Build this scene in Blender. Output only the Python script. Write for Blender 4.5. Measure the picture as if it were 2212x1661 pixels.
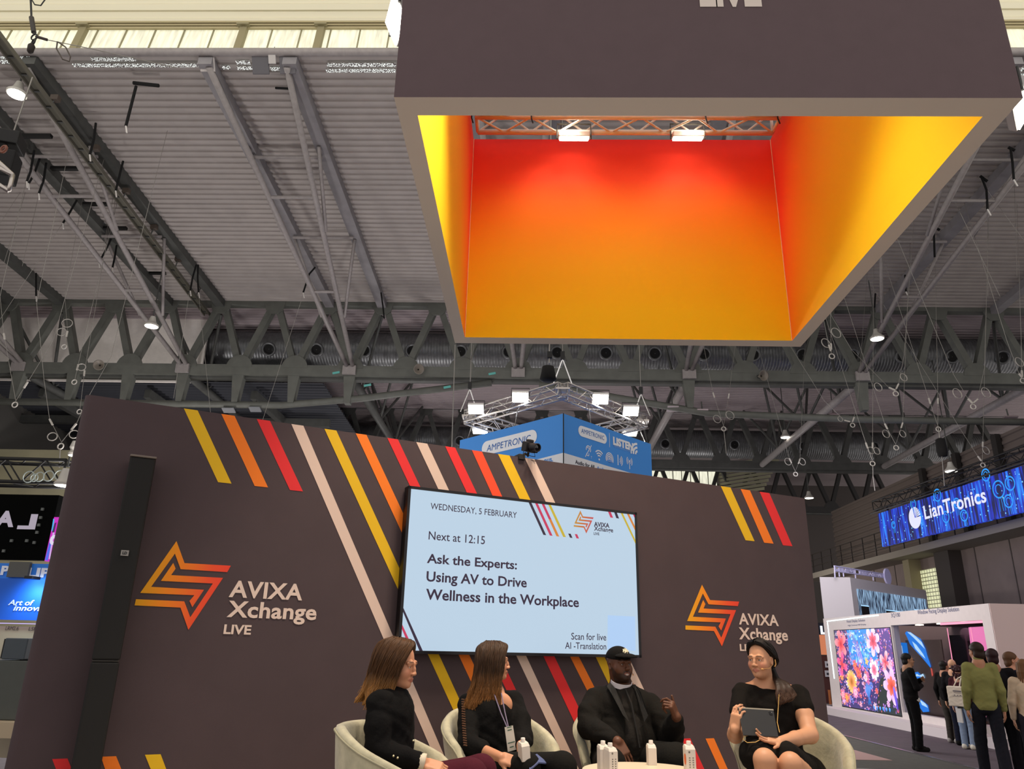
import bpy, bmesh, math, random
import numpy as np
from math import sin, cos, tan, pi, radians, sqrt, atan2, exp
from mathutils import Vector, Matrix
random.seed(7)
for o in list(bpy.data.objects): bpy.data.objects.remove(o, do_unlink=True)
SC = bpy.context.scene
COL = SC.collection
# ------------------------------------------------------------------ camera
IW, IH = 2212, 1661
FPX = 1635.6; YAW, TILT, ROLL, WA = -0.030639, 0.334886, 0.022374, 0.500786
CH = 1.69
_f = np.array([sin(YAW)*cos(TILT), cos(YAW)*cos(TILT), sin(TILT)])
_r = np.array([cos(YAW), -sin(YAW), 0.]); _u = np.cross(_r, _f)
CR = cos(ROLL)*_r + sin(ROLL)*_u; CU = -sin(ROLL)*_r + cos(ROLL)*_u; CF = _f
CAMP = np.array([0, 0, CH])
cd = bpy.data.cameras.new('camera'); cam = bpy.data.objects.new('camera', cd); COL.objects.link(cam)
cd.sensor_fit = 'HORIZONTAL'; cd.sensor_width = 36.0; cd.lens = 36.0*FPX/IW
cd.clip_start = 0.05; cd.clip_end = 300
cam.matrix_world = Matrix(((CR[0], CU[0], -CF[0], 0), (CR[1], CU[1], -CF[1], 0), (CR[2], CU[2], -CF[2], CH), (0, 0, 0, 1)))
SC.camera = cam
# ------------------------------------------------------------------ world, exposure
wd = bpy.data.worlds.new('world'); SC.world = wd; wd.use_nodes = True
_bg = wd.node_tree.nodes['Background']; _bg.inputs[0].default_value = (1.0, 0.93, 0.90, 1); _bg.inputs[1].default_value = 0.85
vs = SC.view_settings; vs.view_transform = 'Standard'; vs.look = 'None'; vs.gamma = 1; vs.exposure = 0.0; vs.use_curve_mapping = False
# ------------------------------------------------------------------ lights
def area(name, loc, target, size, power, color=(1, 1, 1), spread=pi, shape='DISK', size_y=None):
    l = bpy.data.lights.new(name, 'AREA'); l.shape = shape; l.size = size; l.energy = power; l.color = color; l.spread = spread
    if size_y: l.size_y = size_y
    o = bpy.data.objects.new(name, l); COL.objects.link(o); o.location = loc
    o.rotation_euler = (Vector(target)-Vector(loc)).to_track_quat('-Z', 'Y').to_euler(); return o
def spot(name, loc, target, power, angle, blend=.6, color=(1, 1, 1), rad=.15):
    l = bpy.data.lights.new(name, 'SPOT'); l.energy = power; l.spot_size = radians(angle); l.spot_blend = blend; l.color = color; l.shadow_soft_size = rad
    o = bpy.data.objects.new(name, l); COL.objects.link(o); o.location = loc
    o.rotation_euler = (Vector(target)-Vector(loc)).to_track_quat('-Z', 'Y').to_euler(); return o
WARM = (1.0, .85, .68)
# floods on the canopy truss: two at the back seen through the opening, others unseen, added near its front run to light the stage
spot('flood_beam', (.38, 7.75, 7.88), (.5, 8.36, 6.4), 85, 120, .9, WARM)
spot('flood_beam', (1.95, 7.75, 7.88), (1.8, 8.36, 6.4), 85, 120, .9, WARM)
for _x, _t in ((.2, (-2.2, 5.1, 1.6)), (.5, (-.7, 5.3, 1.2)), (1.4, (1.0, 5.8, 1.2)), (1.8, (2.4, 6.3, 1.2))): spot('flood_beam', (_x, 4.7, 7.7), _t, 560, 76, .9, WARM, .25)
def point(name, loc, power, color=(1, .95, .93), rad=.6):
    l = bpy.data.lights.new(name, 'POINT'); l.energy = power; l.color = color; l.shadow_soft_size = rad
    o = bpy.data.objects.new(name, l); COL.objects.link(o); o.location = loc
# unseen point lights added behind the stage wall to brighten the hall roof
for _x, _y, _z, _p in ((-9, 17, 3.2, 900), (-3, 19, 3.2, 600), (4.5, 19, 3.2, 160), (-15, 25.3, 4.2, 900), (-4, 30, 4.5, 700), (5, 31, 4.5, 300), (-8, 42, 5, 700), (3, 43, 5, 700), (12, 44, 5, 500)): point('hall_roof_fill', (_x, _y, _z), _p)
area('upper_sheet_fill', (0, 9.5, 15.4), (0, 14.3, 17.2), 40, 560, (1, .98, .88), shape='RECTANGLE', size_y=1.0)  # unseen area light added in mid-air to brighten the upper sheet
# ------------------------------------------------------------------ pixel -> world helpers
def ray(x, y): return CF + CR*((x-IW/2)/FPX) + CU*(-(y-IH/2)/FPX)
def onY(x, y, Y): d = ray(x, y); return CAMP + d*(Y/d[1])
def onX(x, y, X): d = ray(x, y); return CAMP + d*(X/d[0])
def onZ(x, y, Z): d = ray(x, y); return CAMP + d*((Z-CH)/d[2])
class Plane:
    def __init__(s, p0, u, v=(0, 0, 1)):
        s.p = np.array(p0, float); s.u = np.array(u, float); s.u /= np.linalg.norm(s.u); s.v = np.array(v, float); s.v /= np.linalg.norm(s.v)
        s.n = np.cross(s.u, s.v)
        if s.n@(CAMP-s.p) < 0: s.n = -s.n
    def hit(s, x, y, off=0): d = ray(x, y); p = s.p+s.n*off; return CAMP + d*(((p-CAMP)@s.n)/(d@s.n))
    def uv(s, x, y, off=0): q = s.hit(x, y, off)-s.p; return q@s.u, q@s.v
    def pt(s, u, v, off=0): return s.p + s.u*u + s.v*v + s.n*off
# ------------------------------------------------------------------ materials
def lin(h):
    h = h.lstrip('#'); c = [int(h[i:i+2], 16)/255 for i in (0, 2, 4)]
    return tuple((x/12.92 if x <= .04045 else ((x+.055)/1.055)**2.4) for x in c)
_MC = {}
def M(hexc, rough=.6, metal=0, emit=0, noise=0, nscale=8, bump=0, bscale=60, spec=.4, sheen=0):
    key = (hexc, rough, metal, emit, noise, nscale, bump, bscale, spec, sheen)
    if key in _MC: return _MC[key]
    m = bpy.data.materials.new('mat_'+hexc.strip('#')); m.use_nodes = True; nt = m.node_tree; b = nt.nodes['Principled BSDF']
    c = lin(hexc)+(1,); b.inputs['Base Color'].default_value = c
    b.inputs['Roughness'].default_value = rough; b.inputs['Metallic'].default_value = metal; b.inputs['Specular IOR Level'].default_value = spec
    if sheen: b.inputs['Sheen Weight'].default_value = sheen
    if emit:
        b.inputs['Emission Color'].default_value = c; b.inputs['Emission Strength'].default_value = emit
        b.inputs['Base Color'].default_value = (.01, .01, .01, 1)
    if noise or bump:
        tc = nt.nodes.new('ShaderNodeTexCoord')
    if noise:
        n = nt.nodes.new('ShaderNodeTexNoise'); n.inputs['Scale'].default_value = nscale; n.inputs['Detail'].default_value = 5
        nt.links.new(tc.outputs['Object'], n.inputs['Vector'])
        r = nt.nodes.new('ShaderNodeValToRGB'); r.color_ramp.elements[0].position = .3; r.color_ramp.elements[1].position = .7
        r.color_ramp.elements[0].color = tuple(x*(1-noise) for x in c[:3])+(1,); r.color_ramp.elements[1].color = tuple(min(1, x*(1+noise)) for x in c[:3])+(1,)
        nt.links.new(n.outputs['Fac'], r.inputs['Fac']); nt.links.new(r.outputs['Color'], b.inputs['Base Color'])
    if bump:
        n2 = nt.nodes.new('ShaderNodeTexNoise'); n2.inputs['Scale'].default_value = bscale; n2.inputs['Detail'].default_value = 3
        nt.links.new(tc.outputs['Object'], n2.inputs['Vector'])
        bp = nt.nodes.new('ShaderNodeBump'); bp.inputs['Strength'].default_value = bump; bp.inputs['Distance'].default_value = .01
        nt.links.new(n2.outputs['Fac'], bp.inputs['Height']); nt.links.new(bp.outputs['Normal'], b.inputs['Normal'])
    _MC[key] = m; return m
def MA(name, rough=.6, emit=0, stops=None, spec=.3, sheen=0, bump=0, bscale=300):
    """material that reads the 'Col' colour attribute, or ramps its red channel through stops"""
    m = bpy.data.materials.new(name); m.use_nodes = True; nt = m.node_tree; b = nt.nodes['Principled BSDF']
    a = nt.nodes.new('ShaderNodeAttribute'); a.attribute_name = 'Col'; out = a.outputs['Color']
    if stops:
        sp = nt.nodes.new('ShaderNodeSeparateColor'); nt.links.new(out, sp.inputs[0])
        r = nt.nodes.new('ShaderNodeValToRGB'); el = r.color_ramp.elements
        while len(el) < len(stops): el.new(.5)
        for e, (p, h) in zip(el, stops): e.position = p; e.color = lin(h)+(1,)
        nt.links.new(sp.outputs[0], r.inputs[0]); out = r.outputs['Color']
    b.inputs['Roughness'].default_value = rough; b.inputs['Specular IOR Level'].default_value = spec
    if sheen: b.inputs['Sheen Weight'].default_value = sheen
    if emit:
        nt.links.new(out, b.inputs['Emission Color']); b.inputs['Emission Strength'].default_value = emit; b.inputs['Base Color'].default_value = (.01, .01, .01, 1)
    else: nt.links.new(out, b.inputs['Base Color'])
    if bump:
        tc = nt.nodes.new('ShaderNodeTexCoord'); n2 = nt.nodes.new('ShaderNodeTexNoise'); n2.inputs['Scale'].default_value = bscale
        nt.links.new(tc.outputs['Object'], n2.inputs['Vector']); bp = nt.nodes.new('ShaderNodeBump'); bp.inputs['Strength'].default_value = bump; bp.inputs['Distance'].default_value = .01
        nt.links.new(n2.outputs['Fac'], bp.inputs['Height']); nt.links.new(bp.outputs['Normal'], b.inputs['Normal'])
    return m
# ------------------------------------------------------------------ mesh builder
class MB:
    def __init__(s): s.v = []; s.f = []; s.mi = []; s.cur = 0; s.c = {}
    def mat(s, i): s.cur = i; return s
    def add(s, vs_, fs_):
        o = len(s.v); s.v += [tuple(map(float, p)) for p in vs_]
        for f in fs_: s.f.append(tuple(i+o for i in f)); s.mi.append(s.cur)
        return s
    def poly(s, pts): return s.add(pts, [tuple(range(len(pts)))])
    def box(s, c, size, ux=(1, 0, 0), uy=(0, 1, 0), uz=(0, 0, 1)):
        c = np.array(c, float); X = np.array(ux, float)*size[0]/2; Y = np.array(uy, float)*size[1]/2; Z = np.array(uz, float)*size[2]/2
        P = [c+a*X+b*Y+d*Z for d in (-1, 1) for a, b in ((-1, -1), (1, -1), (1, 1), (-1, 1))]
        return s.add(P, [(3, 2, 1, 0), (4, 5, 6, 7), (0, 1, 5, 4), (1, 2, 6, 5), (2, 3, 7, 6), (3, 0, 4, 7)])
    def beam(s, p, q, w, h, up=(0, 0, 1)):
        p = np.array(p, float); q = np.array(q, float); d = q-p; L = np.linalg.norm(d); d /= L
        u = np.array(up, float); x = np.cross(d, u)
        if np.linalg.norm(x) < 1e-4: x = np.cross(d, (1, 0, 0))
        x /= np.linalg.norm(x); z = np.cross(x, d)
        return s.box((p+q)/2, (w, L, h), x, d, z)
    def prism(s, pts, n, th):
        """polygon in space extruded by -n*th behind it"""
        n = np.array(n, float); k = len(pts); A = [np.array(p, float) for p in pts]; B = [p-n*th for p in A]
        return s.add(A+B, [tuple(range(k)), tuple(range(2*k-1, k-1, -1))]+[(i, i+k, (i+1) % k+k, (i+1) % k) for i in range(k)])
    def tube(s, pts, r, n=8, cap=True):
        pts = [np.array(p, float) for p in pts]; k = len(pts)
        rr = r if hasattr(r, '__len__') else [r]*k
        up = None; base = len(s.v); vs_ = []
        for i, p in enumerate(pts):
            d = pts[min(i+1, k-1)]-pts[max(i-1, 0)]; L = np.linalg.norm(d); d = d/L if L > 0 else np.array([0, 0, 1.])
            if up is None:
                a = np.array([0, 0, 1.]) if abs(d[2]) < .9 else np.array([1., 0, 0]); x = np.cross(d, a)
            else: x = up-d*(up@d)
            x /= np.linalg.norm(x); up = x; y = np.cross(d, x)
            vs_ += [p+(x*cos(2*pi*j/n)+y*sin(2*pi*j/n))*rr[i] for j in range(n)]
        fs_ = [(i*n+j, i*n+(j+1) % n, (i+1)*n+(j+1) % n, (i+1)*n+j) for i in range(k-1) for j in range(n)]
        if cap: fs_ += [tuple(range(n-1, -1, -1)), tuple((k-1)*n+j for j in range(n))]
        return s.add(vs_, fs_)
    def lathe(s, prof, c, axis=(0, 0, 1), n=24, cap=True):
        d = np.array(axis, float); d /= np.linalg.norm(d); a = np.array([0, 0, 1.]) if abs(d[2]) < .9 else np.array([1., 0, 0]); x = np.cross(d, a); x /= np.linalg.norm(x); y = np.cross(d, x); c = np.array(c, float)
        vs_ = [c+d*h+(x*cos(2*pi*j/n)+y*sin(2*pi*j/n))*r for r, h in prof for j in range(n)]; k = len(prof)
        fs_ = [(i*n+j, i*n+(j+1) % n, (i+1)*n+(j+1) % n, (i+1)*n+j) for i in range(k-1) for j in range(n)]
        if cap: fs_ += [tuple(range(n-1, -1, -1)), tuple((k-1)*n+j for j in range(n))]
        return s.add(vs_, fs_)
    def ring(s, c, n, R, r, seg=20, m=6):
        n = np.array(n, float); n /= np.linalg.norm(n); a = np.array([0, 0, 1.]) if abs(n[2]) < .9 else np.array([1., 0, 0]); x = np.cross(n, a); x /= np.linalg.norm(x); y = np.cross(n, x); c = np.array(c, float)
        vs_ = []
        for i in range(seg):
            t = 2*pi*i/seg; e = x*cos(t)+y*sin(t)
            vs_ += [c+e*(R+r*cos(2*pi*j/m))+n*r*sin(2*pi*j/m) for j in range(m)]
        return s.add(vs_, [(i*m+j, i*m+(j+1) % m, ((i+1) % seg)*m+(j+1) % m, ((i+1) % seg)*m+j) for i in range(seg) for j in range(m)])
    def sphere(s, c, r, n=14, m=9, sc=(1, 1, 1)):
        c = np.array(c, float); r_ = np.array(sc, float)*r
        vs_ = [c+r_*np.array((sin(pi*i/m)*cos(2*pi*j/n), sin(pi*i/m)*sin(2*pi*j/n), cos(pi*i/m))) for i in range(1, m) for j in range(n)]
        vs_ += [c+r_*np.array((0, 0, 1)), c-r_*np.array((0, 0, 1))]; T = len(vs_)-2
        fs_ = [(i*n+j, (i+1)*n+j, (i+1)*n+(j+1) % n, i*n+(j+1) % n) for i in range(m-2) for j in range(n)]
        fs_ += [(T, j, (j+1) % n) for j in range(n)]+[(T+1, (m-2)*n+(j+1) % n, (m-2)*n+j) for j in range(n)]
        return s.add(vs_, fs_)
    def grid(s, P):
        """P[i][j] array of points"""
        a = len(P); b = len(P[0]); return s.add([p for row in P for p in row], [(i*b+j, (i+1)*b+j, (i+1)*b+j+1, i*b+j+1) for i in range(a-1) for j in range(b-1)])
def build(name, mb, mats, origin=(0, 0, 0), parent=None, smooth=False, colors=None, bevel=0, auto=None):
    me = bpy.data.meshes.new(name); o_ = np.array(origin, float)
    V = np.array(mb.v, float)-o_
    me.from_pydata([tuple(p) for p in V], [], mb.f)
    if not isinstance(mats, (list, tuple)): mats = [mats]
    for m in mats: me.materials.append(m)
    if len(mats) > 1: me.polygons.foreach_set('material_index', mb.mi)
    if colors is not None:
        a = me.color_attributes.new('Col', 'FLOAT_COLOR', 'POINT')
        C_ = np.ones((len(V), 4), np.float32); C_[:, :3] = np.array(colors, np.float32).reshape(len(V), -1)[:, :3] if np.ndim(colors) > 1 else np.array(colors, np.float32)[:, None]
        a.data.foreach_set('color', C_.ravel())
    bm = bmesh.new(); bm.from_mesh(me); bmesh.ops.recalc_face_normals(bm, faces=bm.faces); bm.to_mesh(me); bm.free()
    if smooth: me.polygons.foreach_set('use_smooth', [True]*len(me.polygons))
    if smooth and auto: me.set_sharp_from_angle(angle=radians(auto))
    me.update()
    o = bpy.data.objects.new(name, me); COL.objects.link(o)
    if parent is not None: o.parent = parent
    else: o.location = origin
    if bevel:
        b = o.modifiers.new('bevel', 'BEVEL'); b.width = bevel; b.segments = 2; b.limit_method = 'ANGLE'; b.angle_limit = radians(40)
    return o
class Thing:
    def __init__(s, name, label, cat, loc, group=None):
        s.o = bpy.data.objects.new(name, None); COL.objects.link(s.o); s.loc = np.array(loc, float); s.o.location = loc; s.o.empty_display_size = .1
        s.o['label'] = label; s.o['category'] = cat
        if group: s.o['group'] = group
    def part(s, name, mb, mats, sub=None, label=None, **k):
        o = build(name, mb, mats, s.loc, sub if sub is not None else s.o, **k)
        if label: o['label'] = label
        return o
def solo(name, label, cat, mb, mats, group=None, **k):
    V = np.array(mb.v); c = V.mean(0); org = (c[0], c[1], V[:, 2].min())
    o = build(name, mb, mats, org, **k); o['label'] = label; o['category'] = cat
    if group: o['group'] = group
    return o
def struct(name, mb, mats, **k):
    V = np.array(mb.v); c = V.mean(0); o = build(name, mb, mats, (c[0], c[1], V[:, 2].min()), **k); o['kind'] = 'structure'; return o
def text_mesh(s, bold=0, shear=0, spacing=1.0, res=3):
    cu = bpy.data.curves.new('t', 'FONT'); cu.body = s; cu.size = 1; cu.offset = bold; cu.shear = shear; cu.space_character = spacing; cu.resolution_u = res; cu.fill_mode = 'FRONT'
    ob = bpy.data.objects.new('t', cu); COL.objects.link(ob); bpy.context.view_layer.update()
    me = bpy.data.meshes.new_from_object(ob.evaluated_get(bpy.context.evaluated_depsgraph_get()))
    V = np.array([v.co[:] for v in me.vertices]); F = [tuple(p.vertices) for p in me.polygons]
    bpy.data.objects.remove(ob); bpy.data.curves.remove(cu); bpy.data.meshes.remove(me)
    return V, F
def put_text(mb, s, pl, u0, v0, u1, v1, off=.004, mirror=False, th=0, **k):
    """ink box of the text scaled into (u0,v0)-(u1,v1) on plane pl"""
    V, F = text_mesh(s, **k); a = V.min(0); b = V.max(0)
    U = (V[:, 0]-a[0])/(b[0]-a[0]); W = (V[:, 1]-a[1])/(b[1]-a[1])
    if mirror: U = 1-U
    mb.add([pl.pt(u0+(u1-u0)*x, v0+(v1-v0)*y, off) for x, y in zip(U, W)], F)
def px_text(mb, s, pl, bl, tr, off=.004, **k):
    a = pl.uv(*bl); b = pl.uv(*tr); put_text(mb, s, pl, a[0], a[1], b[0], b[1], off, **k)
# ================================================================== the hall
SL = -0.05682
def roofz(Y, Y0=14.5, z0=15.08): return z0+SL*(Y-Y0)
STEEL = M('#5e605a', .55, noise=.12, nscale=3); STEELD = M('#4a4b48', .6, noise=.15, nscale=3); STEELL = M('#928c8a', .5, noise=.1)
ROOF = M('#a8a19c', .7, noise=.06, nscale=2); ROOFD = M('#4c4441', .8); CREAM = M('#d8d0b4', .5, noise=.05, nscale=1.5)
BLK = M('#0c0c0c', .6); DARK = M('#1a1a1a', .6); WIRE = M('#8d8a84', .4, .6); WHITE = M('#e8e6e2', .6); GALV = M('#7d7f80', .42, .6, noise=.18, nscale=6)
ALU = M('#c3bdb5', .28, .9); CHROME = M('#d8d8d8', .2, 1)
mb = MB(); mb.poly([(-30, -3, 0), (30, -3, 0), (30, 62, 0), (-30, 62, 0)])
struct('floor', mb, M('#51474f', .85, noise=.12, nscale=3, bump=.2, bscale=90))
def corrug(mb, X0, X1, A, B, pitch=.25, amp=.045):
    """ribbed sheet between edge points A and B given as (Y, z); ribs run along X"""
    A = np.array(A, float); B = np.array(B, float); L = np.linalg.norm(B-A); d = (B-A)/L; n = np.array([-d[1], d[0]])
    k = int(L/pitch); P = []
    for i in range(k):
        for t, h in ((0, 0), (.42, 0), (.5, amp), (.92, amp)):
            q = A+d*(i+t)*pitch+n*h; P.append(q)
    P.append(B)
    mb.grid([[(X0, q[0], q[1]), (X1, q[0], q[1])] for q in P])
mb = MB(); corrug(mb, -30, 30, (14.55, 15.08), (27.2, roofz(27.2))); struct('ceiling', mb, ROOF)
mb = MB(); corrug(mb, -30, 30, (27.2, roofz(27.2)), (40.2, roofz(27.2)-.3)); struct('ceiling', mb, M('#a89c9e', .7))
mb = MB(); corrug(mb, -30, 30, (40.2, 14.1), (61.5, 14.6)); struct('ceiling', mb, M('#8d8383', .7))
# upper light sheet above the clerestory band, rising toward the viewer
mb = MB(); corrug(mb, -30, 30, (14.72, 16.0), (14.0, 17.2), .33, .05); corrug(mb, -30, 30, (14.0, 17.2), (11, 18.4), .33, .05)
struct('wall_upper', mb, M('#dcd6bc', .5))
# clerestory glazing: translucent ribbed sheet glowing with daylight
def glow(hexc, s, streak=True):
    m = bpy.data.materials.new('mat_translucent_daylight'); m.use_nodes = True; nt = m.node_tree; b = nt.nodes['Principled BSDF']
    tc = nt.nodes.new('ShaderNodeTexCoord'); mp = nt.nodes.new('ShaderNodeMapping'); mp.inputs['Scale'].default_value = (6, 1, .6)
    n = nt.nodes.new('ShaderNodeTexNoise'); n.inputs['Scale'].default_value = 2.0; r = nt.nodes.new('ShaderNodeValToRGB'); c = lin(hexc)
    r.color_ramp.elements[0].position = .3; r.color_ramp.elements[0].color = tuple(x*.62 for x in c)+(1,); r.color_ramp.elements[1].position = .62; r.color_ramp.elements[1].color = c+(1,)
    nt.links.new(tc.outputs['Object'], mp.inputs['Vector']); nt.links.new(mp.outputs[0], n.inputs['Vector']); nt.links.new(n.outputs['Fac'], r.inputs['Fac'])
    nt.links.new(r.outputs[0], b.inputs['Emission Color']); b.inputs['Emission Strength'].default_value = s; b.inputs['Base Color'].default_value = (.3, .3, .26, 1); return m
mb = MB(); mb.grid([[(-30, 14.5, 15.2), (30, 14.5, 15.2)], [(-30, 14.68, 16.05), (30, 14.68, 16.05)]])
win = struct('window_1', mb, glow('#f2edce', 1.0))
mb = MB()
for i in range(-40, 41): mb.beam((i*.73, 14.49, 15.2), (i*.73, 14.66, 16.05), .03, .03)
b_ = build('glazing_bar', mb, M('#8f8a6e', .6), (0, 14.5, 15.2), None); b_['kind'] = 'structure'; b_.name = 'window_1_bars'; b_.parent = win; b_.location = -Vector(win.location)+Vector((0, 14.5, 15.2)); b_.name = 'glazing_bars'
mb = MB()
for z, w, y in ((16.0, .05, 14.6), (16.07, .04, 14.58), (16.14, .05, 14.56)): mb.beam((-30, y, z), (30, y, z), .06, w)
struct('trim_1', mb, M('#a89d7a', .6))
t = Thing('roof_edge_pipe', 'grey round edge pipe running under the bright clerestory strip at top left', 'pipe', (0, 14.45, 15.1))
mb = MB().tube([(-30, 14.45, 15.12), (30, 14.45, 15.12)], .1, 10); t.part('pipe', mb, STEELL, smooth=True)
for X in (-14.9, -11.27, -7.25, -5.33, -1.5, 2.4, 9.5, 13.0):
    mb = MB(); mb.beam((X, 14.42, 15.1), (X, 14.6, 16.0), .17, .12); mb.box((X, 14.55, 16.02), (.3, .2, .05)); t.part('bracket', mb, M('#8e8668', .6))
# daylight leaking through the perforated edge of the roof
pm = bpy.data.materials.new('mat_perforated_daylight'); pm.use_nodes = True; nt = pm.node_tree; b = nt.nodes['Principled BSDF']
tc = nt.nodes.new('ShaderNodeTexCoord'); vo = nt.nodes.new('ShaderNodeTexVoronoi'); vo.inputs['Scale'].default_value = 46; mt = nt.nodes.new('ShaderNodeMath'); mt.operation = 'LESS_THAN'; mt.inputs[1].default_value = .42
ms = nt.nodes.new('ShaderNodeMath'); ms.operation = 'MULTIPLY'; ms.inputs[1].default_value = 1.5
nt.links.new(tc.outputs['Object'], vo.inputs['Vector']); nt.links.new(vo.outputs['Distance'], mt.inputs[0]); nt.links.new(mt.outputs[0], ms.inputs[0]); nt.links.new(ms.outputs[0], b.inputs['Emission Strength'])
b.inputs['Base Color'].default_value = lin('#6d6464')+(1,); b.inputs['Emission Color'].default_value = (.85, .9, .85, 1)
mb = MB()
for (xa, ya, xb, yb) in ((0, 124, 66, 126), (197, 129, 292, 131), (155, 139, 430, 147), (510, 136, 540, 138), (512, 148, 545, 150), (480, 147, 497, 148), (585, 151, 610, 151), (706, 141, 856, 143), (704, 153, 855, 156), (0, 135, 30, 136), (2200, 152, 2212, 152), (2203, 163, 2212, 163)):
    def rp(x, y):
        d = ray(x, y); n = np.array((0, -SL, 1)); p0 = np.array((0, 14.5, 15.05)); return CAMP+d*(((p0-CAMP)@n)/(d@n))
    a = rp(xa, ya-2); b2 = rp(xb, yb-2); Y = (a[1]+b2[1])/2; h = .1
    mb.box(((a[0]+b2[0])/2, Y, roofz(Y)-.035), (b2[0]-a[0], h, .015), uy=(0, 1, SL))
o = struct('window_2', mb, pm)
# ---- main girders
XK = [-26.2+6.4*k for k in range(9)]          # joints of the secondary trusses along X
XK = [-7.0+6.4*k for k in range(-3, 5)]
def girder(Y, ztop, zbot, label, rod=True, m=STEEL, x0=-27.0, x1=26.0):
    g = Thing('roof_girder', label, 'girder', (0, Y, zbot))
    g.part('top_chord', MB().box((0, Y, ztop-.02), (x1-x0, .35, .42)), m); g.part('bottom_chord', MB().box((0, Y, zbot), (x1-x0, .35, .42)), m)
    g.part('lower_flange', MB().box((0, Y+.15, zbot-.26), (x1-x0, .3, .1)), STEELD)
    pitch = 2.133; k = int((x1-x0)/pitch); base = -7.0-pitch*9
    for i in range(k):
        xb = base+i*pitch; xt = xb+pitch/2
        g.part('gusset_plate', MB().prism([(xb+.5*cos(a), Y-.19, zbot+.1+.5*sin(a)) for a in [pi*j/10 for j in range(11)]], (0, -1, 0), .06), m)
        g.part('gusset_plate', MB().prism([(xt-.42, Y-.19, ztop-.1), (xt-.33, Y-.19, ztop-.45), (xt-.2, Y-.19, ztop-.6), (xt+.2, Y-.19, ztop-.6), (xt+.33, Y-.19, ztop-.45), (xt+.42, Y-.19, ztop-.1)], (0, -1, 0), .06), m)
        g.part('diagonal', MB().beam((xb+.06, Y, zbot+.25), (xt-.12, Y, ztop-.3), .24, .3, up=(0, -1, 0)), m)
        g.part('diagonal', MB().beam((xb+pitch-.06, Y, zbot+.25), (xt+.12, Y, ztop-.3), .24, .3, up=(0, -1, 0)), m)
        if rod:
            mb = MB(); w0, w1 = .17, .11
            zl = zbot-1.28+.0*xb
            mb.add([(xb-w0*1.3, Y-.15, zbot-.2), (xb+w0*1.3, Y-.15, zbot-.2), (xb+w1, Y-.15, zl), (xb-w1, Y-.15, zl), (xb-w0*1.3, Y+.15, zbot-.2), (xb+w0*1.3, Y+.15, zbot-.2), (xb+w1, Y+.15, zl), (xb-w1, Y+.15, zl)],
                   [(0, 1, 2, 3), (7, 6, 5, 4), (0, 3, 7, 4), (1, 5, 6, 2), (0, 4, 5, 1), (3, 2, 6, 7)])
            if (-30 < xb < -6 or abs((xb+7.0) % 6.4) < .1 or abs((xb+7.0) % 6.4-6.4) < .1) and not -2 < xb < 1: g.part('hanger_post', mb, m)
    return g
g1 = girder(27, 14.45, 11.5, 'nearest deep grey lattice girder spanning the hall in front of the silver duct')
mb = MB().tube([(-27, 27, 10.15), (-9.5, 27, 10.15), (-6.6, 27, 10.45), (-1.6, 27, 11.15)], .13, 10); g1.part('tie_rod', mb, STEEL, smooth=True)
mb = MB().tube([(.2, 27, 11.1), (6.5, 27, 10.05), (12, 27, 9.9), (26, 27, 9.85)], .13, 10); g1.part('tie_rod', mb, STEEL, smooth=True)
girder(40, 14.3, 11.2, 'second lattice girder, dark against the roof behind the blue hanging sign', False, STEELD, -24, 28)
girder(53, 14.3, 11.2, 'farthest dark lattice girder above the distant bright window', False, M('#2e2d2c', .7), -22, 30)
# ---- secondary roof trusses between the edge pipe and the girder
where = ['at the far left edge', 'left, carrying the cable tray', 'left of the hanging canopy', 'behind the hanging canopy', 'right of the hanging canopy', 'in the upper right corner', 'at the far right edge']
for k, X in enumerate((-19.8, -13.4, -7.0, -.6, 5.8, 12.2, 18.6)):
    t = Thing('roof_truss', 'pair of grey roof beams with pipe struts in a V, '+where[k], 'truss', (X, 20, 11.5))
    for s in (-1, 1):
        t.part('roof_beam', MB().beam((X+s*1.03, 14.5, 14.95), (X+s*1.03, 27, 14.25), .34, .28), M('#858284', .55, noise=.1, nscale=3) if k > 1 else STEELD)
        t.part('strut', MB().tube([(X+s*.95, 14.6, 14.8), (X+s*.1, 26.85, 11.65)], .085, 8), STEELL, smooth=True)
        for Y in (18.6, 22.6):
            f = (Y-14.6)/12.25; q = (X+s*(.95-.85*f), Y, 14.8-3.15*f)
            t.part('web', MB().tube([(X+s*1.0, Y-1.2 if Y < 20 else Y-.6, roofz(Y-1)-.3), (q[0], Y+1.3, 14.8-3.15*(Y+1.3-14.6)/12.25)], .055, 6), STEELL, smooth=True)
    for Y in (18.6, 22.6):
        f = (Y-14.6)/12.25; z = 14.8-3.15*f
        t.part('cross_tie', MB().tube([(X-1.0, Y-.8, roofz(Y)-.3), (X+1.0, Y-.8, roofz(Y)-.3)], .05, 6), STEELL)
        t.part('cross_tie', MB().tube([(X-(.95-.85*f), Y, z), (X+(.95-.85*f), Y, z)], .05, 6), STEELL)
    t.part('joint_plate', MB().box((X, 26.75, 11.5), (.5, .1, .35)), STEELL)
    # bay behind the girder: one bottom pipe and its webs
    if k not in (3,):
        t.part('bottom_pipe', MB().tube([(X, 27.2, 11.4), (X, 40, 11.2)], .16, 10), STEELL if k > 3 else STEELD, smooth=True)
        for Y in (29, 33, 37):
            for s in (-1, 1):
                t.part('web', MB().tube([(X, Y, 11.4), (X+s*1.0, Y+1.9, 13.9)], .06, 6), STEELD); t.part('web', MB().tube([(X, Y, 11.4), (X+s*1.0, Y-1.9, 13.9)], .06, 6), STEELD)
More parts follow.
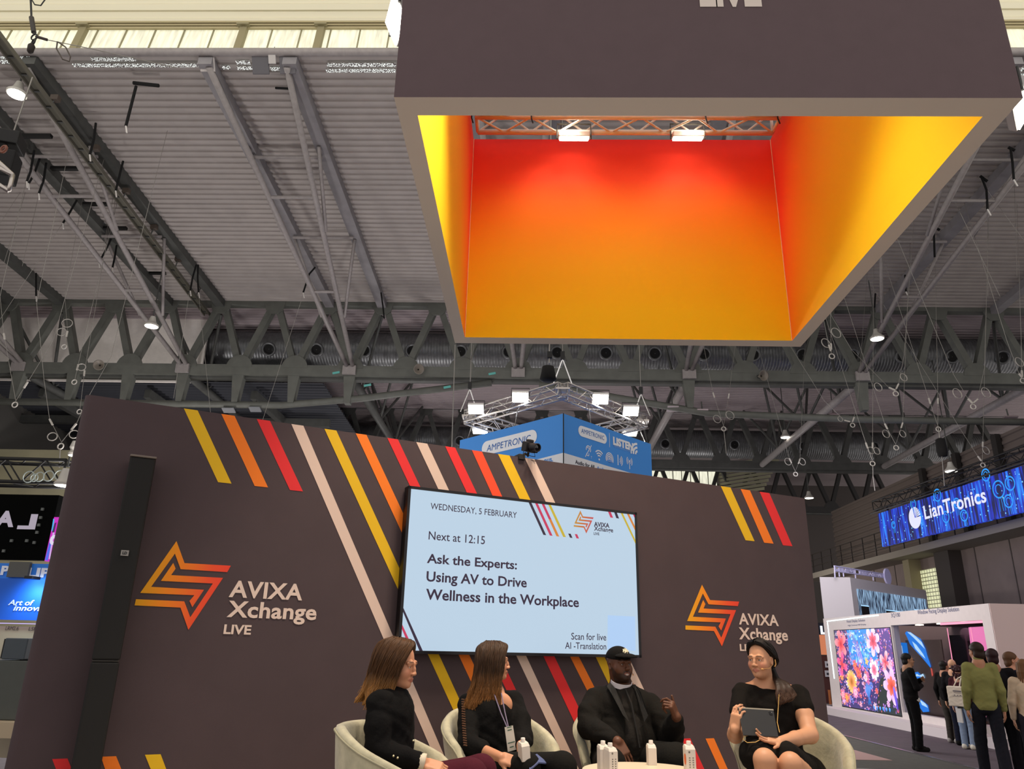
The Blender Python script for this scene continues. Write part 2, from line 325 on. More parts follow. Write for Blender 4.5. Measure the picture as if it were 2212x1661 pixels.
# ---- spiral ducts
def duct(Y, z, r, x0, x1, first, pitch, label):
    t = Thing('air_duct', label, 'duct', (x0, Y, z))
    mb = MB(); k = int((x1-x0)/.12); prof = []
    for i in range(k+1): prof += [(r, i*.12), (r, i*.12+.09), (r+.012, i*.12+.1)]
    mb.lathe(prof, (x0, Y, z), (1, 0, 0), 28); t.part('duct_body', mb, GALV, smooth=True, auto=35)
    x = first
    while x < x1:
        c = np.array((x, Y, z)); n = CAMP-c; n[0] *= .2; n /= np.linalg.norm(n)
        mb = MB(); mb.lathe([(.3, r-.05), (.3, r+.07), (.24, r+.1), (.2, r+.02)], c, n, 20, cap=False)
        nz = t.part('nozzle', mb, GALV, smooth=True)
        t.part('nozzle_mouth', MB().lathe([(.2, r+.015), (.02, r+.015)], c, n, 20, cap=False), BLK, sub=nz)
        x += pitch
duct(29.6, 13.45, .74, -14.2, 26, -12.95+1.9, 2.0, 'large silver spiral air duct with round nozzles right behind the nearest girder')
duct(42.5, 13.0, .8, -11.5, 27, -12, 3.9, 'second silver air duct, farther back beside the blue hanging sign')
# ---- walls
mb = MB(); mb.box((-19.2, 28.6, 12.95), (11.4, .1, 2.8)); struct('wall_left', mb, M('#f8f2ea', .8, noise=.04))
mb = MB(); corrug(mb, -30, -8.5, (28.6, 11.6), (52, 10.2), .3, .06); struct('ceiling', mb, M('#3c3e44', .8))
mb = MB()
for i in range(5): mb.beam((-30, 32+i*4, 10.9-i*.25), (-9, 32+i*4, 10.9-i*.25), .25, .35)
for i in range(5): mb.beam((-29+i*4.4, 29, 11.2), (-27+i*4.4, 52, 9.6), .25, .35)
solo('ceiling_purlin', 'dark grid of purlins under the low side roof behind the stage wall', 'beams', mb, STEELD)
mb = MB(); mb.add([(-12.8, 41, 8.6), (-7.2, 41, 8.6), (-3.9, 44, 12.4), (-11.2, 44, 12.4), ], [(0, 1, 2, 3)]); mb.box((-8.2, 45, 10.5), (9, .2, 4.5)); struct('wall_far_left', mb, M('#8d8791', .8))
mb = MB(); mb.poly([(-30, 61, 0), (30, 61, 0), (30, 61, 15), (-30, 61, 15)]); struct('wall_back', mb, M('#4d4744', .8))
# far clerestory window
t = Thing('clerestory_window', 'small bright window strip glimpsed above the stage wall right of the blue sign', 'window', (9, 54, 8.6))
pa = onY(1396, 1008, 54); pb = onY(1549, 1047, 54)
mb = MB().add([(pa[0], 54, pa[2]), (pb[0], 54, pa[2]), (pb[0], 54, pb[2]-1), (pa[0], 54, pb[2]-1)], [(0, 1, 2, 3)]); t.part('pane', mb, glow('#f4f2da', 1.05))
mb = MB()
for i in range(9): x = pa[0]+(pb[0]-pa[0])*i/8; mb.box((x, 53.95, (pa[2]+pb[2]-1)/2), (.05, .05, pa[2]-pb[2]+1))
t.part('mullion', mb, M('#6d6c5c', .6))
t.part('sill_beam', MB().box(((pa[0]+pb[0])/2, 53.9, pa[2]+.5), (pb[0]-pa[0]+1, .2, .7)), M('#9a9170', .7))
mb = MB(); corrug(mb, 0, .1, (0, 0), (1, 0)); mb = MB()
q0 = onY(1549, 1008, 54); 
for i in range(9):
    z = q0[2]-i*.26; mb.beam((q0[0]+.05, 54, z), (q0[0]+2.3-.15*i, 47, z-.9), .05, .18)
struct('wall_far_right', mb, M('#8d8a72', .7))
# ================================================================== the stage
ZS = .46                                        # stage floor height
WD = np.array((cos(WA), sin(WA), 0.))
_c = onY(1374, 1106.6, 6.884)
WP = Plane((_c[0], _c[1], 0), WD)               # front face of the printed wall
TOP = 3.232
uL = WP.uv(202, 855)[0]; uR = WP.uv(1738, 1077)[0]
mb = MB(); pf = [WP.pt(uL-.3, 0, .012), WP.pt(uL-.3, 0, 2.4), WP.pt(uR+.1, 0, 2.6), WP.pt(uR+.1, 0, .012)]
mb.prism([(p[0], p[1], ZS) for p in pf], (0, 0, 1), ZS)
solo('stage_platform', 'low carpeted platform under the chairs and the purple-brown printed wall', 'stage', mb, M('#b9aea2', .9, noise=.05, nscale=6))  # out of view; coloured pale to bounce light onto the soffit and faces
PLUM = M('#46383a', .75, noise=.05, nscale=4, bump=.15, bscale=500)
COLY, COLO, COLR, COLW, COLF = '#e0b310', '#f07a18', '#e02a2c', '#d9bfae', '#f04a24'
PR = {c: M(c, .7, bump=.12, bscale=500) for c in (COLY, COLO, COLR, COLW, COLF)}
wall = Thing('stage_wall', 'long purple-brown printed wall with slanted stripes standing behind the four seated speakers', 'wall', tuple(WP.pt((uL+uR)/2, 0)))
TH = .2
mb = MB(); order = [COLY, COLO, COLR, COLW, COLF]
RR = .05; arc = [WP.pt(uL-RR*sin(a), 0, -RR+RR*cos(a)) for a in [pi/2*j/8 for j in range(9)]]
plan = arc+[WP.pt(uL-RR, 0, -TH), WP.pt(uR, 0, -TH), WP.pt(uR, 0, 0)]
mb.prism([(p[0], p[1], TOP) for p in plan], (0, 0, 1), TOP)
def stripe(col, a, b, c=None, d=None, vbot=ZS+.02, vtop=None):
    """a,b upper edge pixels; c,d lower edge pixels (or extrapolate to vbot)"""
    mb.mat(1+order.index(col)); A = WP.uv(*a); B = WP.uv(*b); Cc = WP.uv(*c); D = WP.uv(*d)
    va = TOP-.001 if vtop is None and A[1] > 3.1 else (A[1]+B[1])/2
    def ext(P, Q, v): return P[0]+(Q[0]-P[0])*(v-P[1])/(Q[1]-P[1])
    vb = vbot if vbot is not None else (Cc[1]+D[1])/2
    mb.poly([WP.pt(ext(A, Cc, va), va, .002), WP.pt(ext(B, D, va), va, .002), WP.pt(ext(B, D, vb), vb, .002), WP.pt(ext(A, Cc, vb), vb, .002)])
stripe(COLY, (397.8, 883.8), (427.5, 887.9), (471, 1041.6), (500, 1044.6), None)
stripe(COLO, (478.8, 895.6), (507.4, 900), (550, 1049.7), (579, 1053), None)
stripe(COLR, (555.6, 907.4), (584, 911.1), (626.4, 1059), (654, 1061), None)
stripe(COLW, (629.8, 917.2), (655.8, 921), (838, 1402), (861, 1402))
stripe(COLY, (701, 927), (726.6, 930.4), (923.8, 1412.8), (947.5, 1412.8))
stripe(COLO, (769, 937.6), (792, 940.3), (990, 1413.5), (1013, 1413.5))
stripe(COLR, (836.5, 946), (859.5, 949.4), (1058, 1415), (1079, 1415))
stripe(COLW, (899, 955), (922.5, 957.9), (1115, 1416), (1136, 1416))
stripe(COLR, (961, 963), (983, 967), (1173.6, 1417), (1197, 1417))
stripe(COLF, (1019.6, 973.3), (1041, 976), (1140, 1238), (1159, 1238), 1.9)
stripe(COLO, (1141, 1240), (1159, 1240), (1231, 1418), (1250.5, 1419), vtop=1)
stripe(COLY, (1076, 981.5), (1101, 985.5), (1287, 1420), (1306.6, 1421))
stripe(COLW, (1134, 991), (1155, 993.6), (1340, 1420), (1358, 1420), 1.23)
stripe(COLY, (1557, 1050.8), (1578, 1054), (1610, 1166.5), (1630, 1169.5), None)
stripe(COLO, (1600, 1057), (1620, 1060), (1650, 1171.5), (1671, 1175), None)
stripe(COLR, (1641, 1063), (1662, 1066), (1690.5, 1176.5), (1712, 1181), None)
stripe(COLR, (1472, 1595), (1491, 1595), (1502, 1661), (1521, 1661))
stripe(COLO, (1523.5, 1594.7), (1542, 1594.7), (1551, 1655), (1569, 1655))
stripe(COLR, (112.6, 1639), (146, 1638.5), (121, 1661), (155, 1661))
stripe(COLO, (218, 1634), (251, 1633.5), (227, 1661), (262, 1661))
stripe(COLY, (313, 1630), (347, 1629), (325.5, 1661), (359, 1661))
wall.part('panel', mb, [PLUM]+[PR[c] for c in order])
LG1 = [(873, 1308), (1117, 1000), (1176, 1132), (1497, 1150), (1473, 1188), (1150, 1168), (1108, 1075), (948, 1272), (1315, 1292), (1237, 1395), (1216, 1358), (1249, 1324)]
LG2 = [(1098, 1130), (1115, 1165), (1085, 1203), (1445, 1222), (1213, 1530), (1155, 1397), (836, 1382), (845, 1345), (1180, 1360), (1224, 1455), (1375, 1255), (1015, 1237)]
LOGO = [[WP.uv(x/2.966, 840+y/2.966) for x, y in g] for g in (LG1, LG2)]
lu = [p[0] for g in LOGO for p in g]; lv = [p[1] for g in LOGO for p in g]
LOGO = [[((p[0]-min(lu))/(max(lu)-min(lu)), (p[1]-min(lv))/(max(lv)-min(lv))) for p in g] for g in LOGO]
GRAD = MA('mat_logo_gradient', .7, stops=[(0, COLY), (.35, '#f08a1c'), (.7, '#e8502a'), (1, '#e03030')])
def logo(th, pl, bl, tr, m, off=.003, sub=None):
    a = pl.uv(*bl); b = pl.uv(*tr); mb = MB(); g = []
    for G in LOGO:
        mb.poly([pl.pt(a[0]+(b[0]-a[0])*x, a[1]+(b[1]-a[1])*y, off) for x, y in G]); g += [min(1, max(0, .82*x+.18*(1-y))) for x, y in G]
    return th.part('logo_emblem', mb, m, colors=g, sub=sub)
logo(wall, WP, (836/2.966, 1357), (1497/2.966, 1178), GRAD)
CRM = M('#d9c3b4', .7)
mb = MB()
def wt(s, bl, br, h, **k):
    a = WP.uv(*bl); b = WP.uv(*br); c = WP.uv(bl[0], bl[1]-h); put_text(mb, s, WP, a[0], a[1], b[0], c[1], .004, **k)
wt('AVIXA', (493.5, 1290), (652, 1297), 37, bold=.025, spacing=1.04); wt('Xchange', (487.5, 1344), (681, 1352), 47, bold=.025, spacing=1.03); wt('LIVE', (482, 1369.5), (541, 1372), 21, bold=.03)
wall.part('lettering', mb, CRM)
bl = (1482, 1397); logo(wall, WP, (1482, 1394), (1594, 1268.5), GRAD)
mb = MB(); wt('AVIXA', (1596, 1349), (1682, 1354), 25, bold=.025, spacing=1.04); wt('Xchange', (1597, 1389), (1703, 1394), 34, bold=.025, spacing=1.03); wt('LIVE', (1598, 1406), (1636, 1408), 15, bold=.03)
wall.part('lettering', mb, CRM)
# ---- column loudspeaker
cs = Thing('column_speaker', 'tall slim black column loudspeaker standing in front of the left end of the striped wall', 'speaker', tuple(WP.pt(WP.uv(215, 1661)[0], ZS, .12)))
CP = Plane(WP.pt(0, 0, .24), WD)
a = CP.uv(282, 984); b = CP.uv(338, 990); cz = a[1]; uc = (a[0]+b[0])/2; w = b[0]-a[0]
BLKM = M('#0e0d0a', .7, bump=.3, bscale=900)
def colbox(v0, v1, m, name, sub=None, ins=0): 
    return cs.part(name, MB().box(WP.pt(uc, (v0+v1)/2, .13), (w-ins, .2, v1-v0), WD, WP.n), m, sub=sub, bevel=.012)
vs_ = CP.uv(230, 1428)[1]
colbox(vs_+.004, cz, BLKM, 'upper_cabinet'); colbox(ZS, vs_-.004, BLKM, 'lower_cabinet'); colbox(vs_-.004, vs_+.004, M('#2c2a27', .5), 'joint_seam', ins=.01)
cs.part('lit_top_bevel', MB().box(WP.pt(uc, cz+.006, .13), (w+.004, .21, .014), WD, WP.n), M('#6d6258', .5), bevel=.004)  # pale colour paints the light caught by the top bevel
mb = MB(); p = CP.uv(269.5, 1194.5); mb.prism([CP.pt(p[0]-.022, p[1]-.017, .003), CP.pt(p[0]+.022, p[1]-.017, .003), CP.pt(p[0]+.022, p[1]+.017, .003), CP.pt(p[0]-.022, p[1]+.017, .003)], CP.n, .003); bd = cs.part('badge', mb, M('#8a8680', .4))
mb = MB(); put_text(mb, 'LD', CP, p[0]-.013, p[1]-.009, p[0]+.013, p[1]+.009, .005, bold=.06); cs.part('badge_lettering', mb, M('#1b1b1b', .4), sub=bd)
# ---- monitor
TP = Plane(WP.pt(0, 0, .09), WD)
tv = Thing('wall_monitor', 'large black-framed monitor on the wall showing a pale blue session announcement', 'monitor', tuple(WP.pt(0, 1.65, .05)))
a = TP.uv(882, 1049.2); b = TP.uv(1384.8, 1420.8); u0, u1, v1, v0 = a[0], b[0], a[1], b[1]
tv.part('housing', MB().prism([TP.pt(u0, v0), TP.pt(u1, v0), TP.pt(u1, v1), TP.pt(u0, v1)], TP.n, .08), M('#0b0a0c', .35), bevel=.004)
bz = .022; scr = MB().poly([TP.pt(u0+bz, v0+bz, .002), TP.pt(u1-bz, v0+bz, .002), TP.pt(u1-bz, v1-bz, .002), TP.pt(u0+bz, v1-bz, .002)])
screen = tv.part('screen', scr, M('#b9cfe2', .3, emit=1.0))
fr = MB()
for (x0, y0, x1, y1) in ((u0, v0, u1, v0+bz), (u0, v1-bz, u1, v1), (u0, v0, u0+bz, v1), (u1-bz, v0, u1, v1)): fr.prism([TP.pt(x0, y0, .008), TP.pt(x1, y0, .008), TP.pt(x1, y1, .008), TP.pt(x0, y1, .008)], TP.n, .008)
tv.part('bezel', fr, M('#100d10', .3))
def zt(x, y): return (830+x/3.749, 1030+y/3.749)
INK = M('#2a1a34', .4, emit=1.0)
S = TP.uv
def tt(s, bl, br, h, **k):
    """text whose ink runs from pixel bl to br (both at ink bottom) with ink height h px"""
    a = S(*bl); b = S(*br); c = S(bl[0], bl[1]-h); mb = MB(); put_text(mb, s, TP, a[0], a[1], b[0], c[1], .004, **k); tv.part('lettering', mb, INK, sub=screen)
tt('WEDNESDAY, 5 FEBRUARY', zt(372, 270), zt(1072, 336), 16, bold=.004); tt('Next at 12:15', zt(357, 508), zt(813, 542), 18.5, bold=.006)
tt('Ask the Experts:', zt(342, 722), zt(1072, 764), 27, bold=.022); tt('Using AV to Drive', zt(337, 873), zt(1152, 908), 29.5, bold=.022); tt('Wellness in the Workplace', zt(332, 1022), zt(1575, 1085), 31, bold=.022)
tt('Scan for live', zt(1513, 1318), zt(1796, 1325), 15, bold=.006); tt('AI -Translation', zt(1463, 1392), zt(1796, 1400), 14.5, bold=.006)
cols = ['#2a1a34', '#c83058', '#d8802c', '#c9b02c']
def sst(c, *pp): tv.part('screen_stripe', MB().poly([TP.pt(*S(*zt(*q)), .0035) for q in pp]), M(c, .4, emit=.95), sub=screen)
sst(cols[0], (1162, 195), (1185, 198), (1310, 473), (1287, 470)); sst(cols[1], (1214, 200), (1236, 203), (1362, 478), (1339, 475)); sst(cols[1], (1268, 208), (1290, 211), (1352, 345), (1330, 342)); sst(cols[2], (1330, 342), (1352, 345), (1416, 484), (1393, 481)); sst(cols[3], (1322, 215), (1343, 218), (1470, 489), (1447, 486))
sst(cols[0], (1488, 459), (1508, 461), (1523, 495), (1503, 493)); sst(cols[1], (1541, 463), (1561, 465), (1576, 500), (1555, 498))
sst(cols[1], (1806, 271), (1828, 274), (1852, 332), (1830, 330)); sst(cols[0], (1856, 276), (1878, 279), (1900, 338), (1878, 335)); sst(cols[3], (1908, 283), (1926, 286), (2034, 515), (2034, 545)); sst(cols[2], (1958, 289), (1976, 291), (2031, 405), (2032, 440)); sst(cols[1], (2008, 295), (2026, 297), (2029, 305), (2029, 340))
sst(cols[0], (136, 1022), (136, 1058), (285, 1412), (313, 1413)); sst(cols[1], (127, 1158), (126, 1195), (182, 1330), (206, 1330))
logo(tv, TP, zt(1533, 449), zt(1693, 285), MA('mat_screen_logo', .4, emit=.9, stops=[(0, '#c9a030'), (.5, '#d0703a'), (1, '#c83058')]), .0036, sub=screen)
tt('AVIXA', zt(1697, 402), zt(1822, 406), 10.5, bold=.03); tt('Xchange', zt(1697, 447), zt(1852, 460), 13, bold=.02); tt('LIVE', zt(1695, 470), zt(1740, 473), 6, bold=.02)
mb = MB(); q = [zt(1808, 1120), zt(2030, 1132), zt(2034, 1410), zt(1806, 1395)]
mb.poly([TP.pt(*S(*p), .0032) for p in q]); tv.part('code_card', mb, M('#aecdf2', .4, emit=1.0), sub=screen)
# ---- camera clamped on the wall top
pc = onY(1143, 966, 6.36)
cm = Thing('camera', 'black photo camera clamped on top of the striped wall in front of the blue sign', 'camera', tuple(WP.pt(WP.uv(1128, 985)[0], TOP, -.05)))
fx = np.array((.62, -.75, -.22)); fx /= np.linalg.norm(fx); sx = np.cross(fx, (0, 0, 1)); sx /= np.linalg.norm(sx); ux = np.cross(sx, fx)
CB = M('#17161a', .45); pc = np.array(pc)
cm.part('body', MB().box(pc, (.125, .06, .085), sx, fx, ux), CB, bevel=.008); cm.part('viewfinder_hump', MB().box(pc+ux*.052, (.05, .055, .03), sx, fx, ux), CB, bevel=.008)
cm.part('grip', MB().box(pc-sx*.052+fx*.03, (.03, .04, .08), sx, fx, ux), M('#101010', .8), bevel=.008)
ln = cm.part('lens', MB().lathe([(.036, .02), (.037, .06), (.034, .062), (.034, .1), (.037, .102), (.037, .125), (.03, .125), (.028, .11)], pc+sx*.005, fx, 20), CB, smooth=True, auto=35)
cm.part('front_glass', MB().lathe([(.028, .112), (.002, .118)], pc+sx*.005, fx, 18), M('#05060a', .05, spec=.8), sub=ln)
base = WP.pt(WP.uv(1126, 987)[0], TOP, -.03)
cm.part('arm', MB().tube([pc-ux*.045, pc-ux*.075, base+np.array((.05, -.02, .035)), base], .011, 8), DARK); cm.part('clamp', MB().box(base, (.06, .1, .05), WD, WP.n), DARK, bevel=.005)
cm.part('cable', MB().tube([pc-sx*.06-ux*.02, pc-sx*.08-ux*.07, base+WD*-.03+WP.n*.12, base+WP.n*.12-WD*.02+np.array((0, 0, -.04))], .003, 6), BLK)
cm.part('cable', MB().tube([pc+sx*.05-ux*.03, pc+sx*.06-ux*.1, WP.pt(WP.uv(1156, 995)[0], TOP-.02, .01)], .003, 6), BLK)
# ---- hanging canopy
zb = 5.19
x0, x1, y0, y1 = -.97, 3.205, 4.175, 8.54; ix0, ix1, iy0, iy1 = -.835, 3.045, 4.36, 8.355; ztp = 8.06
can = Thing('hanging_canopy', 'big square dark fabric canopy hanging overhead, glowing red to yellow inside', 'canopy', ((x0+x1)/2, (y0+y1)/2, zb))
OUT = M('#5a4a4c', .8, noise=.03, bump=.1, bscale=300)
def quad(a, b, c, d): return MB().poly([a, b, c, d])
T_ = ztp
can.part('front_fabric', quad((x0, y0, zb), (x1, y0, zb), (x1, y0, T_), (x0, y0, T_)), OUT); can.part('side_fabric', quad((x0, y0, zb), (x0, y1, zb), (x0, y1, T_), (x0, y0, T_)), OUT)
can.part('side_fabric', quad((x1, y0, zb), (x1, y1, zb), (x1, y1, T_), (x1, y0, T_)), OUT); can.part('back_fabric', quad((x0, y1, zb), (x1, y1, zb), (x1, y1, T_), (x0, y1, T_)), OUT)
mb = MB()
for i in range(4):
    o = [(x0, y0), (x1, y0), (x1, y1), (x0, y1)]; n_ = [(ix0, iy0), (ix1, iy0), (ix1, iy1), (ix0, iy1)]; j = (i+1) % 4
    mb.poly([(*o[i], zb), (*o[j], zb), (*n_[j], zb), (*n_[i], zb)])
can.part('soffit_border', mb, M('#efe4d0', .75, bump=.1, bscale=300))
LIN = MA('mat_liner_gradient', .75, stops=[(0, '#f02a22'), (.25, '#f64a1e'), (.5, '#f68a0a'), (.75, '#f6b80a'), (1, '#f6ce0a')], bump=.05)
zli = 8.02
def liner(P0, P1, fn, name='liner'):
    mb = MB(); N = 24; P = []; C = []
    for i in range(N+1):
        row = []
        for j in range(N+1):
            t, w = i/N, j/N; row.append((P0[0]+(P1[0]-P0[0])*t, P0[1]+(P1[1]-P0[1])*t, zb+(zli-zb)*w)); C.append(min(1, max(0, fn(t, w))))
        P.append(row)
    mb.grid(P); can.part(name, mb, LIN, colors=C)
liner((ix0, iy1), (ix1, iy1), lambda t, w: 1.14*(1-w))
side = lambda t, w: (.42*(1-w)**1.2+.98*t**.8+.05)
liner((ix0, iy1), (ix0, iy0), side); liner((ix1, iy1), (ix1, iy0), side); liner((ix0, iy0), (ix1, iy0), lambda t, w: 1-w)
ZP = M('#f3c9a0', .6)
for x in (ix0+.004, ix1-.004): can.part('corner_zip', MB().tube([(x, iy1-.006, zb), (x, iy1-.006, zli)], .0045, 6), ZP)
FP = Plane((0, y0, 0), (1, 0, 0)); mb = MB(); a = FP.uv(1512, 16); b = FP.uv(1646, 16); put_text(mb, 'LIVE', FP, a[0], a[1], b[0], a[1]+.28, .004, bold=.06); can.part('lettering', mb, M('#d9cdc0', .7))
# ---- truss helper (four chords and lacing)
def truss(th, p, q, s=.29, m=ALU, r=.025, step=.32, up=(0, 0, 1), ends=True):
    p = np.array(p, float); q = np.array(q, float); d = q-p; L = np.linalg.norm(d); d /= L; u = np.array(up, float); x = np.cross(d, u); x /= np.linalg.norm(x); u = np.cross(x, d)
    K = [(-1, -1), (1, -1), (1, 1), (-1, 1)]; cs_ = [x*a*s/2+u*b*s/2 for a, b in K]
    for c in cs_: th.part('chord', MB().tube([p+c, q+c], r, 8), m, smooth=True)
    n = max(2, int(L/step)); mb = MB()
    for f in range(4):
        a, b = cs_[f], cs_[(f+1) % 4]
        for i in range(n):
            e0, e1 = p+d*L*i/n, p+d*L*(i+1)/n
            mb.tube([e0+(a if i % 2 else b), e1+(b if i % 2 else a)], r*.42, 5, cap=False)
        for e in (p, q): mb.tube([e+a, e+b], r*.6, 5)
    th.part('lacing', mb, m, smooth=True)
TRM = M('#e2dcd2', .4)
tr = Thing('canopy_truss', 'aluminium box truss square carrying the orange lined canopy', 'truss', (1.1, 6.4, 7.75))
zt_ = 8.0
truss(tr, (-.75, 7.85, zt_), (2.95, 7.85, zt_), m=TRM, r=.034); truss(tr, (-.55, 4.55, zt_), (2.75, 4.55, zt_)); truss(tr, (-.55, 4.7, zt_), (-.55, 7.65, zt_)); truss(tr, (2.75, 4.7, zt_), (2.75, 7.65, zt_))
def flood(loc, d, label, w=.36, h=.22, yoke=True, e=14, group=None, col='#fff6e4'):
    d = np.array(d, float); d /= np.linalg.norm(d); s = np.cross(d, (0, 0, 1)); s /= np.linalg.norm(s); u = np.cross(s, d); loc = np.array(loc, float)
    t = Thing('flood_light', label, 'light', tuple(loc), group)
    t.part('housing', MB().box(loc-d*.045, (w+.03, .07, h+.03), s, d, u), M('#dcdad6', .5), bevel=.01)
    t.part('lens', MB().box(loc, (w, .012, h), s, d, u), M(col, .3, emit=e))
    if yoke: t.part('yoke', MB().tube([loc-s*(w/2+.03), loc-s*(w/2+.03)+np.array((0, 0, .22)), loc+s*(w/2+.03)+np.array((0, 0, .22)), loc+s*(w/2+.03)], .012, 6), STEELD)
    return t
def fl_px(x, y, Y, d, label, **k): return flood(onY(x, y, Y), d, label, **k)
fl_px(1240, 300, 7.95, (0, .28, -1), 'left of the two lit floodlights under the truss inside the canopy', h=.11); fl_px(1486, 300, 7.95, (0, .28, -1), 'right of the two lit floodlights under the truss inside the canopy', h=.11)
fl_px(852, 42, 5.1, (-.9, -.35, -.45), 'lit floodlight sticking out past the upper left corner of the canopy', w=.34, h=.24); fl_px(2214, 226, 5.0, (.7, -.5, -.6), 'lit floodlight sticking out past the right corner of the canopy', w=.34, h=.24)
for xx, lb in ((1022, 'at its left corner'), (1148, 'near its left joint'), (1516, 'right of the right floodlight'), (1668, 'at its right corner')):
    p = onY(xx, 262, 7.85); mb = MB().tube([(p[0], 7.66, zt_+.2), (p[0], 7.655, zt_-.2), (p[0]+.02, 7.66, zt_-.27)], .009, 6); solo('hanging_strap', 'thin dark strap hanging in front of the canopy truss '+lb, 'strap', mb, DARK)
# ================================================================== hanging signs and far booths
# ---- blue hanging cube with its lit truss
ZT = 6.0; A0 = onZ(1217, 893, ZT); B0 = onZ(997, 950, ZT); C0 = onZ(1403, 958, ZT); D0 = B0+C0-A0; ZB = 4.35
cube = Thing('hanging_sign_cube', 'blue square hanging sign with white rounded name badges seen above the stage wall', 'sign', ((A0[0]+D0[0])/2, (A0[1]+D0[1])/2, ZB))
PLf = Plane(B0, A0-B0); PRt = Plane(A0, C0-A0); wl = np.linalg.norm(A0-B0); wr = np.linalg.norm(C0-A0)
BLUE = MA('mat_sign_blue', .6, emit=.0, stops=[(0, '#1a6fd6'), (1, '#5aa6ee')])
BL2 = M('#3f8fe2', .55, emit=.0)
LB = M('#4796ea', .6)
def face(pl, w, nm):
    cube.part(nm, MB().prism([pl.pt(0, ZB-ZT), pl.pt(w, ZB-ZT), pl.pt(w, 0), pl.pt(0, 0)], pl.n, .05), LB)
face(PLf, wl, 'left_panel'); face(PRt, wr, 'right_panel')
for a_, b_ in ((B0, D0), (C0, D0)):
    pl = Plane(a_, b_-a_); n = pl.n; cube.part('back_panel', MB().prism([pl.pt(0, ZB-ZT), pl.pt(wl, ZB-ZT), pl.pt(wl, 0), pl.pt(0, 0)], n, .05), LB)
cube.part('corner_seam', MB().tube([A0+np.array((0, -.01, 0)), A0+np.array((0, -.01, ZB-ZT))], .012, 6), DARK)
WSG = M('#eef3f8', .6); WBAND = M('#e6ebf0', .6)
def z8(x, y): return (980+x/4.916, 740+y/4.916)
def pill(pl, p00, p10, p11, p01, th=0):
    """rounded bar through four pixel corners (bl, br, tr, tl)"""
    q = [np.array(pl.uv(*z8(*p))) for p in (p00, p10, p11, p01)]; h = (q[3][1]-q[0][1])/2; yb, yt = q[0][1], q[3][1]; xl, xr = q[0][0], q[1][0]; r = abs(yt-yb)/2; cy = (yb+yt)/2
    P = [(xr-r+r*cos(a), cy+r*sin(a)) for a in [-pi/2+pi*j/10 for j in range(11)]]+[(xl+r+r*cos(a), cy+r*sin(a)) for a in [pi/2+pi*j/10 for j in range(11)]]
    return [pl.pt(u, v, .006) for u, v in P]
mb = MB().poly(pill(PLf, (298, 1205), (886, 1022), (886, 920), (298, 1060))); lb_ = cube.part('name_badge', mb, WSG)
def stext(pl, s, bl, br, hh, m, nm, sub=None, off=.009, **k):
    a = pl.uv(*z8(*bl)); b = pl.uv(*z8(*br)); c = pl.uv(*z8(bl[0], bl[1]-hh)); mb = MB(); put_text(mb, s, pl, a[0], a[1], b[0], c[1], off, **k); return cube.part(nm, mb, m, sub=sub)
stext(PLf, 'AMPETRONIC', (352, 1160), (820, 1040), 68, M('#2a66b4', .5), 'lettering', lb_, shear=.12)
mb = MB().poly(pill(PRt, (1322, 985), (1625, 1075), (1625, 965), (1322, 872))); rb_ = cube.part('name_badge', mb, WSG)
stext(PRt, 'AMPETRONIC', (1352, 958), (1596, 1034), 48, M('#2a66b4', .5), 'lettering', rb_)
stext(PRt, 'LISTEN', (1690, 1085), (1905, 1160), 88, WSG, 'lettering', bold=.06); stext(PRt, 'TECHNOLOGIES', (1692, 1105), (1895, 1172), 18, M('#9cc6f0', .5), 'lettering')
mb = MB(); a = PRt.uv(*z8(1648, 960)); b = PRt.uv(*z8(1650, 1110)); mb.poly([PRt.pt(a[0], b[1], .006), PRt.pt(a[0]+.012, b[1], .006), PRt.pt(a[0]+.012, a[1], .006), PRt.pt(a[0], a[1], .006)]); cube.part('divider_line', mb, WSG)
def arc(mb, pl, c, r, a0, a1, w, off=.007, n=12):
    P = []
    for j in range(n+1):
        a = radians(a0+(a1-a0)*j/n); P.append((c[0]+r*cos(a), c[1]+r*sin(a)))
    R0 = [(c[0]+(r-w/2)*cos(radians(a0+(a1-a0)*j/n)), c[1]+(r-w/2)*sin(radians(a0+(a1-a0)*j/n))) for j in range(n+1)]; R1 = [(c[0]+(r+w/2)*cos(radians(a0+(a1-a0)*j/n)), c[1]+(r+w/2)*sin(radians(a0+(a1-a0)*j/n))) for j in range(n+1)]
    mb.grid([[pl.pt(*p, off) for p in R0], [pl.pt(*p, off) for p in R1]])
mb = MB(); c = PRt.uv(*z8(1950, 1190))
for r in (.07, .15, .23): arc(mb, PRt, c, r, 90, 185, .05)
cube.part('wave_emblem', mb, WSG)
ic = [PRt.uv(*z8(x, y)) for x, y in ((1428, 1155), (1542, 1190), (1653, 1225), (1760, 1252), (1865, 1285))]
mb = MB(); c = ic[0]; arc(mb, PRt, (c[0], c[1]+.04), .07, -40, 200, .02); arc(mb, PRt, (c[0]-.01, c[1]+.04), .035, -60, 150, .016); arc(mb, PRt, (c[0]-.02, c[1]-.06), .035, 150, 400, .016); mb.beam(PRt.pt(c[0]-.1, c[1]-.13, .007), PRt.pt(c[0]+.1, c[1]+.14, .007), .014, .003, up=PRt.n); put_text(mb, 'T', PRt, c[0]+.08, c[1]-.13, c[0]+.11, c[1]-.08, .007)
cube.part('ear_icon', mb, WSG)
mb = MB(); c = ic[1]
for r in (.06, .11, .16): arc(mb, PRt, (c[0], c[1]-.08), r, 45, 135, .026)
mb.poly([PRt.pt(c[0]+.022*cos(a), c[1]-.1+.022*sin(a), .007) for a in [2*pi*j/12 for j in range(12)]]); cube.part('wireless_icon', mb, WSG)
mb = MB(); c = ic[2]
for r in (.055, .09, .125): arc(mb, PRt, (c[0], c[1]-.02), r, -30, 210, .02)
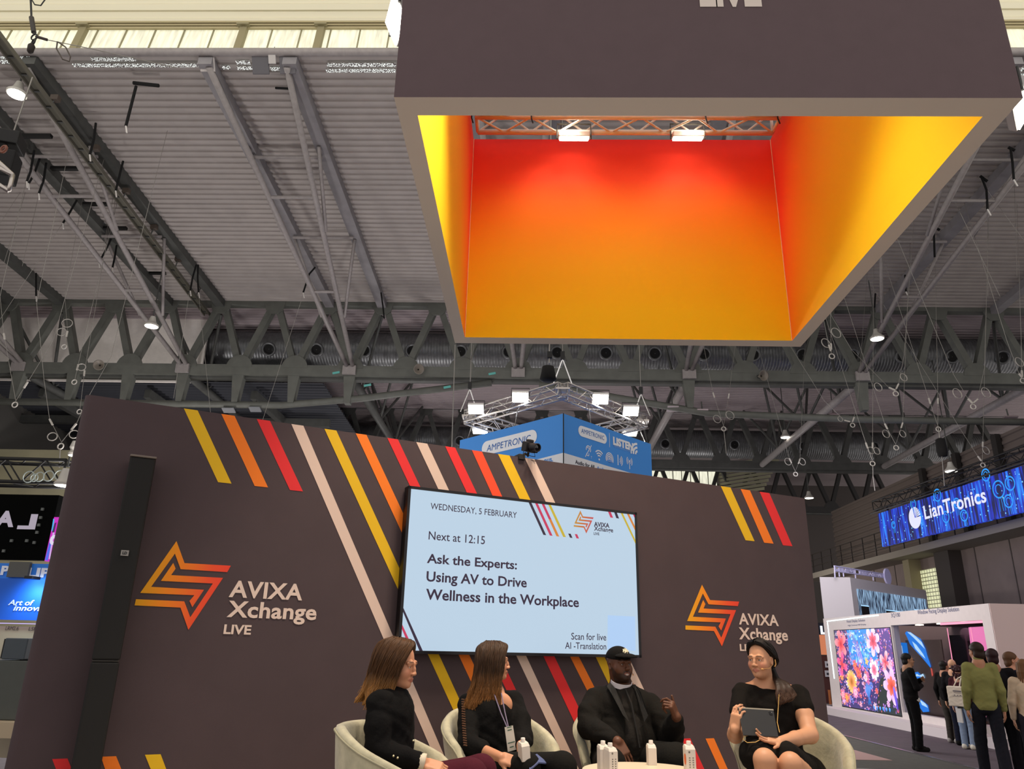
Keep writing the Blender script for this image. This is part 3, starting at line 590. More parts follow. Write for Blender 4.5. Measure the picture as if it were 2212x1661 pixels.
mb.beam(PRt.pt(c[0]-.06, c[1]-.08, .007), PRt.pt(c[0]+.06, c[1]-.08, .007), .003, .02, up=PRt.n); put_text(mb, 'A', PRt, c[0]-.03, c[1]-.05, c[0]+.03, c[1]+.03, .008, bold=.03); cube.part('triangle_icon', mb, WSG)
mb = MB(); c = ic[3]; mb.prism([PRt.pt(c[0]-.07+x, c[1]+y, .007) for x, y in ((0, -.11), (.025, -.11), (.025, .11), (0, .11))], PRt.n, .001)
for r in (.05, .09, .13): arc(mb, PRt, (c[0]-.03, c[1]), r, -50, 50, .02)
cube.part('sound_icon', mb, WSG)
mb = MB(); c = ic[4]; mb.prism([PRt.pt(c[0]-.01+x, c[1]-.12+y, .007) for x, y in ((0, 0), (.02, 0), (.02, .15), (0, .15))], PRt.n, .001); mb.poly([PRt.pt(c[0]+.025*cos(a), c[1]+.05+.025*sin(a), .007) for a in [2*pi*j/12 for j in range(12)]])
for r in (.06, .1): arc(mb, PRt, (c[0], c[1]+.05), r, -50, 50, .018); arc(mb, PRt, (c[0], c[1]+.05), r, 130, 230, .018)
cube.part('mast_icon', mb, WSG)
# pale bands at the foot of the faces
a = PRt.uv(*z8(1165, 1170)); b = PRt.uv(*z8(1880, 1385))
mb = MB().poly([PRt.pt(.01, ZB-ZT+.01, .004), PRt.pt(wr*.98, ZB-ZT+.01, .004), PRt.pt(b[0], b[1], .004), PRt.pt(.01, a[1], .004)]); cube.part('pale_band', mb, WBAND)
stext(PRt, 'Audio for All.', (1288, 1285), (1500, 1345), 42, M('#3a3a48', .6), 'lettering', bold=.02); stext(PRt, 'Audio', (1518, 1345), (1610, 1373), 34, M('#3f8fe2', .6), 'lettering', bold=.01)
a = PLf.uv(*z8(1155, 1172)); b = PLf.uv(*z8(850, 1250))
mb = MB().poly([PLf.pt(.4, ZB-ZT+.01, .004), PLf.pt(wl-.01, ZB-ZT+.01, .004), PLf.pt(wl-.01, a[1], .004), PLf.pt(b[0], b[1], .004)]); cube.part('pale_band', mb, WBAND)
stext(PLf, 'ous.', (960, 1282), (1057, 1262), 40, BL2, 'lettering', bold=.02)
# truss over the cube
ZQ = 7.1-.15; Pn = onZ(1217, 822, 7.1); Pl = onZ(995, 887.5, 7.1); Pr = onZ(1404, 898.7, 7.1); Pb = Pl+Pr-Pn
st = Thing('sign_truss', 'bright aluminium truss square hanging above the blue sign cube', 'truss', (Pn[0], (Pn[1]+Pb[1])/2, 6.8))
cen = (Pl+Pr)/2
def inn(p): q = p+(cen-p)/np.linalg.norm(cen-p)*.2; q[2] = ZQ; return q
Q = [inn(p.copy()) for p in (Pn, Pl, Pb, Pr)]
for i in range(4): truss(st, Q[i], Q[(i+1) % 4], .28, M('#b9b4ae', .35, .6), .024, .34)
for q in Q:
    st.part('corner_block', MB().box(q, (.3, .3, .04)), ALU); 
for nm, i, pos in (('near corner', 0, 0), ('left corner', 1, 0), ('right corner', 3, 0)):
    q = Q[i]; t = Thing('hanging_bridle', 'chain and wire bridle lifting the '+nm+' of the blue sign truss', 'rigging', (q[0], q[1], q[2]+.15))
    t.part('chain_leg', MB().tube([q+np.array((-.2, 0, .14)), q+np.array((0, 0, .72))], .014, 6), CHROME); t.part('chain_leg', MB().tube([q+np.array((.2, 0, .14)), q+np.array((0, 0, .72))], .014, 6), CHROME)
    t.part('hoist', MB().box(q+np.array((0, 0, .8)), (.09, .08, .18)), DARK); t.part('wire', MB().tube([q+np.array((0, 0, .88)), (q[0], q[1], roofz(q[1])-.3)], .009, 5), WIRE)
for i, (x, y, nm) in enumerate(((1028, 885, 'leftmost lit floodlight on the blue sign truss'), (1124, 859, 'lit floodlight on the left front run of the blue sign truss'), (1297, 863, 'lit floodlight on the right front run of the blue sign truss'), (1363, 889, 'lit floodlight near the right corner of the blue sign truss'))):
    lc = Q[0]+(Q[1]-Q[0])*(.86 if i == 0 else .42) if i < 2 else Q[0]+(Q[3]-Q[0])*(.44 if i == 2 else .8)
    Y = lc[1]-.35; p = onY(x, y, Y); flood(p, (0, -.35, -.55), nm, .34, .26, e=12, yoke=True)
    a_ = (cube.loc-np.array(p)); spot('sign_flood', (p[0], p[1], p[2]-.05), (p[0]*.6+.2, p[1]+.4, 5.0), 190, 110, .7, (.95, .97, 1))
for i, (x, y, nm) in enumerate(((1037, 932, 'low lit floodlight peeking left of the blue sign cube'), (1360, 937, 'low lit floodlight peeking right of the blue sign cube'))):
    flood(onY(x, y, 18.6), (0, -.2, -1), nm, .36, .26, e=10)
for k, (u, pl, w) in enumerate(((.55, PLf, wl), (.06, PLf, wl), (.3, PRt, wr), (.95, PRt, wr))):
    p = pl.pt(u*w if pl is PLf else u*w, 0); q = (Q[1]+(Q[0]-Q[1])*u if pl is PLf else Q[0]+(Q[3]-Q[0])*u)+np.array((0, 0, -.14)); cube.part('suspension_wire', MB().tube([p-pl.n*.02, q], .011, 5), CHROME)
# dark weight bag on a hook
pb_ = onY(1184, 805, 14.2); t = Thing('chain_bag', 'black fabric chain bag hanging from a hook above the blue sign', 'bag', tuple(pb_-np.array((0, 0, .22))))
t.part('bag', MB().lathe([(.05, .13), (.12, .12), (.14, 0), (.17, -.15), (.1, -.18)], pb_, (0, 0, 1), 14), M('#101010', .9), smooth=True)
t.part('hook_block', MB().box(pb_+np.array((.03, 0, .38)), (.1, .08, .14)), DARK, bevel=.01); t.part('chain', MB().tube([pb_+np.array((.02, 0, .2)), pb_+np.array((.03, 0, .9)), (pb_[0]+.03, pb_[1], 15.0)], .014, 6), WIRE)
# ---- blue LED banner on the right
L0 = onZ(1896, 1110, 7.5); L1 = onZ(2212, 1005, 7.5); dL = (L1-L0); dL /= np.linalg.norm(dL); L1x = L0+dL*14; zl = 6.1
ban = Thing('led_banner', 'long hanging blue LED banner with glowing jellyfish bubbles and a white logo, upper right', 'screen', tuple(L0*[1, 1, 0]+np.array((0, 0, zl))))
LP = Plane((L0[0], L0[1], 0), dL)
m = bpy.data.materials.new('mat_led_jelly'); m.use_nodes = True; nt = m.node_tree; b = nt.nodes['Principled BSDF']; N = nt.nodes.new; lk = nt.links.new
tc = N('ShaderNodeTexCoord'); mp = N('ShaderNodeMapping'); mp.inputs['Scale'].default_value = (1.6, 1.6, .12); nz = N('ShaderNodeTexNoise'); nz.inputs['Scale'].default_value = 5; nz.inputs['Detail'].default_value = 4
lk(tc.outputs['Object'], mp.inputs[0]); lk(mp.outputs[0], nz.inputs['Vector']); rp_ = N('ShaderNodeValToRGB'); e = rp_.color_ramp.elements
e[0].position = .42; e[0].color = (.004, .006, .06, 1); e[1].position = .7; e[1].color = (.02, .3, 1, 1); e.new(.55).color = (.01, .03, .55, 1)
lk(nz.outputs['Fac'], rp_.inputs[0]); lk(rp_.outputs[0], b.inputs['Emission Color']); b.inputs['Emission Strength'].default_value = 1.1; b.inputs['Base Color'].default_value = (.01, .01, .01, 1)
bp_ = ban.part('screen', MB().prism([LP.pt(0, zl), LP.pt(14, zl), LP.pt(14, 7.5), LP.pt(0, 7.5)], LP.n, .12), m)
def z9(x, y): return (1740+x/4.686, 980+y/4.686)
JEL = M('#2a9cff', .4, emit=1.0)
mb = MB()
for (x, y, r) in ((1955, 360, .28), (2070, 300, .22), (2055, 480, .2), (1420, 640, .2), (1605, 625, .19), (1335, 420, .22), (1090, 510, .18), (890, 720, .13), (1530, 500, .17), (1825, 215, .2)):
    c = LP.uv(*z9(x, y)); arc(mb, LP, c, r, 0, 360, .05, .004, 20); arc(mb, LP, c, r*.55, 20, 250, .03, .004, 10)
    for q in (-.3, .1, .4): mb.poly([LP.pt(c[0]+q*r, c[1]-r, .004), LP.pt(c[0]+q*r+.02, c[1]-r, .004), LP.pt(c[0]+q*r*1.4+.02, max(zl+.02, c[1]-r*2.6), .004), LP.pt(c[0]+q*r*1.4, max(zl+.02, c[1]-r*2.6), .004)])
o = ban.part('jellyfish_picture', mb, JEL, sub=bp_); o['kind'] = 'stuff'
mb = MB(); rnd = random.Random(3)
for i in range(120):
    u = rnd.uniform(.1, 10); v = rnd.uniform(zl+.05, 7.4); r = rnd.uniform(.012, .03); mb.poly([LP.pt(u+r*cos(a), v+r*sin(a), .005) for a in [2*pi*j/7 for j in range(7)]])
o = ban.part('sparkle_dots', mb, M('#7fd6ff', .4, emit=1.2), sub=bp_); o['kind'] = 'stuff'
WE = M('#e6e8ff', .4, emit=1.0)
c = LP.uv(*z9(1108, 648)); a = LP.uv(*z9(1108, 535)); R_ = a[1]-c[1]
mb = MB(); mb.poly([LP.pt(*c, .006)]+[LP.pt(c[0]+R_*cos(t), c[1]+R_*sin(t), .006) for t in [radians(100+260*j/30) for j in range(31)]])
for j in range(6): t = radians(8+14*j); mb.poly([LP.pt(c[0]+.12*R_*cos(t), c[1]+.12*R_*sin(t), .006), LP.pt(c[0]+R_*cos(t), c[1]+R_*sin(t), .006), LP.pt(c[0]+R_*cos(t+.17), c[1]+R_*sin(t+.17), .006)])
ban.part('logo_disc', mb, WE, sub=bp_)
mb = MB(); a = LP.uv(*z9(1212, 668)); b2 = LP.uv(*z9(1835, 470)); d_ = LP.uv(*z9(1205, 540)); put_text(mb, 'LianTronics', LP, a[0], a[1], b2[0], d_[1]+.05, .008, bold=.02, spacing=1.02); ban.part('lettering', mb, WE, sub=bp_)
bt = Thing('banner_truss', 'black truss carrying the blue LED banner along its top edge', 'truss', tuple(L0*[1, 1, 0]+np.array((0, 0, 7.6))))
off = -LP.n*.35; truss(bt, LP.pt(-.6, 7.95, 0)+off, LP.pt(13, 7.95, 0)+off, .4, M('#1d1c1b', .5), .035, .5); bt.part('lower_rail', MB().tube([LP.pt(-.5, 7.58, .05), LP.pt(13, 7.58, .05)], .03, 6), M('#3a3836', .5))
for u in (.3, 4, 8): bt.part('hanger', MB().beam(LP.pt(u, 7.5, -.3), LP.pt(u, 7.8, -.3), .06, .06), BLK)
# ---- right side wall with walkway
mb = MB(); XW = 18.0
P0 = onX(1800, 1130, XW)
def corrw(mb, X, Y0, Y1, z0, z1, pitch=.3, amp=.07):
    k = int((z1-z0)/pitch); rows = []
    for i in range(k):
        for t, h in ((0, 0), (.4, 0), (.5, amp), (.9, amp)): rows.append((X-h, z0+(i+t)*pitch))
    mb.grid([[(x, Y0, z), (x, Y1, z)] for x, z in rows])
corrw(mb, XW+1.2, 10, 49, 6.2, 10.5); struct('wall_right', mb, M('#6b6058', .8))
mb = MB(); mb.box((XW+.3, 30, 3.05), (.3, 36, 6.1)); 
struct('wall_right_lower', mb, M('#7a6c66', .85, noise=.06, nscale=2))
mb = MB()
for i in range(12): mb.box((XW+.14, 20+i*2.4, 3), (.02, .05, 6))
struct('trim_2', mb, M('#4a423e', .8))
bal = Thing('wall_walkway', 'concrete walkway with thin railing along the right hall wall behind the LED banner', 'walkway', (XW, 30, 6))
bal.part('slab', MB().box((XW-.1, 32, 6.15), (2.2, 34, .3)), M('#8d8578', .8)); 
for z in (.4, .75, 1.1): bal.part('rail', MB().beam((XW-1.1, 15, 6.3+z), (XW-1.1, 49, 6.3+z), .03, .03), M('#3a342e', .6))
for i in range(24): bal.part('rail_post', MB().beam((XW-1.1, 15+i*1.45, 6.3), (XW-1.1, 15+i*1.45, 7.42), .04, .04), M('#2b2622', .6))
for i in range(9):
    mb = MB().box((XW+1.0, 12+i*3.1, 8.3), (.2, .35, 4.2)); solo('wall_column', 'dark wall column behind the walkway, number %d from the front of the hall' % (i+1) if 0 else 'dark steel column on the corrugated right wall above the walkway', 'column', mb, M('#2b2723', .7), group='columns on the right wall')
q = [onX(1985, 1232, XW), onX(2038, 1224, XW), onX(2052, 1298, XW)]
wy0, wy1, wz1, wz0 = q[0][1], q[1][1], 5.5, 2.6
w = Thing('glass_block_window', 'tall lit glass block window in the concrete wall above the white booth', 'window', (XW, (wy0+wy1)/2, wz0))
gm = bpy.data.materials.new('mat_glass_block'); gm.use_nodes = True; nt = gm.node_tree; b = nt.nodes['Principled BSDF']; tcx = nt.nodes.new('ShaderNodeTexCoord'); sp = nt.nodes.new('ShaderNodeSeparateXYZ'); cb = nt.nodes.new('ShaderNodeCombineXYZ'); bk = nt.nodes.new('ShaderNodeTexBrick')
nt.links.new(tcx.outputs['Object'], sp.inputs[0]); nt.links.new(sp.outputs['Y'], cb.inputs['X']); nt.links.new(sp.outputs['Z'], cb.inputs['Y']); nt.links.new(cb.outputs[0], bk.inputs['Vector'])
bk.offset = 0; bk.inputs['Color1'].default_value = lin('#e6e4b6')+(1,); bk.inputs['Color2'].default_value = lin('#d6d8aa')+(1,); bk.inputs['Mortar'].default_value = lin('#6d6c50')+(1,); bk.inputs['Scale'].default_value = 1; bk.inputs['Brick Width'].default_value = .24; bk.inputs['Row Height'].default_value = .17; bk.inputs['Mortar Size'].default_value = .022
nt.links.new(bk.outputs['Color'], b.inputs['Emission Color']); b.inputs['Emission Strength'].default_value = .95; b.inputs['Base Color'].default_value = (.02, .02, .02, 1)
w.part('panes', MB().box((XW+.1, (wy0+wy1)/2, (wz0+wz1)/2), (.1, wy0-wy1, wz1-wz0)), gm)
w.part('jamb', MB().box((XW-.1, wy0+.35, 3.9), (.6, .6, 4.2)), M('#8a8063', .8)); w.part('jamb', MB().box((XW-.1, wy1-.7, 3.9), (.6, 1.2, 4.2)), M('#3b342f', .8))
# ---- white booth with window displays
bx0 = onZ(1803, 1553, 0); bd = np.array((.03, -1, 0)); bd /= np.linalg.norm(bd)
BP = Plane((9.35, 25.6, 0), bd); WB = M('#d3cac8', .7, noise=.02); HB = 2.79; UL = BP.uv(2133, 1293)[0]
bo = Thing('display_booth', 'white exhibition booth with flower screen and window displays on the right', 'booth', tuple(BP.pt(UL/2, 0)))
def bpx(x, y, off=0): return BP.uv(x, y, off)
ua, ub = bpx(1925, 1355)[0], bpx(2120, 1330)[0]          # window opening
mb = MB(); D = 1.6
vb_, vt_ = .42, (bpx(1925, 1355)[1]+bpx(2125, 1334)[1])/2
def bwall(u0, u1, v0, v1): mb.prism([BP.pt(u0, v0), BP.pt(u1, v0), BP.pt(u1, v1), BP.pt(u0, v1)], BP.n, .2)
bwall(0, ua, 0, HB); bwall(ua, ub, vt_, HB); bwall(ua, ub, 0, .36); bwall(ub, UL, 0, HB); bo.part('front_wall', mb, WB)
mb = MB(); mb.prism([BP.pt(UL+.02, 0, -.01), BP.pt(UL+.02, 0, -6), BP.pt(UL+.02, HB, -6), BP.pt(UL+.02, HB, -.01)], bd, .018); bo.part('end_wall', mb, M('#d9c2bf', .7))
mb = MB(); mb.prism([BP.pt(0, 0, -D), BP.pt(UL, 0, -D), BP.pt(UL, HB, -D), BP.pt(0, HB, -D)], BP.n, .1); bo.part('back_wall', mb, M('#8a736b', .8))
mb = MB(); mb.add([BP.pt(ua, vt_, -.2), BP.pt(ub, vt_, -.2), BP.pt(ub, vt_, -D), BP.pt(ua, vt_, -D)], [(0, 1, 2, 3)]); bo.part('display_ceiling', mb, M('#7a5f58', .7))
mb = MB().box(BP.pt(UL/2-.2, .1, .35), (UL+.6, .75, .2), bd, BP.n); mb = MB().box(BP.pt(UL/2-.2, .1, .2), (UL+.6, .4, .2), bd, BP.n); bo.part('step_plinth', mb, M('#cfc6c8', .7))
gl = bpy.data.materials.new('mat_display_glass'); gl.use_nodes = True; b = gl.node_tree.nodes['Principled BSDF']; b.inputs['Base Color'].default_value = (.8, .8, .85, 1); b.inputs['Transmission Weight'].default_value = 1; b.inputs['Roughness'].default_value = .02; b.inputs['IOR'].default_value = 1.05
bo.part('window_pane', MB().prism([BP.pt(ua, .36, -.06), BP.pt(ub, .36, -.06), BP.pt(ub, vt_, -.06), BP.pt(ua, vt_, -.06)], BP.n, .01), gl)
spot('display_light', tuple(BP.pt(ua+1.5, vt_-.1, -.5)), tuple(BP.pt(ua+1.5, .5, -1.2)), 25, 150, .9, (1, .85, .75)); spot('display_light', tuple(BP.pt(ub-1.5, vt_-.1, -.35)), tuple(BP.pt(ub-1.2, .8, -.6)), 18, 150, .9, (1, .7, .75))
DKS = M('#14110f', .25)
uw = bpx(2085, 1340)[0]; us = bpx(2000, 1350)[0]
d1 = bo.part('transparent_screen', MB().prism([BP.pt(ua+.05, .4, -.3), BP.pt(us, .4, -.3), BP.pt(us, 2.1, -.3), BP.pt(ua+.05, 2.1, -.3)], BP.n, .03), M('#5c4f48', .15))
def wz(x, y): return (1920+x/7.551, 1300+y/7.551)
WH1, WH2, WH3 = M('#1f7fe8', .4, emit=1.1), M('#bfe6ff', .4, emit=1.1), M('#e05a4a', .4, emit=1)
def ws(pts, m, nm, o=-.28): return bo.part(nm, MB().poly([BP.pt(*bpx(*wz(*p), o), o) for p in pts]), m, sub=d1)
ws([(265, 510), (290, 480), (350, 490), (430, 545), (520, 600), (600, 760), (625, 860), (690, 1050), (680, 1075), (560, 930), (440, 800), (345, 690), (300, 580)], WH1, 'glowing_whale'); ws([(300, 490), (360, 500), (450, 570), (540, 660), (590, 770), (500, 680), (400, 580)], WH2, 'whale_highlight', -.279); ws([(380, 640), (450, 700), (560, 850), (600, 930), (520, 860), (430, 760)], WH2, 'whale_highlight', -.279)
ws([(680, 1075), (705, 1090), (722, 1190), (705, 1220)], WH3, 'whale_tail')
ws([(395, 1210), (430, 1150), (475, 1140), (530, 1200), (590, 1240), (520, 1235), (450, 1255), (405, 1250)], WH1, 'small_glowing_fish'); ws([(410, 1215), (460, 1170), (500, 1200), (560, 1170), (590, 1245), (500, 1215)], WH2, 'fish_highlight', -.279)
ws([(470, 1570), (540, 1600), (640, 1690), (660, 1790), (560, 1800), (490, 1700)], WH1, 'lower_glowing_whale'); ws([(500, 1590), (600, 1660), (640, 1730), (540, 1680)], WH2, 'whale_highlight', -.279)
ws([(165, 660), (295, 670), (335, 940), (200, 930)], M('#1677d8', .4, emit=1), 'blue_poster', -.29); ws([(175, 710), (215, 715), (235, 840), (190, 840)], M('#b9d4f0', .4, emit=.8), 'poster_text_block', -.285)
bo.part('dark_screen', MB().prism([BP.pt(us+.1, .4, -.45), BP.pt(uw, .4, -.45), BP.pt(uw, 2.2, -.45), BP.pt(us+.1, 2.2, -.45)], BP.n, .05), M('#0d0c10', .15))
PKL = M('#ff9ab8', .4, emit=1.2)
for x in (2030, 2080): u = bpx(x, 1400)[0]; bo.part('pink_light_strip', MB().beam(BP.pt(u, .5, -.25), BP.pt(u, 2.35, -.25), .015, .015), PKL)
bo.part('pink_light_strip', MB().beam(BP.pt(us+.6, vt_-.03, -.03), BP.pt(ub, vt_-.03, -.03), .02, .05), PKL)
ps = bo.part('pink_screen', MB().prism([BP.pt(*bpx(*wz(*p), -.3), -.3) for p in ((1345, 800), (1715, 790), (1640, 395), (1300, 415))], BP.n, .03), M('#ff86c0', .4, emit=1.0)); bo.part('pink_backdrop', MB().prism([BP.pt(uw+.05, .4, -.5), BP.pt(ub, .4, -.5), BP.pt(ub, 2.36, -.5), BP.pt(uw+.05, 2.36, -.5)], BP.n, .05), M('#c99a9c', .7))
DL = M('#fff6e0', .3, emit=5)
for x, y in ((1975, 1345), (2021, 1341), (2073, 1336)): bo.part('downlight', MB().box(BP.pt(bpx(x, y)[0], vt_-.02, -.12), (.18, .12, .02), bd, BP.n), DL)
spot('booth_pink', tuple(BP.pt(UL-1.5, 2.2, -.3)), tuple(BP.pt(UL-1.2, 0, 1.6)), 40, 130, .8, (1, .45, .62))
area('booth_fill', (5.2, 19.5, 6.2), (9.4, 20.5, 1.2), 5, 260, (1, .93, .93)); area('tower_fill', (9.0, 23.5, 6.5), (12.5, 28, 3), 3, 130, (.9, .88, 1))  # unseen area lights added to brighten the booth and the tower
# LED trim lines on the flower display
LEDW = M('#e6fbff', .4, emit=2)
uf0, uf1 = bpx(1800, 1366)[0], bpx(1922, 1352)[0]
bo.part('led_line', MB().tube([BP.pt(*bpx(1787, 1342), .01), BP.pt(*bpx(1898, 1329), .01)], .014, 6), LEDW); bo.part('led_line', MB().tube([BP.pt(*bpx(1788, 1344), .01), BP.pt(*bpx(1803, 1466), .01)], .016, 6), LEDW); bo.part('led_line', MB().tube([BP.pt(*bpx(1831, 1536), .01), BP.pt(*bpx(1951, 1555), .01)], .014, 6), LEDW)
fm = bpy.data.materials.new('mat_flower_screen'); fm.use_nodes = True; nt = fm.node_tree; b = nt.nodes['Principled BSDF']; N = nt.nodes.new; lk = nt.links.new
at = N('ShaderNodeAttribute'); at.attribute_name = 'Col'; lk(at.outputs['Color'], b.inputs['Emission Color']); b.inputs['Emission Strength'].default_value = 1.35; b.inputs['Base Color'].default_value = (.01, .01, .01, 1)
# flower picture: petals laid out in picture coordinates (0..1)
def flower_picture(mb, cols, pl, u0, u1, v0, v1):
    rnd = random.Random(11); lay = [.004]
    def P(x, y): return pl.pt(u0+(u1-u0)*min(1, max(0, x)), v0+(v1-v0)*min(1, max(0, y)), lay[0])
    def add(pts, col): mb.poly(pts); cols.extend([lin(col)]*len(pts))
    asp = (u1-u0)/(v1-v0)
    def petal(x, y, a, L, w, c, tipc=None):
        pts = []; cc = np.array(lin(c)); tc = np.array(lin(tipc)) if tipc else np.minimum(1, cc*1.25+.12); bc = cc*.55; n = 10
        for t in np.linspace(0, 2*pi, n, endpoint=False):
            px = L/2+L/2*cos(t); py = w*sin(t)*(.75+.25*cos(t)); pts.append(P(x+(px*cos(a)-py*sin(a))/asp, y+px*sin(a)+py*cos(a)))
            f = px/L; cols.append(tuple(bc*(1-f)*(1-f)+cc*2*f*(1-f)+tc*f*f))
        lay[0] += .00002; mb.poly(pts)
    add([P(0, 0), P(1, 0), P(1, 1), P(0, 1)], '#3a2f6a'); lay[0] += .0002
    add([P(.25, .55), P(.75, .5), P(.75, 1), P(.25, 1)], '#2a86d8'); add([P(.6, 0), P(1, 0), P(1, .5), P(.75, .4)], '#1e2a2c'); add([P(.78, .6), P(1, .5), P(1, 1), P(.78, 1)], '#5a3f8a'); lay[0] += .0002
    pal = ['#d05aa0', '#e87ab0', '#c060c8', '#a070d8', '#e84a50', '#f06a70', '#f0a0c0', '#8a5ac0', '#d8a0e0', '#4a6ad0', '#f08a40']
    for i in range(60): petal(rnd.uniform(.25, .78), rnd.uniform(.6, .98), rnd.uniform(0, 6), rnd.uniform(.05, .12), rnd.uniform(.02, .04), rnd.choice(['#2f8ee0', '#3a9cf0', '#63b4f4', '#8ac8f6', '#2a7ad0']))
    for i in range(900):
        x, y = rnd.random(), rnd.random()
        if y > .58 and .3 < x < .72 and rnd.random() < .75: continue
        if x > .62 and y < .35 and rnd.random() < .7: continue
        petal(x, y, rnd.uniform(0, 6.28), rnd.uniform(.02, .05), rnd.uniform(.006, .014), rnd.choice(pal))
    for i in range(40): petal(rnd.uniform(.3, .75), rnd.uniform(.7, .98), 0, .05, .012, '#bfe0f8')
    def flower(x, y, R, n, c1, c2, a0=0, w=.35):
        for k in range(n): petal(x, y, a0+2*pi*k/n, R, R*w, c1)
        for k in range(n): petal(x, y, a0+2*pi*k/n+.2, R*.55, R*.2, c2)
    for i in range(75):
        x, y = rnd.random(), rnd.uniform(.04, .62)
        if x > .6 and y < .4 and rnd.random() < .6: continue
        R = rnd.uniform(.025, .06); n = rnd.choice((5, 6, 8, 10)); c1 = rnd.choice(pal+['#f4c0d4', '#e8d0f0']); a0 = rnd.uniform(0, 6)
        for k in range(n): petal(x, y, a0+2*pi*k/n, R, R*.28, c1)
        petal(x-R*.15/asp, y, 0, R*.35, R*.17, '#f0b040')
    for x in (.36, .4, .44): petal(x, .95-(x-.36)*1, -1.2, .35, .02, '#9a7ad0')
    petal(.6, .95, -1.1, .2, .014, '#f0b070')
    flower(.12, .82, .2, 5, '#f06878', '#e83040', .5); flower(.1, .55, .17, 4, '#d02a78', '#f04050', 1.2); flower(.25, .33, .16, 18, '#f0a840', '#d07a28', 0, .16)
    flower(.72, .85, .2, 6, '#e8b8e0', '#e84a6a', .3); flower(.88, .6, .15, 4, '#f4a0b0', '#f05068', 1.1); flower(.68, .5, .13, 8, '#f8d0e0', '#f06a90', .2); flower(.93, .32, .22, 7, '#e8a8e0', '#f0503a', .4)
    flower(.4, .45, .08, 7, '#e02838', '#f06040', .2); flower(.35, .55, .07, 6, '#e82a30', '#f07a50', .2); flower(.57, .6, .05, 5, '#f0b040', '#f0d060')
    flower(.12, .12, .07, 6, '#f06a30', '#f0a040'); flower(.05, .15, .08, 6, '#f05878', '#f8a0b0'); flower(.3, .2, .08, 9, '#f070a0', '#f8b0c8')
    for k in range(9): petal(.5+.01*k, .06, 1.0+.16*k, .28, .014, '#1f6fc8')
    for k in range(6): petal(.6+.05*k, .02, 1.5, .05, .03, '#3a8af0')
    petal(.98, .03, 1.7, .3, .04, '#5a3ad0')
mb = MB(); cols = []; v0_, v1_ = (bpx(1945, 1543)[1]+bpx(1811, 1525)[1])/2, (bpx(1922, 1352)[1]+bpx(1800, 1366)[1])/2
flower_picture(mb, cols, BP, uf0+.1, uf1-.02, v0_, v1_)
fd = bo.part('flower_screen', MB().prism([BP.pt(uf0+.05, v0_-.03, .003), BP.pt(uf1+.02, v0_-.03, .003), BP.pt(uf1+.02, v1_+.02, .003), BP.pt(uf0+.05, v1_+.02, .003)], BP.n, .06), BLK)
o = bo.part('flower_picture', mb, fm, sub=fd, colors=cols); o['kind'] = 'stuff'
INKB = M('#3d4a78', .6)
def bt_(s, bl, br, h, **k):
    a = bpx(*bl); b = bpx(*br); c = bpx(bl[0], bl[1]-h); mb = MB(); put_text(mb, s, BP, a[0], min(a[1], b[1]), b[0], min(a[1], b[1])+c[1]-a[1], .004, **k); bo.part('lettering', mb, INKB)
bt_('3Q100', (1926, 1335), (1945, 1332), 10); bt_('Window Facing Display Solution', (1983, 1330), (2072, 1319), 12); bt_('Retail Display Solution', (1830, 1346.5), (1869, 1341), 7); bt_('High Contrast MIP Display', (1832, 1353.5), (1871, 1349), 4)
a = bpx(*[1780+160/11.87, 1320+610/11.87]); mb = MB(); put_text(mb, 'Customize', BP, uf0+.15, v1_-.15, uf0+1.5, v1_-.06, .012); bo.part('screen_lettering', mb, M('#f4f0f4', .4, emit=1), sub=fd)
# ---- second white booth tower behind
T1 = onY(1836, 1247, 27.0); T0 = onY(1773, 1250, 27.0); T2 = onZ(2000, 1275, T1[2]); TB = M('#cfc9cc', .7)
tw = Thing('booth_tower', 'tall white booth block with waterfall screen behind the white display booth', 'booth', (T1[0], T1[1]+1, 0))
T0 = np.array((T0[0], 27.0, T1[2])); h_ = T1[2]
mb = MB(); mb.prism([(T0[0], T0[1]+.1, h_), (T1[0], T1[1], h_), (T2[0], T2[1], h_), (T2[0]-1.8, T2[1]+2.5, h_)], (0, 0, 1), h_); tw.part('block', mb, TB)
TW = Plane((T1[0], T1[1], 0), T2-T1); a = TW.uv(1850, 1272); b = TW.uv(1998, 1293)
wm = bpy.data.materials.new('mat_waterfall_screen'); wm.use_nodes = True; nt = wm.node_tree; bb = nt.nodes['Principled BSDF']; N = nt.nodes.new; lk = nt.links.new
tc = N('ShaderNodeTexCoord'); mp = N('ShaderNodeMapping'); mp.inputs['Scale'].default_value = (4.5, 4.5, .7); nz = N('ShaderNodeTexNoise'); nz.inputs['Scale'].default_value = 4; nz.inputs['Detail'].default_value = 8; lk(tc.outputs['Object'], mp.inputs[0]); lk(mp.outputs[0], nz.inputs['Vector']); rr = N('ShaderNodeValToRGB'); e = rr.color_ramp.elements; e[0].position = .4; e[0].color = (.005, .008, .03, 1); e[1].position = .68; e[1].color = (.45, .7, 1, 1); lk(nz.outputs['Fac'], rr.inputs[0]); lk(rr.outputs[0], bb.inputs['Emission Color']); bb.inputs['Emission Strength'].default_value = .9; bb.inputs['Base Color'].default_value = (.01, .01, .01, 1)
sc_ = tw.part('waterfall_screen', MB().prism([TW.pt(a[0], 1.2, .03), TW.pt(b[0], 1.2, .03), TW.pt(b[0], a[1], .03), TW.pt(a[0], a[1], .03)], TW.n, .06), wm)
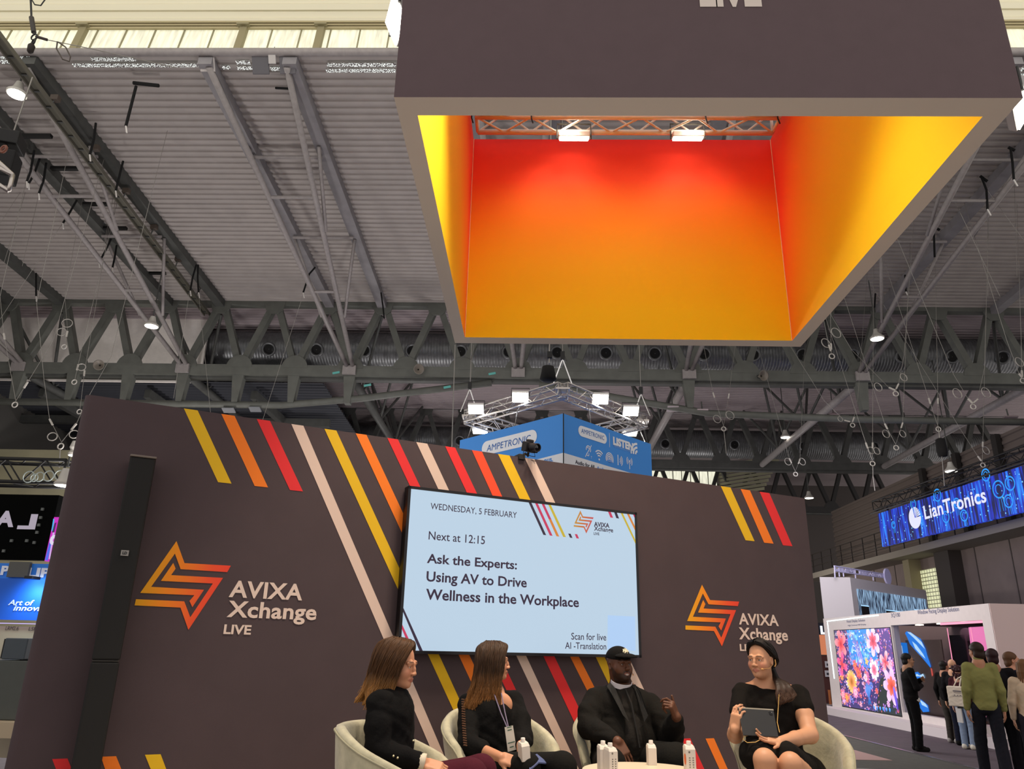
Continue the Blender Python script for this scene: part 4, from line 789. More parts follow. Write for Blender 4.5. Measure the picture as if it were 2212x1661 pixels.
for (u0_, u1_, v_) in ((.02, .12, .55), (.35, .72, .5), (.78, .87, .62)):
    w_ = b[0]-a[0]; vv = a[1]-(1-v_)*1.2
    tw.part('dark_window_picture', MB().prism([TW.pt(a[0]+u0_*w_, 1.3, .036), TW.pt(a[0]+u1_*w_, 1.3, .036), TW.pt(a[0]+u1_*w_, vv, .036), TW.pt(a[0]+u0_*w_, vv, .036)], TW.n, .004), M('#0a0d16', .3), sub=sc_); tw.part('bright_edge_picture', MB().beam(TW.pt(a[0]+u0_*w_, vv, .04), TW.pt(a[0]+u1_*w_, vv, .04), .01, .035), M('#a8d8ff', .4, emit=1.1), sub=sc_)
rs = Thing('rooftop_sign', 'white lattice letter sign with round disc standing on the white booth tower', 'sign', tuple(TW.pt(.3, h_)))
RS = Plane(TW.pt(0, 0, -.3), TW.u); WS_ = M('#cfcbee', .5, emit=.0)
W0 = -.55; W1 = TW.uv(1918, 1252)[0]
def rz(x, y): u, v = RS.uv(1760+x/8.744, 1210+y/8.744); return RS.pt(u, v)
rs.part('frame', MB().tube([rz(365, 110), rz(1300, 262)], .025, 6), WS_); rs.part('frame', MB().tube([rz(375, 205), rz(1290, 330)], .025, 6), WS_)
for x, y0_, y1_ in ((372, 110, 335), (760, 180, 345), (1095, 240, 385), (1405, 330, 440), (455, 205, 310), (535, 215, 310)): rs.part('support_post', MB().tube([rz(x, y0_), rz(x+12, y1_)], .022, 6), WS_)
mb = MB(); a_ = RS.uv(1760+385/8.744, 1210+210/8.744); b_ = RS.uv(1760+1300/8.744, 1210+330/8.744); c_ = RS.uv(1760+385/8.744, 1210+125/8.744)
rnl = random.Random(9)
for i in range(34):
    t = (i+.5)/34
    if .40 < t < .48: continue
    w_ = rnl.choice((.006, .01, .014)); lo_, hi_ = rnl.choice(((0, 1), (.1, .9), (0, .6), (.3, 1), (0, 1)))
    Lp = lambda t, s_: RS.pt(a_[0]+(b_[0]-a_[0])*t, a_[1]+(b_[1]-a_[1])*t+(c_[1]-a_[1])*s_, .01)
    mb.prism([Lp(t-w_, lo_), Lp(t+w_, lo_), Lp(t+w_, hi_), Lp(t-w_, hi_)], RS.n, .03)
o = rs.part('lattice_bars', mb, WS_); o['kind'] = 'stuff'; rs.part('disc', MB().lathe([(.3, 0), (.3, .06)], rz(1355, 310), RS.n, 20), WS_)
# dark shop front far behind, between wall and booth
sf = Thing('shop_sign', 'narrow dark panel with a white letter above an orange picture, left of the white booth', 'sign', tuple(onY(1785, 1540, 30)*[1, 1, 0]))
SP = Plane((0, 30, 0), (1, 0, 0)); u = lambda x, y: SP.uv(x, y)
def sfq(p0, p1, m, nm, o=0, sub=None): a = u(*p0); b = u(*p1); return sf.part(nm, MB().prism([SP.pt(a[0], b[1], o), SP.pt(b[0], b[1], o), SP.pt(b[0], a[1], o), SP.pt(a[0], a[1], o)], SP.n, .05), m, sub=sub)
k1 = sfq((1762, 1345), (1815, 1371), M('#0c1020', .5), 'sign_board'); a = u(1773, 1370); b = u(1784, 1352); mb = MB(); put_text(mb, 'L', SP, a[0], a[1], b[0], b[1], .01, bold=.05); sf.part('lettering', mb, M('#e8f0ff', .4, emit=1.4), sub=k1)
sfq((1763, 1371), (1815, 1415), M('#d9825a', .5, emit=.85, noise=0), 'orange_picture'); sfq((1765, 1416), (1820, 1520), M('#4a2624', .7), 'red_wall', -.1); sfq((1765, 1520), (1820, 1546), M('#b9b2b0', .7), 'low_ledge', .3)
for y in (1428, 1448): k2 = sfq((1782, y), (1796, y+14), M('#b9b9c0', .5), 'framed_notice', .02); sfq((1785, y+5), (1793, y+10), M('#2a2a34', .5), 'notice_picture', .03, k2)
sfq((1788, 1490), (1796, 1525), M('#b0683a', .6), 'brown_stand', .05)
# ---- floor patterns on the right
mb = MB(); fp = [onZ(x, y, 0) for x, y in ((1760, 1573), (1940, 1618), (2140, 1668), (2100, 1800), (1700, 1800))]; mb.prism([(p[0], p[1], .012) for p in fp], (0, 0, 1), .012); solo('grey_carpet', 'dark grey carpet edge of the stage booth at lower right', 'carpet', mb, M('#4d4c48', .95, noise=.12, nscale=9))
mb = MB(); fp = [onZ(x, y, .02) for x, y in ((1800, 1607), (1928, 1642), (1800, 1639.5))]; mb.prism([(p[0], p[1], .018) for p in fp], (0, 0, 1), .005); solo('pink_carpet_triangle', 'pale pink triangle inlaid in the dark grey carpet', 'carpet', mb, M('#a98a86', .9))
p = onZ(1780, 1578, 0.02); q = onZ(1940, 1618, .02); r_ = onZ(2140, 1668, .02); mb = MB(); mb.beam((p[0], p[1], .022), (r_[0], r_[1], .022), .05, .016); solo('edge_strip', 'thin shiny metal strip edging the dark grey carpet', 'strip', mb, M('#9a969a', .25, .8))
p2 = onZ(1800, 1658.5, .02); q2 = onZ(1930, 1664, .02); mb = MB().beam((p2[0], p2[1], .02), (q2[0], q2[1], .02), .04, .01); solo('edge_strip', 'pale strip along the bottom of the dark grey carpet', 'strip', mb, M('#a8a09a', .5))
# ================================================================== left background booths
def rectY(mb, Y, x0, y0, x1, y1, d=.05):
    """box whose front face spans pixel corners (x0,y0)-(x1,y1) on the plane at depth Y"""
    a = onY(x0, y0, Y); b = onY(x1, y1, Y); mb.box(((a[0]+b[0])/2, Y+d/2, (a[2]+b[2])/2), (abs(b[0]-a[0]), d, abs(a[2]-b[2]))); return a, b
YP = lambda Y: Plane((0, Y, 0), (1, 0, 0))
def ytext(mb, s, Y, bl, br, h, off=.01, mirror=False, **k):
    pl = YP(Y); a = pl.uv(*bl); b = pl.uv(*br); c = pl.uv(bl[0], bl[1]-h); put_text(mb, s, pl, a[0], a[1], b[0], c[1], off, mirror=mirror, **k)
mb = MB(); mb.box((-21, 30, 4.5), (17, .2, 9)); struct('wall_side', mb, M('#8b866c', .85, noise=.1, nscale=1))
mb = MB(); mb.box((-23, 33, 10), (.2, 40, 20)); struct('wall_left_side', mb, M('#4a4844', .85))
t = Thing('led_wall_back', 'black back of a hanging LED wall with glowing A and mirrored L letters at the left edge', 'sign', tuple(onY(50, 1212, 14)))
mb = MB(); rectY(mb, 14, -80, 1066, 97, 1210, .15); bk_ = t.part('panel', mb, M('#050605', .9, spec=.05))
GLW = M('#b9aebe', .4, emit=.75)
mb = MB(); ytext(mb, 'A', 14, (-12, 1138), (29, 1139), 35, bold=.05); t.part('letter', mb, GLW, sub=bk_)
mb = MB(); ytext(mb, 'L', 14, (37, 1143), (76, 1144), 33, mirror=True, bold=.05); t.part('letter', mb, GLW, sub=bk_)
for x, y in ((8, 1190), (58, 1168), (25, 1168), (80, 1150), (74, 1172), (88, 1118), (92, 1100), (84, 1134)):
    p = onY(x, y, 13.98); t.part('clamp', MB().box(p, (.05, .03, .05)), M('#5c625e', .5))
t = Thing('black_ceiling_truss', 'black lighting truss crowded with round cable coils at the far left', 'truss', tuple(onY(70, 1045, 16)))
truss(t, onY(-60, 1018, 16), onY(152, 1024, 16), .5, M('#0e0e0e', .6), .04, .4)
for x, y, r in ((62, 1030, .12), (85, 1030, .1), (105, 1028, .11), (128, 1026, .1), (74, 1032, .08)): t.part('cable_coil', MB().ring(onY(x, y, 15.6), (0, 1, 0), r, .012, 18, 5), M('#a9b5b0', .4))
t.part('cross_rail', MB().beam(onY(-60, 1095, 15.7), onY(130, 1107, 15.7), .2, .35), M('#0c0d0b', .7))
t = Thing('magenta_screen', 'narrow slice of a magenta and blue screen left of the stage wall', 'screen', tuple(onY(104, 1213, 13)))
mb = MB(); pts = [onY(x, y, 13) for x, y in ((96, 1212), (120, 1214), (143, 1117), (117, 1117))]; mb.prism(pts, (0, -1, 0), .06); s0 = t.part('display', mb, M('#c81fb8', .4, emit=1.0))
for (q, c) in ((((97, 1210), (103, 1211), (112, 1170), (107, 1170)), '#4a6af0'), (((105, 1208), (108, 1208), (118, 1150), (114, 1150)), '#d8b0f0'), (((112, 1150), (117, 1150), (122, 1128), (118, 1130)), '#3a1a50'), (((111, 1147), (114, 1147), (118, 1122), (115, 1120)), '#40b8f0')):
    t.part('picture_band', MB().poly([onY(x, y, 12.99) for x, y in q]), M(c, .4, emit=.9), sub=s0)
mb = MB(); ytext(mb, 'd', 12.98, (106, 1177), (121, 1178), 30, bold=.06); t.part('lettering', mb, M('#e8dcf4', .4, emit=.9), sub=s0)
SB = Thing('audio_booth', 'blue lit exhibition booth wall with white slogan lettering at the far left', 'booth', tuple(onY(30, 1600, 10.2)*[1, 1, 0]))
BLU = M('#1560d2', .6); YB = 10.2
mb = MB(); rectY(mb, YB, -160, 1213, 130, 1262); SB.part('header_panel', mb, M('#2d7fe0', .6)); mb = MB(); rectY(mb, YB-.05, 21, 1213, 58, 1247); SB.part('grey_post', mb, M('#5b5c58', .8))
mb = MB(); ytext(mb, 'P', YB, (1, 1242), (18, 1243), 20, bold=.05); ytext(mb, 'LIPS', YB, (58, 1247), (124, 1252), 21, bold=.05); SB.part('lettering', mb, M('#e6edf6', .5))
mb = MB(); rectY(mb, YB-.1, -160, 1246, 125, 1341); SB.part('blue_panel', mb, BLU)
mb = MB(); ytext(mb, 'Art of', YB-.1, (18, 1307), (73, 1309), 12, bold=.02, shear=.2); ytext(mb, 'innovation', YB-.1, (29, 1319), (128, 1324), 11.5, bold=.02, shear=.2); SB.part('lettering', mb, M('#dfe8f6', .5))
lp = onY(70, 1248, YB-.3); SB.part('lamp', MB().box(lp, (.1, .18, .035)), M('#10151c', .5)); spot('booth_blue', (lp[0], lp[1], lp[2]-.02), (lp[0], YB+.1, lp[2]-.7), 40, 130, .9, (.6, .85, 1))
mb = MB(); rectY(mb, YB-.14, -160, 1343, 125, 1348, .04); SB.part('violet_led_line', mb, M('#b8a8ff', .4, emit=1.6))
mb = MB(); rectY(mb, YB-.1, -160, 1349, 125, 1640); SB.part('lower_panel', mb, M('#b5a890', .8))
mb = MB(); ytext(mb, 'LRM2.6', YB-.1, (12, 1361), (40, 1361), 8.5, shear=.1); ytext(mb, 'LSK', YB-.1, (62, 1362), (80, 1363), 8, shear=.1); SB.part('lettering', mb, M('#3a3530', .7))
def cab(label, x0, y0, x1, y1, Y, d, c='#454e54'):
    t = Thing('speaker_cabinet', label, 'speaker', tuple(onY((x0+x1)/2, y1, Y)), 'grey speaker cabinets')
    mb = MB(); rectY(mb, Y, x0, y0, x1, y1, d); t.part('cabinet', mb, M(c, .6, noise=.04), bevel=.01)
    mb = MB(); a = onY(x0, y0, Y); b = onY(x0, y1, Y); mb.box((a[0]-.012, Y+d/2, (a[2]+b[2])/2), (.024, d*.9, a[2]-b[2]-.02)); t.part('grille', mb, BLK)
cab('large grey speaker cabinet standing on the pale plinth at the left edge', -40, 1425, 37, 1556, 9.3, .5, '#4d514c'); cab('smaller grey speaker cabinet on top of the large one at the left edge', 12, 1378, 51, 1425, 9.3, .4); cab('grey speaker cabinet just left of the stage wall, partly hidden', 46, 1420, 90, 1530, 9.5, .4, '#545c64')
mb = MB(); rectY(mb, 9.1, -160, 1556, 60, 1596, .84); solo('speaker_plinth', 'pale beige plinth under the grey speaker cabinets', 'plinth', mb, M('#b9a98d', .8))
# ================================================================== lamps, horns and rigging under the roof
def highbay(x, y, Y, label, r=.21, e=9, stem=None):
    p = onY(x, y, Y); t = Thing('high_bay_light', label, 'lamp', tuple(p)); zr = roofz(Y)-.2 if Y < 27 else 14.05
    t.part('reflector', MB().lathe([(r+.02, 0), (r+.03, .05), (r*.8, .12), (.12, .2), (.08, .36)], p, (0, 0, 1), 18), M('#b9b6ad', .5), smooth=True, auto=40); t.part('lens', MB().lathe([(r, -.01), (r, .02)], p, (0, 0, 1), 18), M('#fff8e8', .3, emit=e)); t.part('stem', MB().tube([p+np.array((0, 0, .4)), (p[0], p[1], p[2]+stem if stem else max(zr, p[2]+.5))], .02, 6), STEELD)
highbay(36, 204, 15.2, 'glaring round lamp at the upper left below the cable tray'); highbay(327, 705, 23.5, 'round lit lamp in front of the white panels behind the left girder'); highbay(1895, 732, 24.5, 'round lit lamp below the roof right of the hanging canopy')
highbay(1697, 945, 35, 'small lit lamp in front of the far duct, right half'); highbay(1572, 1007, 44, 'small lit lamp above the far bright window'); highbay(2055, 1018, 29, 'small lit lamp just above the blue LED banner'); highbay(1748, 1076, 40, 'small lit lamp above the right end of the stage wall'); highbay(137, 1049, 15.5, 'lit lamp just left of the upper stage wall edge', .16, stem=.62); highbay(158, 984, 18, 'tiny lit lamp left of the top of the stage wall', .1, stem=.5)
t = Thing('high_bay_light', 'unlit pale oval lamp below the girder left of the far lit lamps', 'lamp', tuple(onY(1041*1.0+840, 900, 33))); 
p = onY(1801, 902, 33); t.o.location = p; t.loc = np.array(p); t.part('reflector', MB().lathe([(.3, 0), (.3, .08), (.1, .2)], p, (0, 0, 1), 16), M('#b8a4a8', .5), smooth=True); t.part('stem', MB().tube([p+np.array((0, 0, .18)), p+np.array((0, 0, 1.5))], .02, 6), STEELD)
for x, y, Y, lb in ((215, 789, 26.6, 'left of the stage wall top'), (904, 798, 26.6, 'left of the blue sign truss'), (1646, 812, 26.6, 'right of the hanging canopy')):
    p = onY(x, y, Y); t = Thing('horn_speaker', 'small round horn speaker on the girder chord '+lb, 'speaker', tuple(p))
    d = np.array((.3, -1, -.25)); d /= np.linalg.norm(d); t.part('horn', MB().lathe([(.05, -.2), (.07, -.05), (.19, .12), (.2, .13), (.17, .11), (.03, -.05)], p, d, 18, cap=False), M('#7d766c', .5), smooth=True); t.part('driver', MB().lathe([(.07, -.32), (.07, -.18)], p, d, 12), STEELD); t.part('bracket', MB().beam(p-d*.2, p+np.array((0, .35, -.1)), .05, .05), STEELD)
for (x, y, w, h, Y, lb, c) in ((448, 136, 32, 26, 14.6, 'pale boxy lamp clipped under the edge pipe near its middle', '#b9b3b0'), (563, 139, 36, 30, 14.6, 'dark flat panel under the edge pipe, left of a pair', '#5a585c'), (621, 138, 34, 30, 14.6, 'dark flat panel under the edge pipe, right of a pair', '#5f5d61'), (588, 128, 16, 14, 14.5, 'small white box between two dark panels under the edge pipe', '#b5b1ae'), (494, 886, 26, 8, 27, 'grey flat antenna panel above the yellow stripe end of the wall', '#83868a'), (551, 884, 24, 8, 27, 'grey flat antenna panel above the red stripe end of the wall', '#7d8084'), (1453, 883, 24, 9, 27, 'pale flat panel hanging under the girder, right of the sign truss', '#b7adb2'), (1517, 889, 24, 8, 27, 'pale flat panel farther right under the girder', '#c2b2b8'), (2180, 905, 30, 10, 27, 'pale flat panel near the right edge above the LED banner', '#8d8080')):
    p = onY(x, y, Y); s = np.linalg.norm(onY(x+w, y, Y)-p); hh = np.linalg.norm(onY(x, y+h, Y)-p); t = Thing('flat_panel', lb, 'panel', tuple(p))
    nrm = np.array((0, -.35, -.94)) if h < 12 else np.array((.1, -.85, -.5)); nrm /= np.linalg.norm(nrm); sx = np.array((1, 0, 0.)); sy = np.cross(nrm, sx); sy /= np.linalg.norm(sy); t.part('plate', MB().box(p, (s, hh*(2 if h < 12 else 1.1), .05), sx, sy, nrm), M(c, .6), bevel=.01); t.part('mount', MB().tube([p-nrm*.02, p+np.array((0, .05, .4))], .025, 6), STEELD)
for i, (x, y, lb) in enumerate(((726, 805, 'on the girder chord left of the hanging post'), (794, 832, 'hanging just below the girder chord'), (966, 836, 'on the tie rod under the girder'), (1063, 807, 'on the girder chord behind the sign truss'))):
    p = onY(x, y, 26.81); t = solo('teal_tag', 'small teal tag '+lb, 'tag', MB().box(p, (.28, .01, .09), (.95, 0, .2), (0, 1, 0), (-.2, 0, .95)), M('#5fb0a8', .5, emit=0))
# cable tray with twin spotlights
a = onZ(-20, 62, 14.25); b = onZ(448, 680, 13.9); d = (b-a)/np.linalg.norm(b-a); sx = np.cross(d, (0, 0, 1)); sx /= np.linalg.norm(sx)
t = Thing('cable_tray', 'long ladder cable tray running under the left roof with small twin spotlights', 'tray', tuple((a+b)/2))
TRY = M('#605d52', .6)
for s in (-1, 1): t.part('side_rail', MB().beam(a+sx*.11*s, b+sx*.11*s, .035, .12), TRY)
n = 26
for i in range(n): p = a+(b-a)*(i+.5)/n; t.part('rung', MB().beam(p-sx*.1, p+sx*.1, .05, .03), STEELD)
mb = MB().beam(a+np.array((0, 0, .03)), b+np.array((0, 0, .03)), .16, .02); t.part('tray_base', mb, M('#5c5a4e', .7))
for (x, y) in ((120, 213), (207, 320), (273, 413), (333, 491), (385, 560), (437, 618)):
    p = onZ(x, y, 14.35); f = ((p-a)@d)/np.linalg.norm(b-a); q = a+(b-a)*f+sx*.1
    h = t.part('spotlight', MB().box(p, (.2, .15, .15)), M('#4a4038', .6), bevel=.01); t.part('spotlight_arm', MB().tube([p, q], .02, 6), STEELD, sub=h)
BK = Thing('beam_bracket_row', 'row of short black brackets sticking out of the dark left roof beam', 'brackets', (-14.2, 20, 14.6))
for (x, y) in ((80, 294), (140, 364), (205, 441), (248, 493), (335, 590), (372, 632)):
    p = onZ(x, y, 14.5); BK.part('bracket', MB().beam(p-np.array((.4, 0, 0)), p+np.array((.4, 0, 0)), .12, .09), BLK)
# straps
def sling(pts, Y, label, tag=True, extra=None, r=.03):
    _d = ray(*pts[0]); _n = np.array((0, .056, 1)); _p = np.array((0, 14.5, 14.76)); Y = (_d*(((_p-CAMP)@_n)/(_d@_n)))[1]
    if Y > 26.6: Y = 26.6
    P = [onY(x, y, Y) for x, y in pts]; t = Thing('lifting_sling', label, 'sling', tuple(P[-1]))
    t.part('strap', MB().tube(P, r, 6), M('#0b0b0b', .9))
    if extra: t.part('strap_wrap', MB().tube([onY(x, y, Y) for x, y in extra], r*1.3, 6), M('#0b0b0b', .9))
    if tag:
        q = P[-1]; t.part('hook', MB().tube([q, q+np.array((.06, 0, -.2))], .02, 6), M('#d9d5cf', .4))
sling([(294, 186), (272, 272)], 16.0, 'black sling hanging below a strap on the roof, upper left', extra=[(288, 179), (343, 185)], r=.035); sling([(595, 190), (632, 192)], 16.2, 'short black strap lying along the roof left of the canopy', False)
sling([(207, 266), (203, 300), (194, 334)], 18.4, 'black sling on the left roof beam below the roof strap'); sling([(266, 348), (258, 380), (250, 412)], 20.0, 'black sling on the left roof beam beside the cable tray'); sling([(74, 325), (66, 370), (58, 392)], 18.4, 'black sling at the left edge above the thin wires, first of three'); sling([(86, 342), (72, 380), (62, 396)], 18.5, 'black sling at the left edge above the thin wires, second of three'); sling([(100, 352), (94, 390), (84, 418)], 18.7, 'black sling at the left edge above the thin wires, third of three')
sling([(166, 432), (150, 460), (136, 482)], 20.5, 'slanting black sling over the left roof strut'); sling([(240, 516), (226, 545), (214, 566)], 23.2, 'black sling in front of the left roof beam near the girder'); sling([(252, 530), (248, 555), (243, 578)], 23.2, 'black sling just right of another near the girder'); sling([(424, 572), (416, 600), (411, 628)], 25.4, 'left leg of the black double sling on the roof beam end'); sling([(428, 572), (427, 600), (429, 632)], 25.3, 'right leg of the black double sling on the roof beam end')
sling([(681, 577), (668, 592), (655, 632)], 25.0, 'black sling on the roof beam left of the canopy'); sling([(78, 590), (78, 640)], 25.5, 'black sling hanging before the girder at far left'); sling([(823, 632), (827, 660), (830, 688)], 26.0, 'black sling tied to the girder beside the canopy', False)
sling([(2183, 320), (2187, 350), (2190, 388)], 18.0, 'black sling near the right edge beside the canopy corner', extra=[(2178, 318), (2192, 325)]); sling([(2120, 382), (2131, 410), (2133, 452)], 19.2, 'black sling on the roof beam right of the canopy', extra=[(2117, 380), (2133, 392)]); sling([(2017, 492), (2019, 555)], 22.2, 'black sling right of the canopy lower edge', False, extra=[(2013, 488), (2030, 497)]); sling([(1955, 594), (1957, 630)], 24.3, 'black sling right of the canopy bottom corner'); sling([(1891, 634), (1889, 664)], 25.5, 'black sling above the round lamp right of the canopy', False)
# wire bridles: straight wires meeting at a node, with coiled tails
def bridle(wires, node, Y, label, coils=(), bag=None, drop=None):
    nd = onY(*node, Y); t = Thing('wire_bridle', label, 'rigging', tuple(nd))
    for w in wires:
        P = [onY(x, y, Y) for x, y in w]+[nd]
        zr = (roofz(Y) if Y < 27 else 14.0)-.12
        if P[0][2] > zr: d0 = P[1]-P[0]; P[0] = P[0]+d0*((zr-P[0][2])/d0[2])
        elif P[0][2] < zr: d0 = P[0]-P[1]; f0 = (zr-P[0][2])/max(d0[2], .05); P = [P[0]+d0*f0]+P if abs(d0[0]*f0) < 1.5 else [P[0]+np.array((d0[0]*.12/np.linalg.norm(d0)*(zr-P[0][2]), 0, zr-P[0][2]))]+P
        t.part('wire', MB().tube(P, .0062, 5), WIRE)
        k = P[-2]; t.part('turnbuckle', MB().beam(k, k+(nd-k)*min(1, .18/np.linalg.norm(nd-k)), .035, .035), M('#b5b1a8', .4))
    for x, y, r in coils: t.part('coil', MB().ring(onY(x, y, Y), (.35, -1, .15), r*np.linalg.norm(onY(x+1, y, Y)-onY(x, y, Y)), .012, 20, 5), M('#a29e96', .4))
    t.part('shackle', MB().ring(nd-np.array((0, 0, .1)), (0, 1, 0), .07, .016, 12, 5), M('#b9b5ac', .35))
    if bag: p = onY(*bag, Y); t.part('chain_bag', MB().lathe([(.06, .3), (.13, .26), (.15, -.1), (.12, -.25)], p, (0, 0, 1), 12), M('#0f0e0e', .9), smooth=True); t.part('drop_chain', MB().tube([nd, p+np.array((0, 0, .28))], .015, 5), WIRE)
    if drop: t.part('drop_line', MB().tube([nd-np.array((0, 0, .15))]+[onY(x, y, Y) for x, y in drop], .012, 5), WIRE)
Rr = 'hanging at right '
bridle([[(1780, 695), (1790, 745)], [(1794, 680), (1795, 742)]], (1796, 762), 19, 'wire bridle with a big loop just right of the canopy corner', [(1806, 719, 12), (1784, 741, 11)])
bridle([[(1796, 682), (1840, 756), (1920, 837)], [(1968, 560), (1953, 768), (1941, 829)]], (1934, 843), 20, 'wide wire bridle below the round lamp right of the canopy', [(1897, 836, 10), (1952, 815, 9)])
bridle([[(1932, 500), (2060, 809), (2091, 861)], [(2133, 560), (2127, 793), (2112, 862)]], (2101, 871), 20, 'wire bridle with two loops and a chain link, near the right edge', [(2068, 850, 12), (2130, 848, 12)])
bridle([[(2080, 430), (2175, 736), (2201, 807)], [(2195, 390), (2206, 740), (2207, 800)]], (2208, 815), 20, 'wire bridle at the right edge above the LED banner', [(2202, 782, 11)])
bridle([[(1931, 629), (2006, 860)], [(2022, 665), (2026, 860)]], (2026, 920), 22, 'wire bridle carrying a dark bag above the LED banner', bag=(2034, 968), drop=[(2036, 1000), (2040, 1050)])
bridle([[(1847, 715), (1911, 915)], [(1958, 715), (1950, 913)]], (1935, 960), 22, 'wire bridle with two loops left of the dark bag', [(1914, 937, 9), (1950, 937, 8)])
bridle([[(1804, 750), (1870, 956)], [(1886, 775), (1885, 956)]], (1884, 994), 22, 'wire bridle with two touching loops in front of the slanting pipe', [(1882, 973, 8), (1894, 974, 8)], drop=[(1886, 1030), (1890, 1060)])
bridle([[(1712, 755), (1780, 865), (1824, 908)], [(1862, 740), (1853, 860), (1845, 901)]], (1841, 912), 24, 'slack wire bridle just below the girder right of the canopy', [(1815, 905, 6)])
bridle([[(1992, 793), (2081, 937), (2112, 985)], [(2127, 797), (2123, 954)]], (2122, 998), 24, 'wire bridle reaching down to the LED banner truss', [(2130, 973, 9)])
bridle([[(1520, 747), (1540, 848)], [(1588, 748), (1575, 850)]], (1563, 920), 24, 'wire bridle with two loops and a dark chain right of the sign truss', [(1549, 905, 9), (1577, 897, 10)], drop=[(1566, 950), (1569, 980)])
bridle([[(1668, 857), (1705, 990)], [(1734, 857), (1728, 992)]], (1718, 1018), 26, 'small wire bridle with two loops above the far lamps', [(1702, 997, 8), (1733, 997, 8)])
bridle([[(0, 640), (8, 720)], [(115, 735), (60, 825)]], (34, 866), 18, 'wire bridle low at the left edge below the girder', [])
bridle([[(193, 686), (178, 748), (169, 787)]], (162, 818), 20, 'single wire with a loop left of the stage wall top', [(176, 793, 8)])
bridle([[(79, 655), (95, 820), (107, 905)], [(240, 770), (195, 850), (165, 915)]], (133, 955), 17, 'wire bridle with two loops left of the stage wall', [(113, 943, 9), (160, 938, 9)], drop=[(128, 1010)])
bridle([[(195, 338), (140, 640), (146, 715)]], (140, 742), 20, 'single wire with two loops and a hook before the white panels', [(145, 698, 10), (133, 717, 9)])
bridle([[(200, 700), (183, 800)]], (173, 882), 21, 'thin wire with an open ring at the top left corner of the stage wall')
for i, (p, q, lb) in enumerate((((57, 395), (-5, 490), 'leftmost thin slack wire at the left edge'), ((60, 398), (8, 570), 'thin wire falling left from the first slings'), ((83, 424), (48, 575), 'thin wire falling from the third left sling'), ((134, 484), (0, 690), 'long slanting thin wire across the left roof'), ((250, 412), (243, 500), 'thin vertical wire beside the cable tray'), ((272, 280), (222, 545), 'thin long wire under the upper left roof strap'), ((655, 636), (560, 930), 'thin long wire falling to the stage wall stripes'), ((409, 632), (375, 860), 'thin wire below the left leg of the double sling'), ((429, 634), (455, 895), 'thin wire below the right leg of the double sling'), ((983, 745), (976, 965), 'vertical wire straight below the canopy left corner'), ((1023, 745), (1014, 850), 'thin wire left of the sign truss corner'), ((2092, 355), (2212, 520), 'thin slanting wire right of the canopy'), ((2133, 456), (2134, 640), 'thin vertical wire below a right sling'), ((2191, 392), (2197, 600), 'thin vertical wire at the right edge'), ((2046, 400), (2160, 640), 'thin slanting wire beside the right roof strut'), ((525, 0), (700, 6), 'x'))[:-1]):
    Y = 20 if p[0] < 900 else 19; mb = MB().tube([onY(*p, Y), onY(*q, Y)], .0055 if i not in (9,) else .014, 5); solo('hanging_wire', lb, 'wire', mb, WIRE)
# crane hook at top left
t = Thing('hoist_hook', 'dark hoist wire with shackle and hook hanging at the top left', 'hook', tuple(onY(70, 112, 12)))
Yh = 12
t.part('rope', MB().tube([onY(65, -30, Yh), onY(68, 38, Yh)], .02, 6), DARK); t.part('rope_clamp', MB().tube([onY(68, 38, Yh), onY(73, 70, Yh)], .05, 8), M('#3a3530', .7)); t.part('ring', MB().ring(onY(74, 80, Yh), (.2, 1, 0), .07, .015, 16, 6), DARK); t.part('shackle', MB().ring(onY(72, 91, Yh), (.6, 1, 0), .06, .018, 16, 6), DARK); t.part('hook_block', MB().lathe([(.04, .1), (.07, .05), (.06, -.08), (.03, -.12)], onY(67, 104, Yh), (0, 0, 1), 12), M('#241c16', .7), smooth=True)
t.part('side_rope', MB().tube([onY(78, 79, Yh), onY(102, 86, Yh)], .028, 6), M('#3a3030', .7)); t.part('side_wire', MB().tube([onY(102, 86, Yh), onY(200, 106, Yh), onY(380, 146, Yh)], .009, 5), WIRE); t.part('rope_loop', MB().tube([onY(124, 90, Yh), onY(122, 105, Yh), onY(135, 128, Yh), onY(150, 133, Yh), onY(152, 122, Yh), onY(142, 102, Yh), onY(126, 91, Yh)], .014, 6), M('#4a423a', .7)); t.part('slack_loop', MB().tube([onY(66, -5, Yh), onY(75, 10, Yh), onY(88, 12, Yh), onY(98, -2, Yh)], .014, 6), DARK)
# black hoist box and truss end at the left edge
t = Thing('hoist_truss', 'black hoist box with the bright end of an aluminium truss at the left edge', 'truss', tuple(onY(20, 410, 12)))
c = onY(5, 300, 12.6); t.part('hoist_box', MB().box(c+np.array((0, 0, -.05)), (.75, .5, .3), (.95, .3, 0), (-.3, .95, 0)), M('#0c0c0a', .6), bevel=.02); c = onY(5, 360, 12.6); t.part('motor', MB().box(c, (.5, .45, .6), (.95, .3, 0), (-.3, .95, 0)), M('#0a0a0a', .7), bevel=.03)
for a_, b_ in (((-30, 325), (28, 378)), ((28, 378), (19, 413)), ((19, 413), (-30, 380)), ((28, 378), (-25, 350))): t.part('truss_tube', MB().tube([onY(*a_, 11.8), onY(*b_, 11.8)], .04, 8), ALU, smooth=True)
t.part('shackle', MB().ring(onY(8, 322, 11.9), (.3, 1, 0), .07, .025, 12, 6), M('#7a4a38', .5)); t.part('suspension', MB().tube([c+np.array((0, 0, .3)), c+np.array((.1, 0, 2.2))], .015, 6), WIRE)
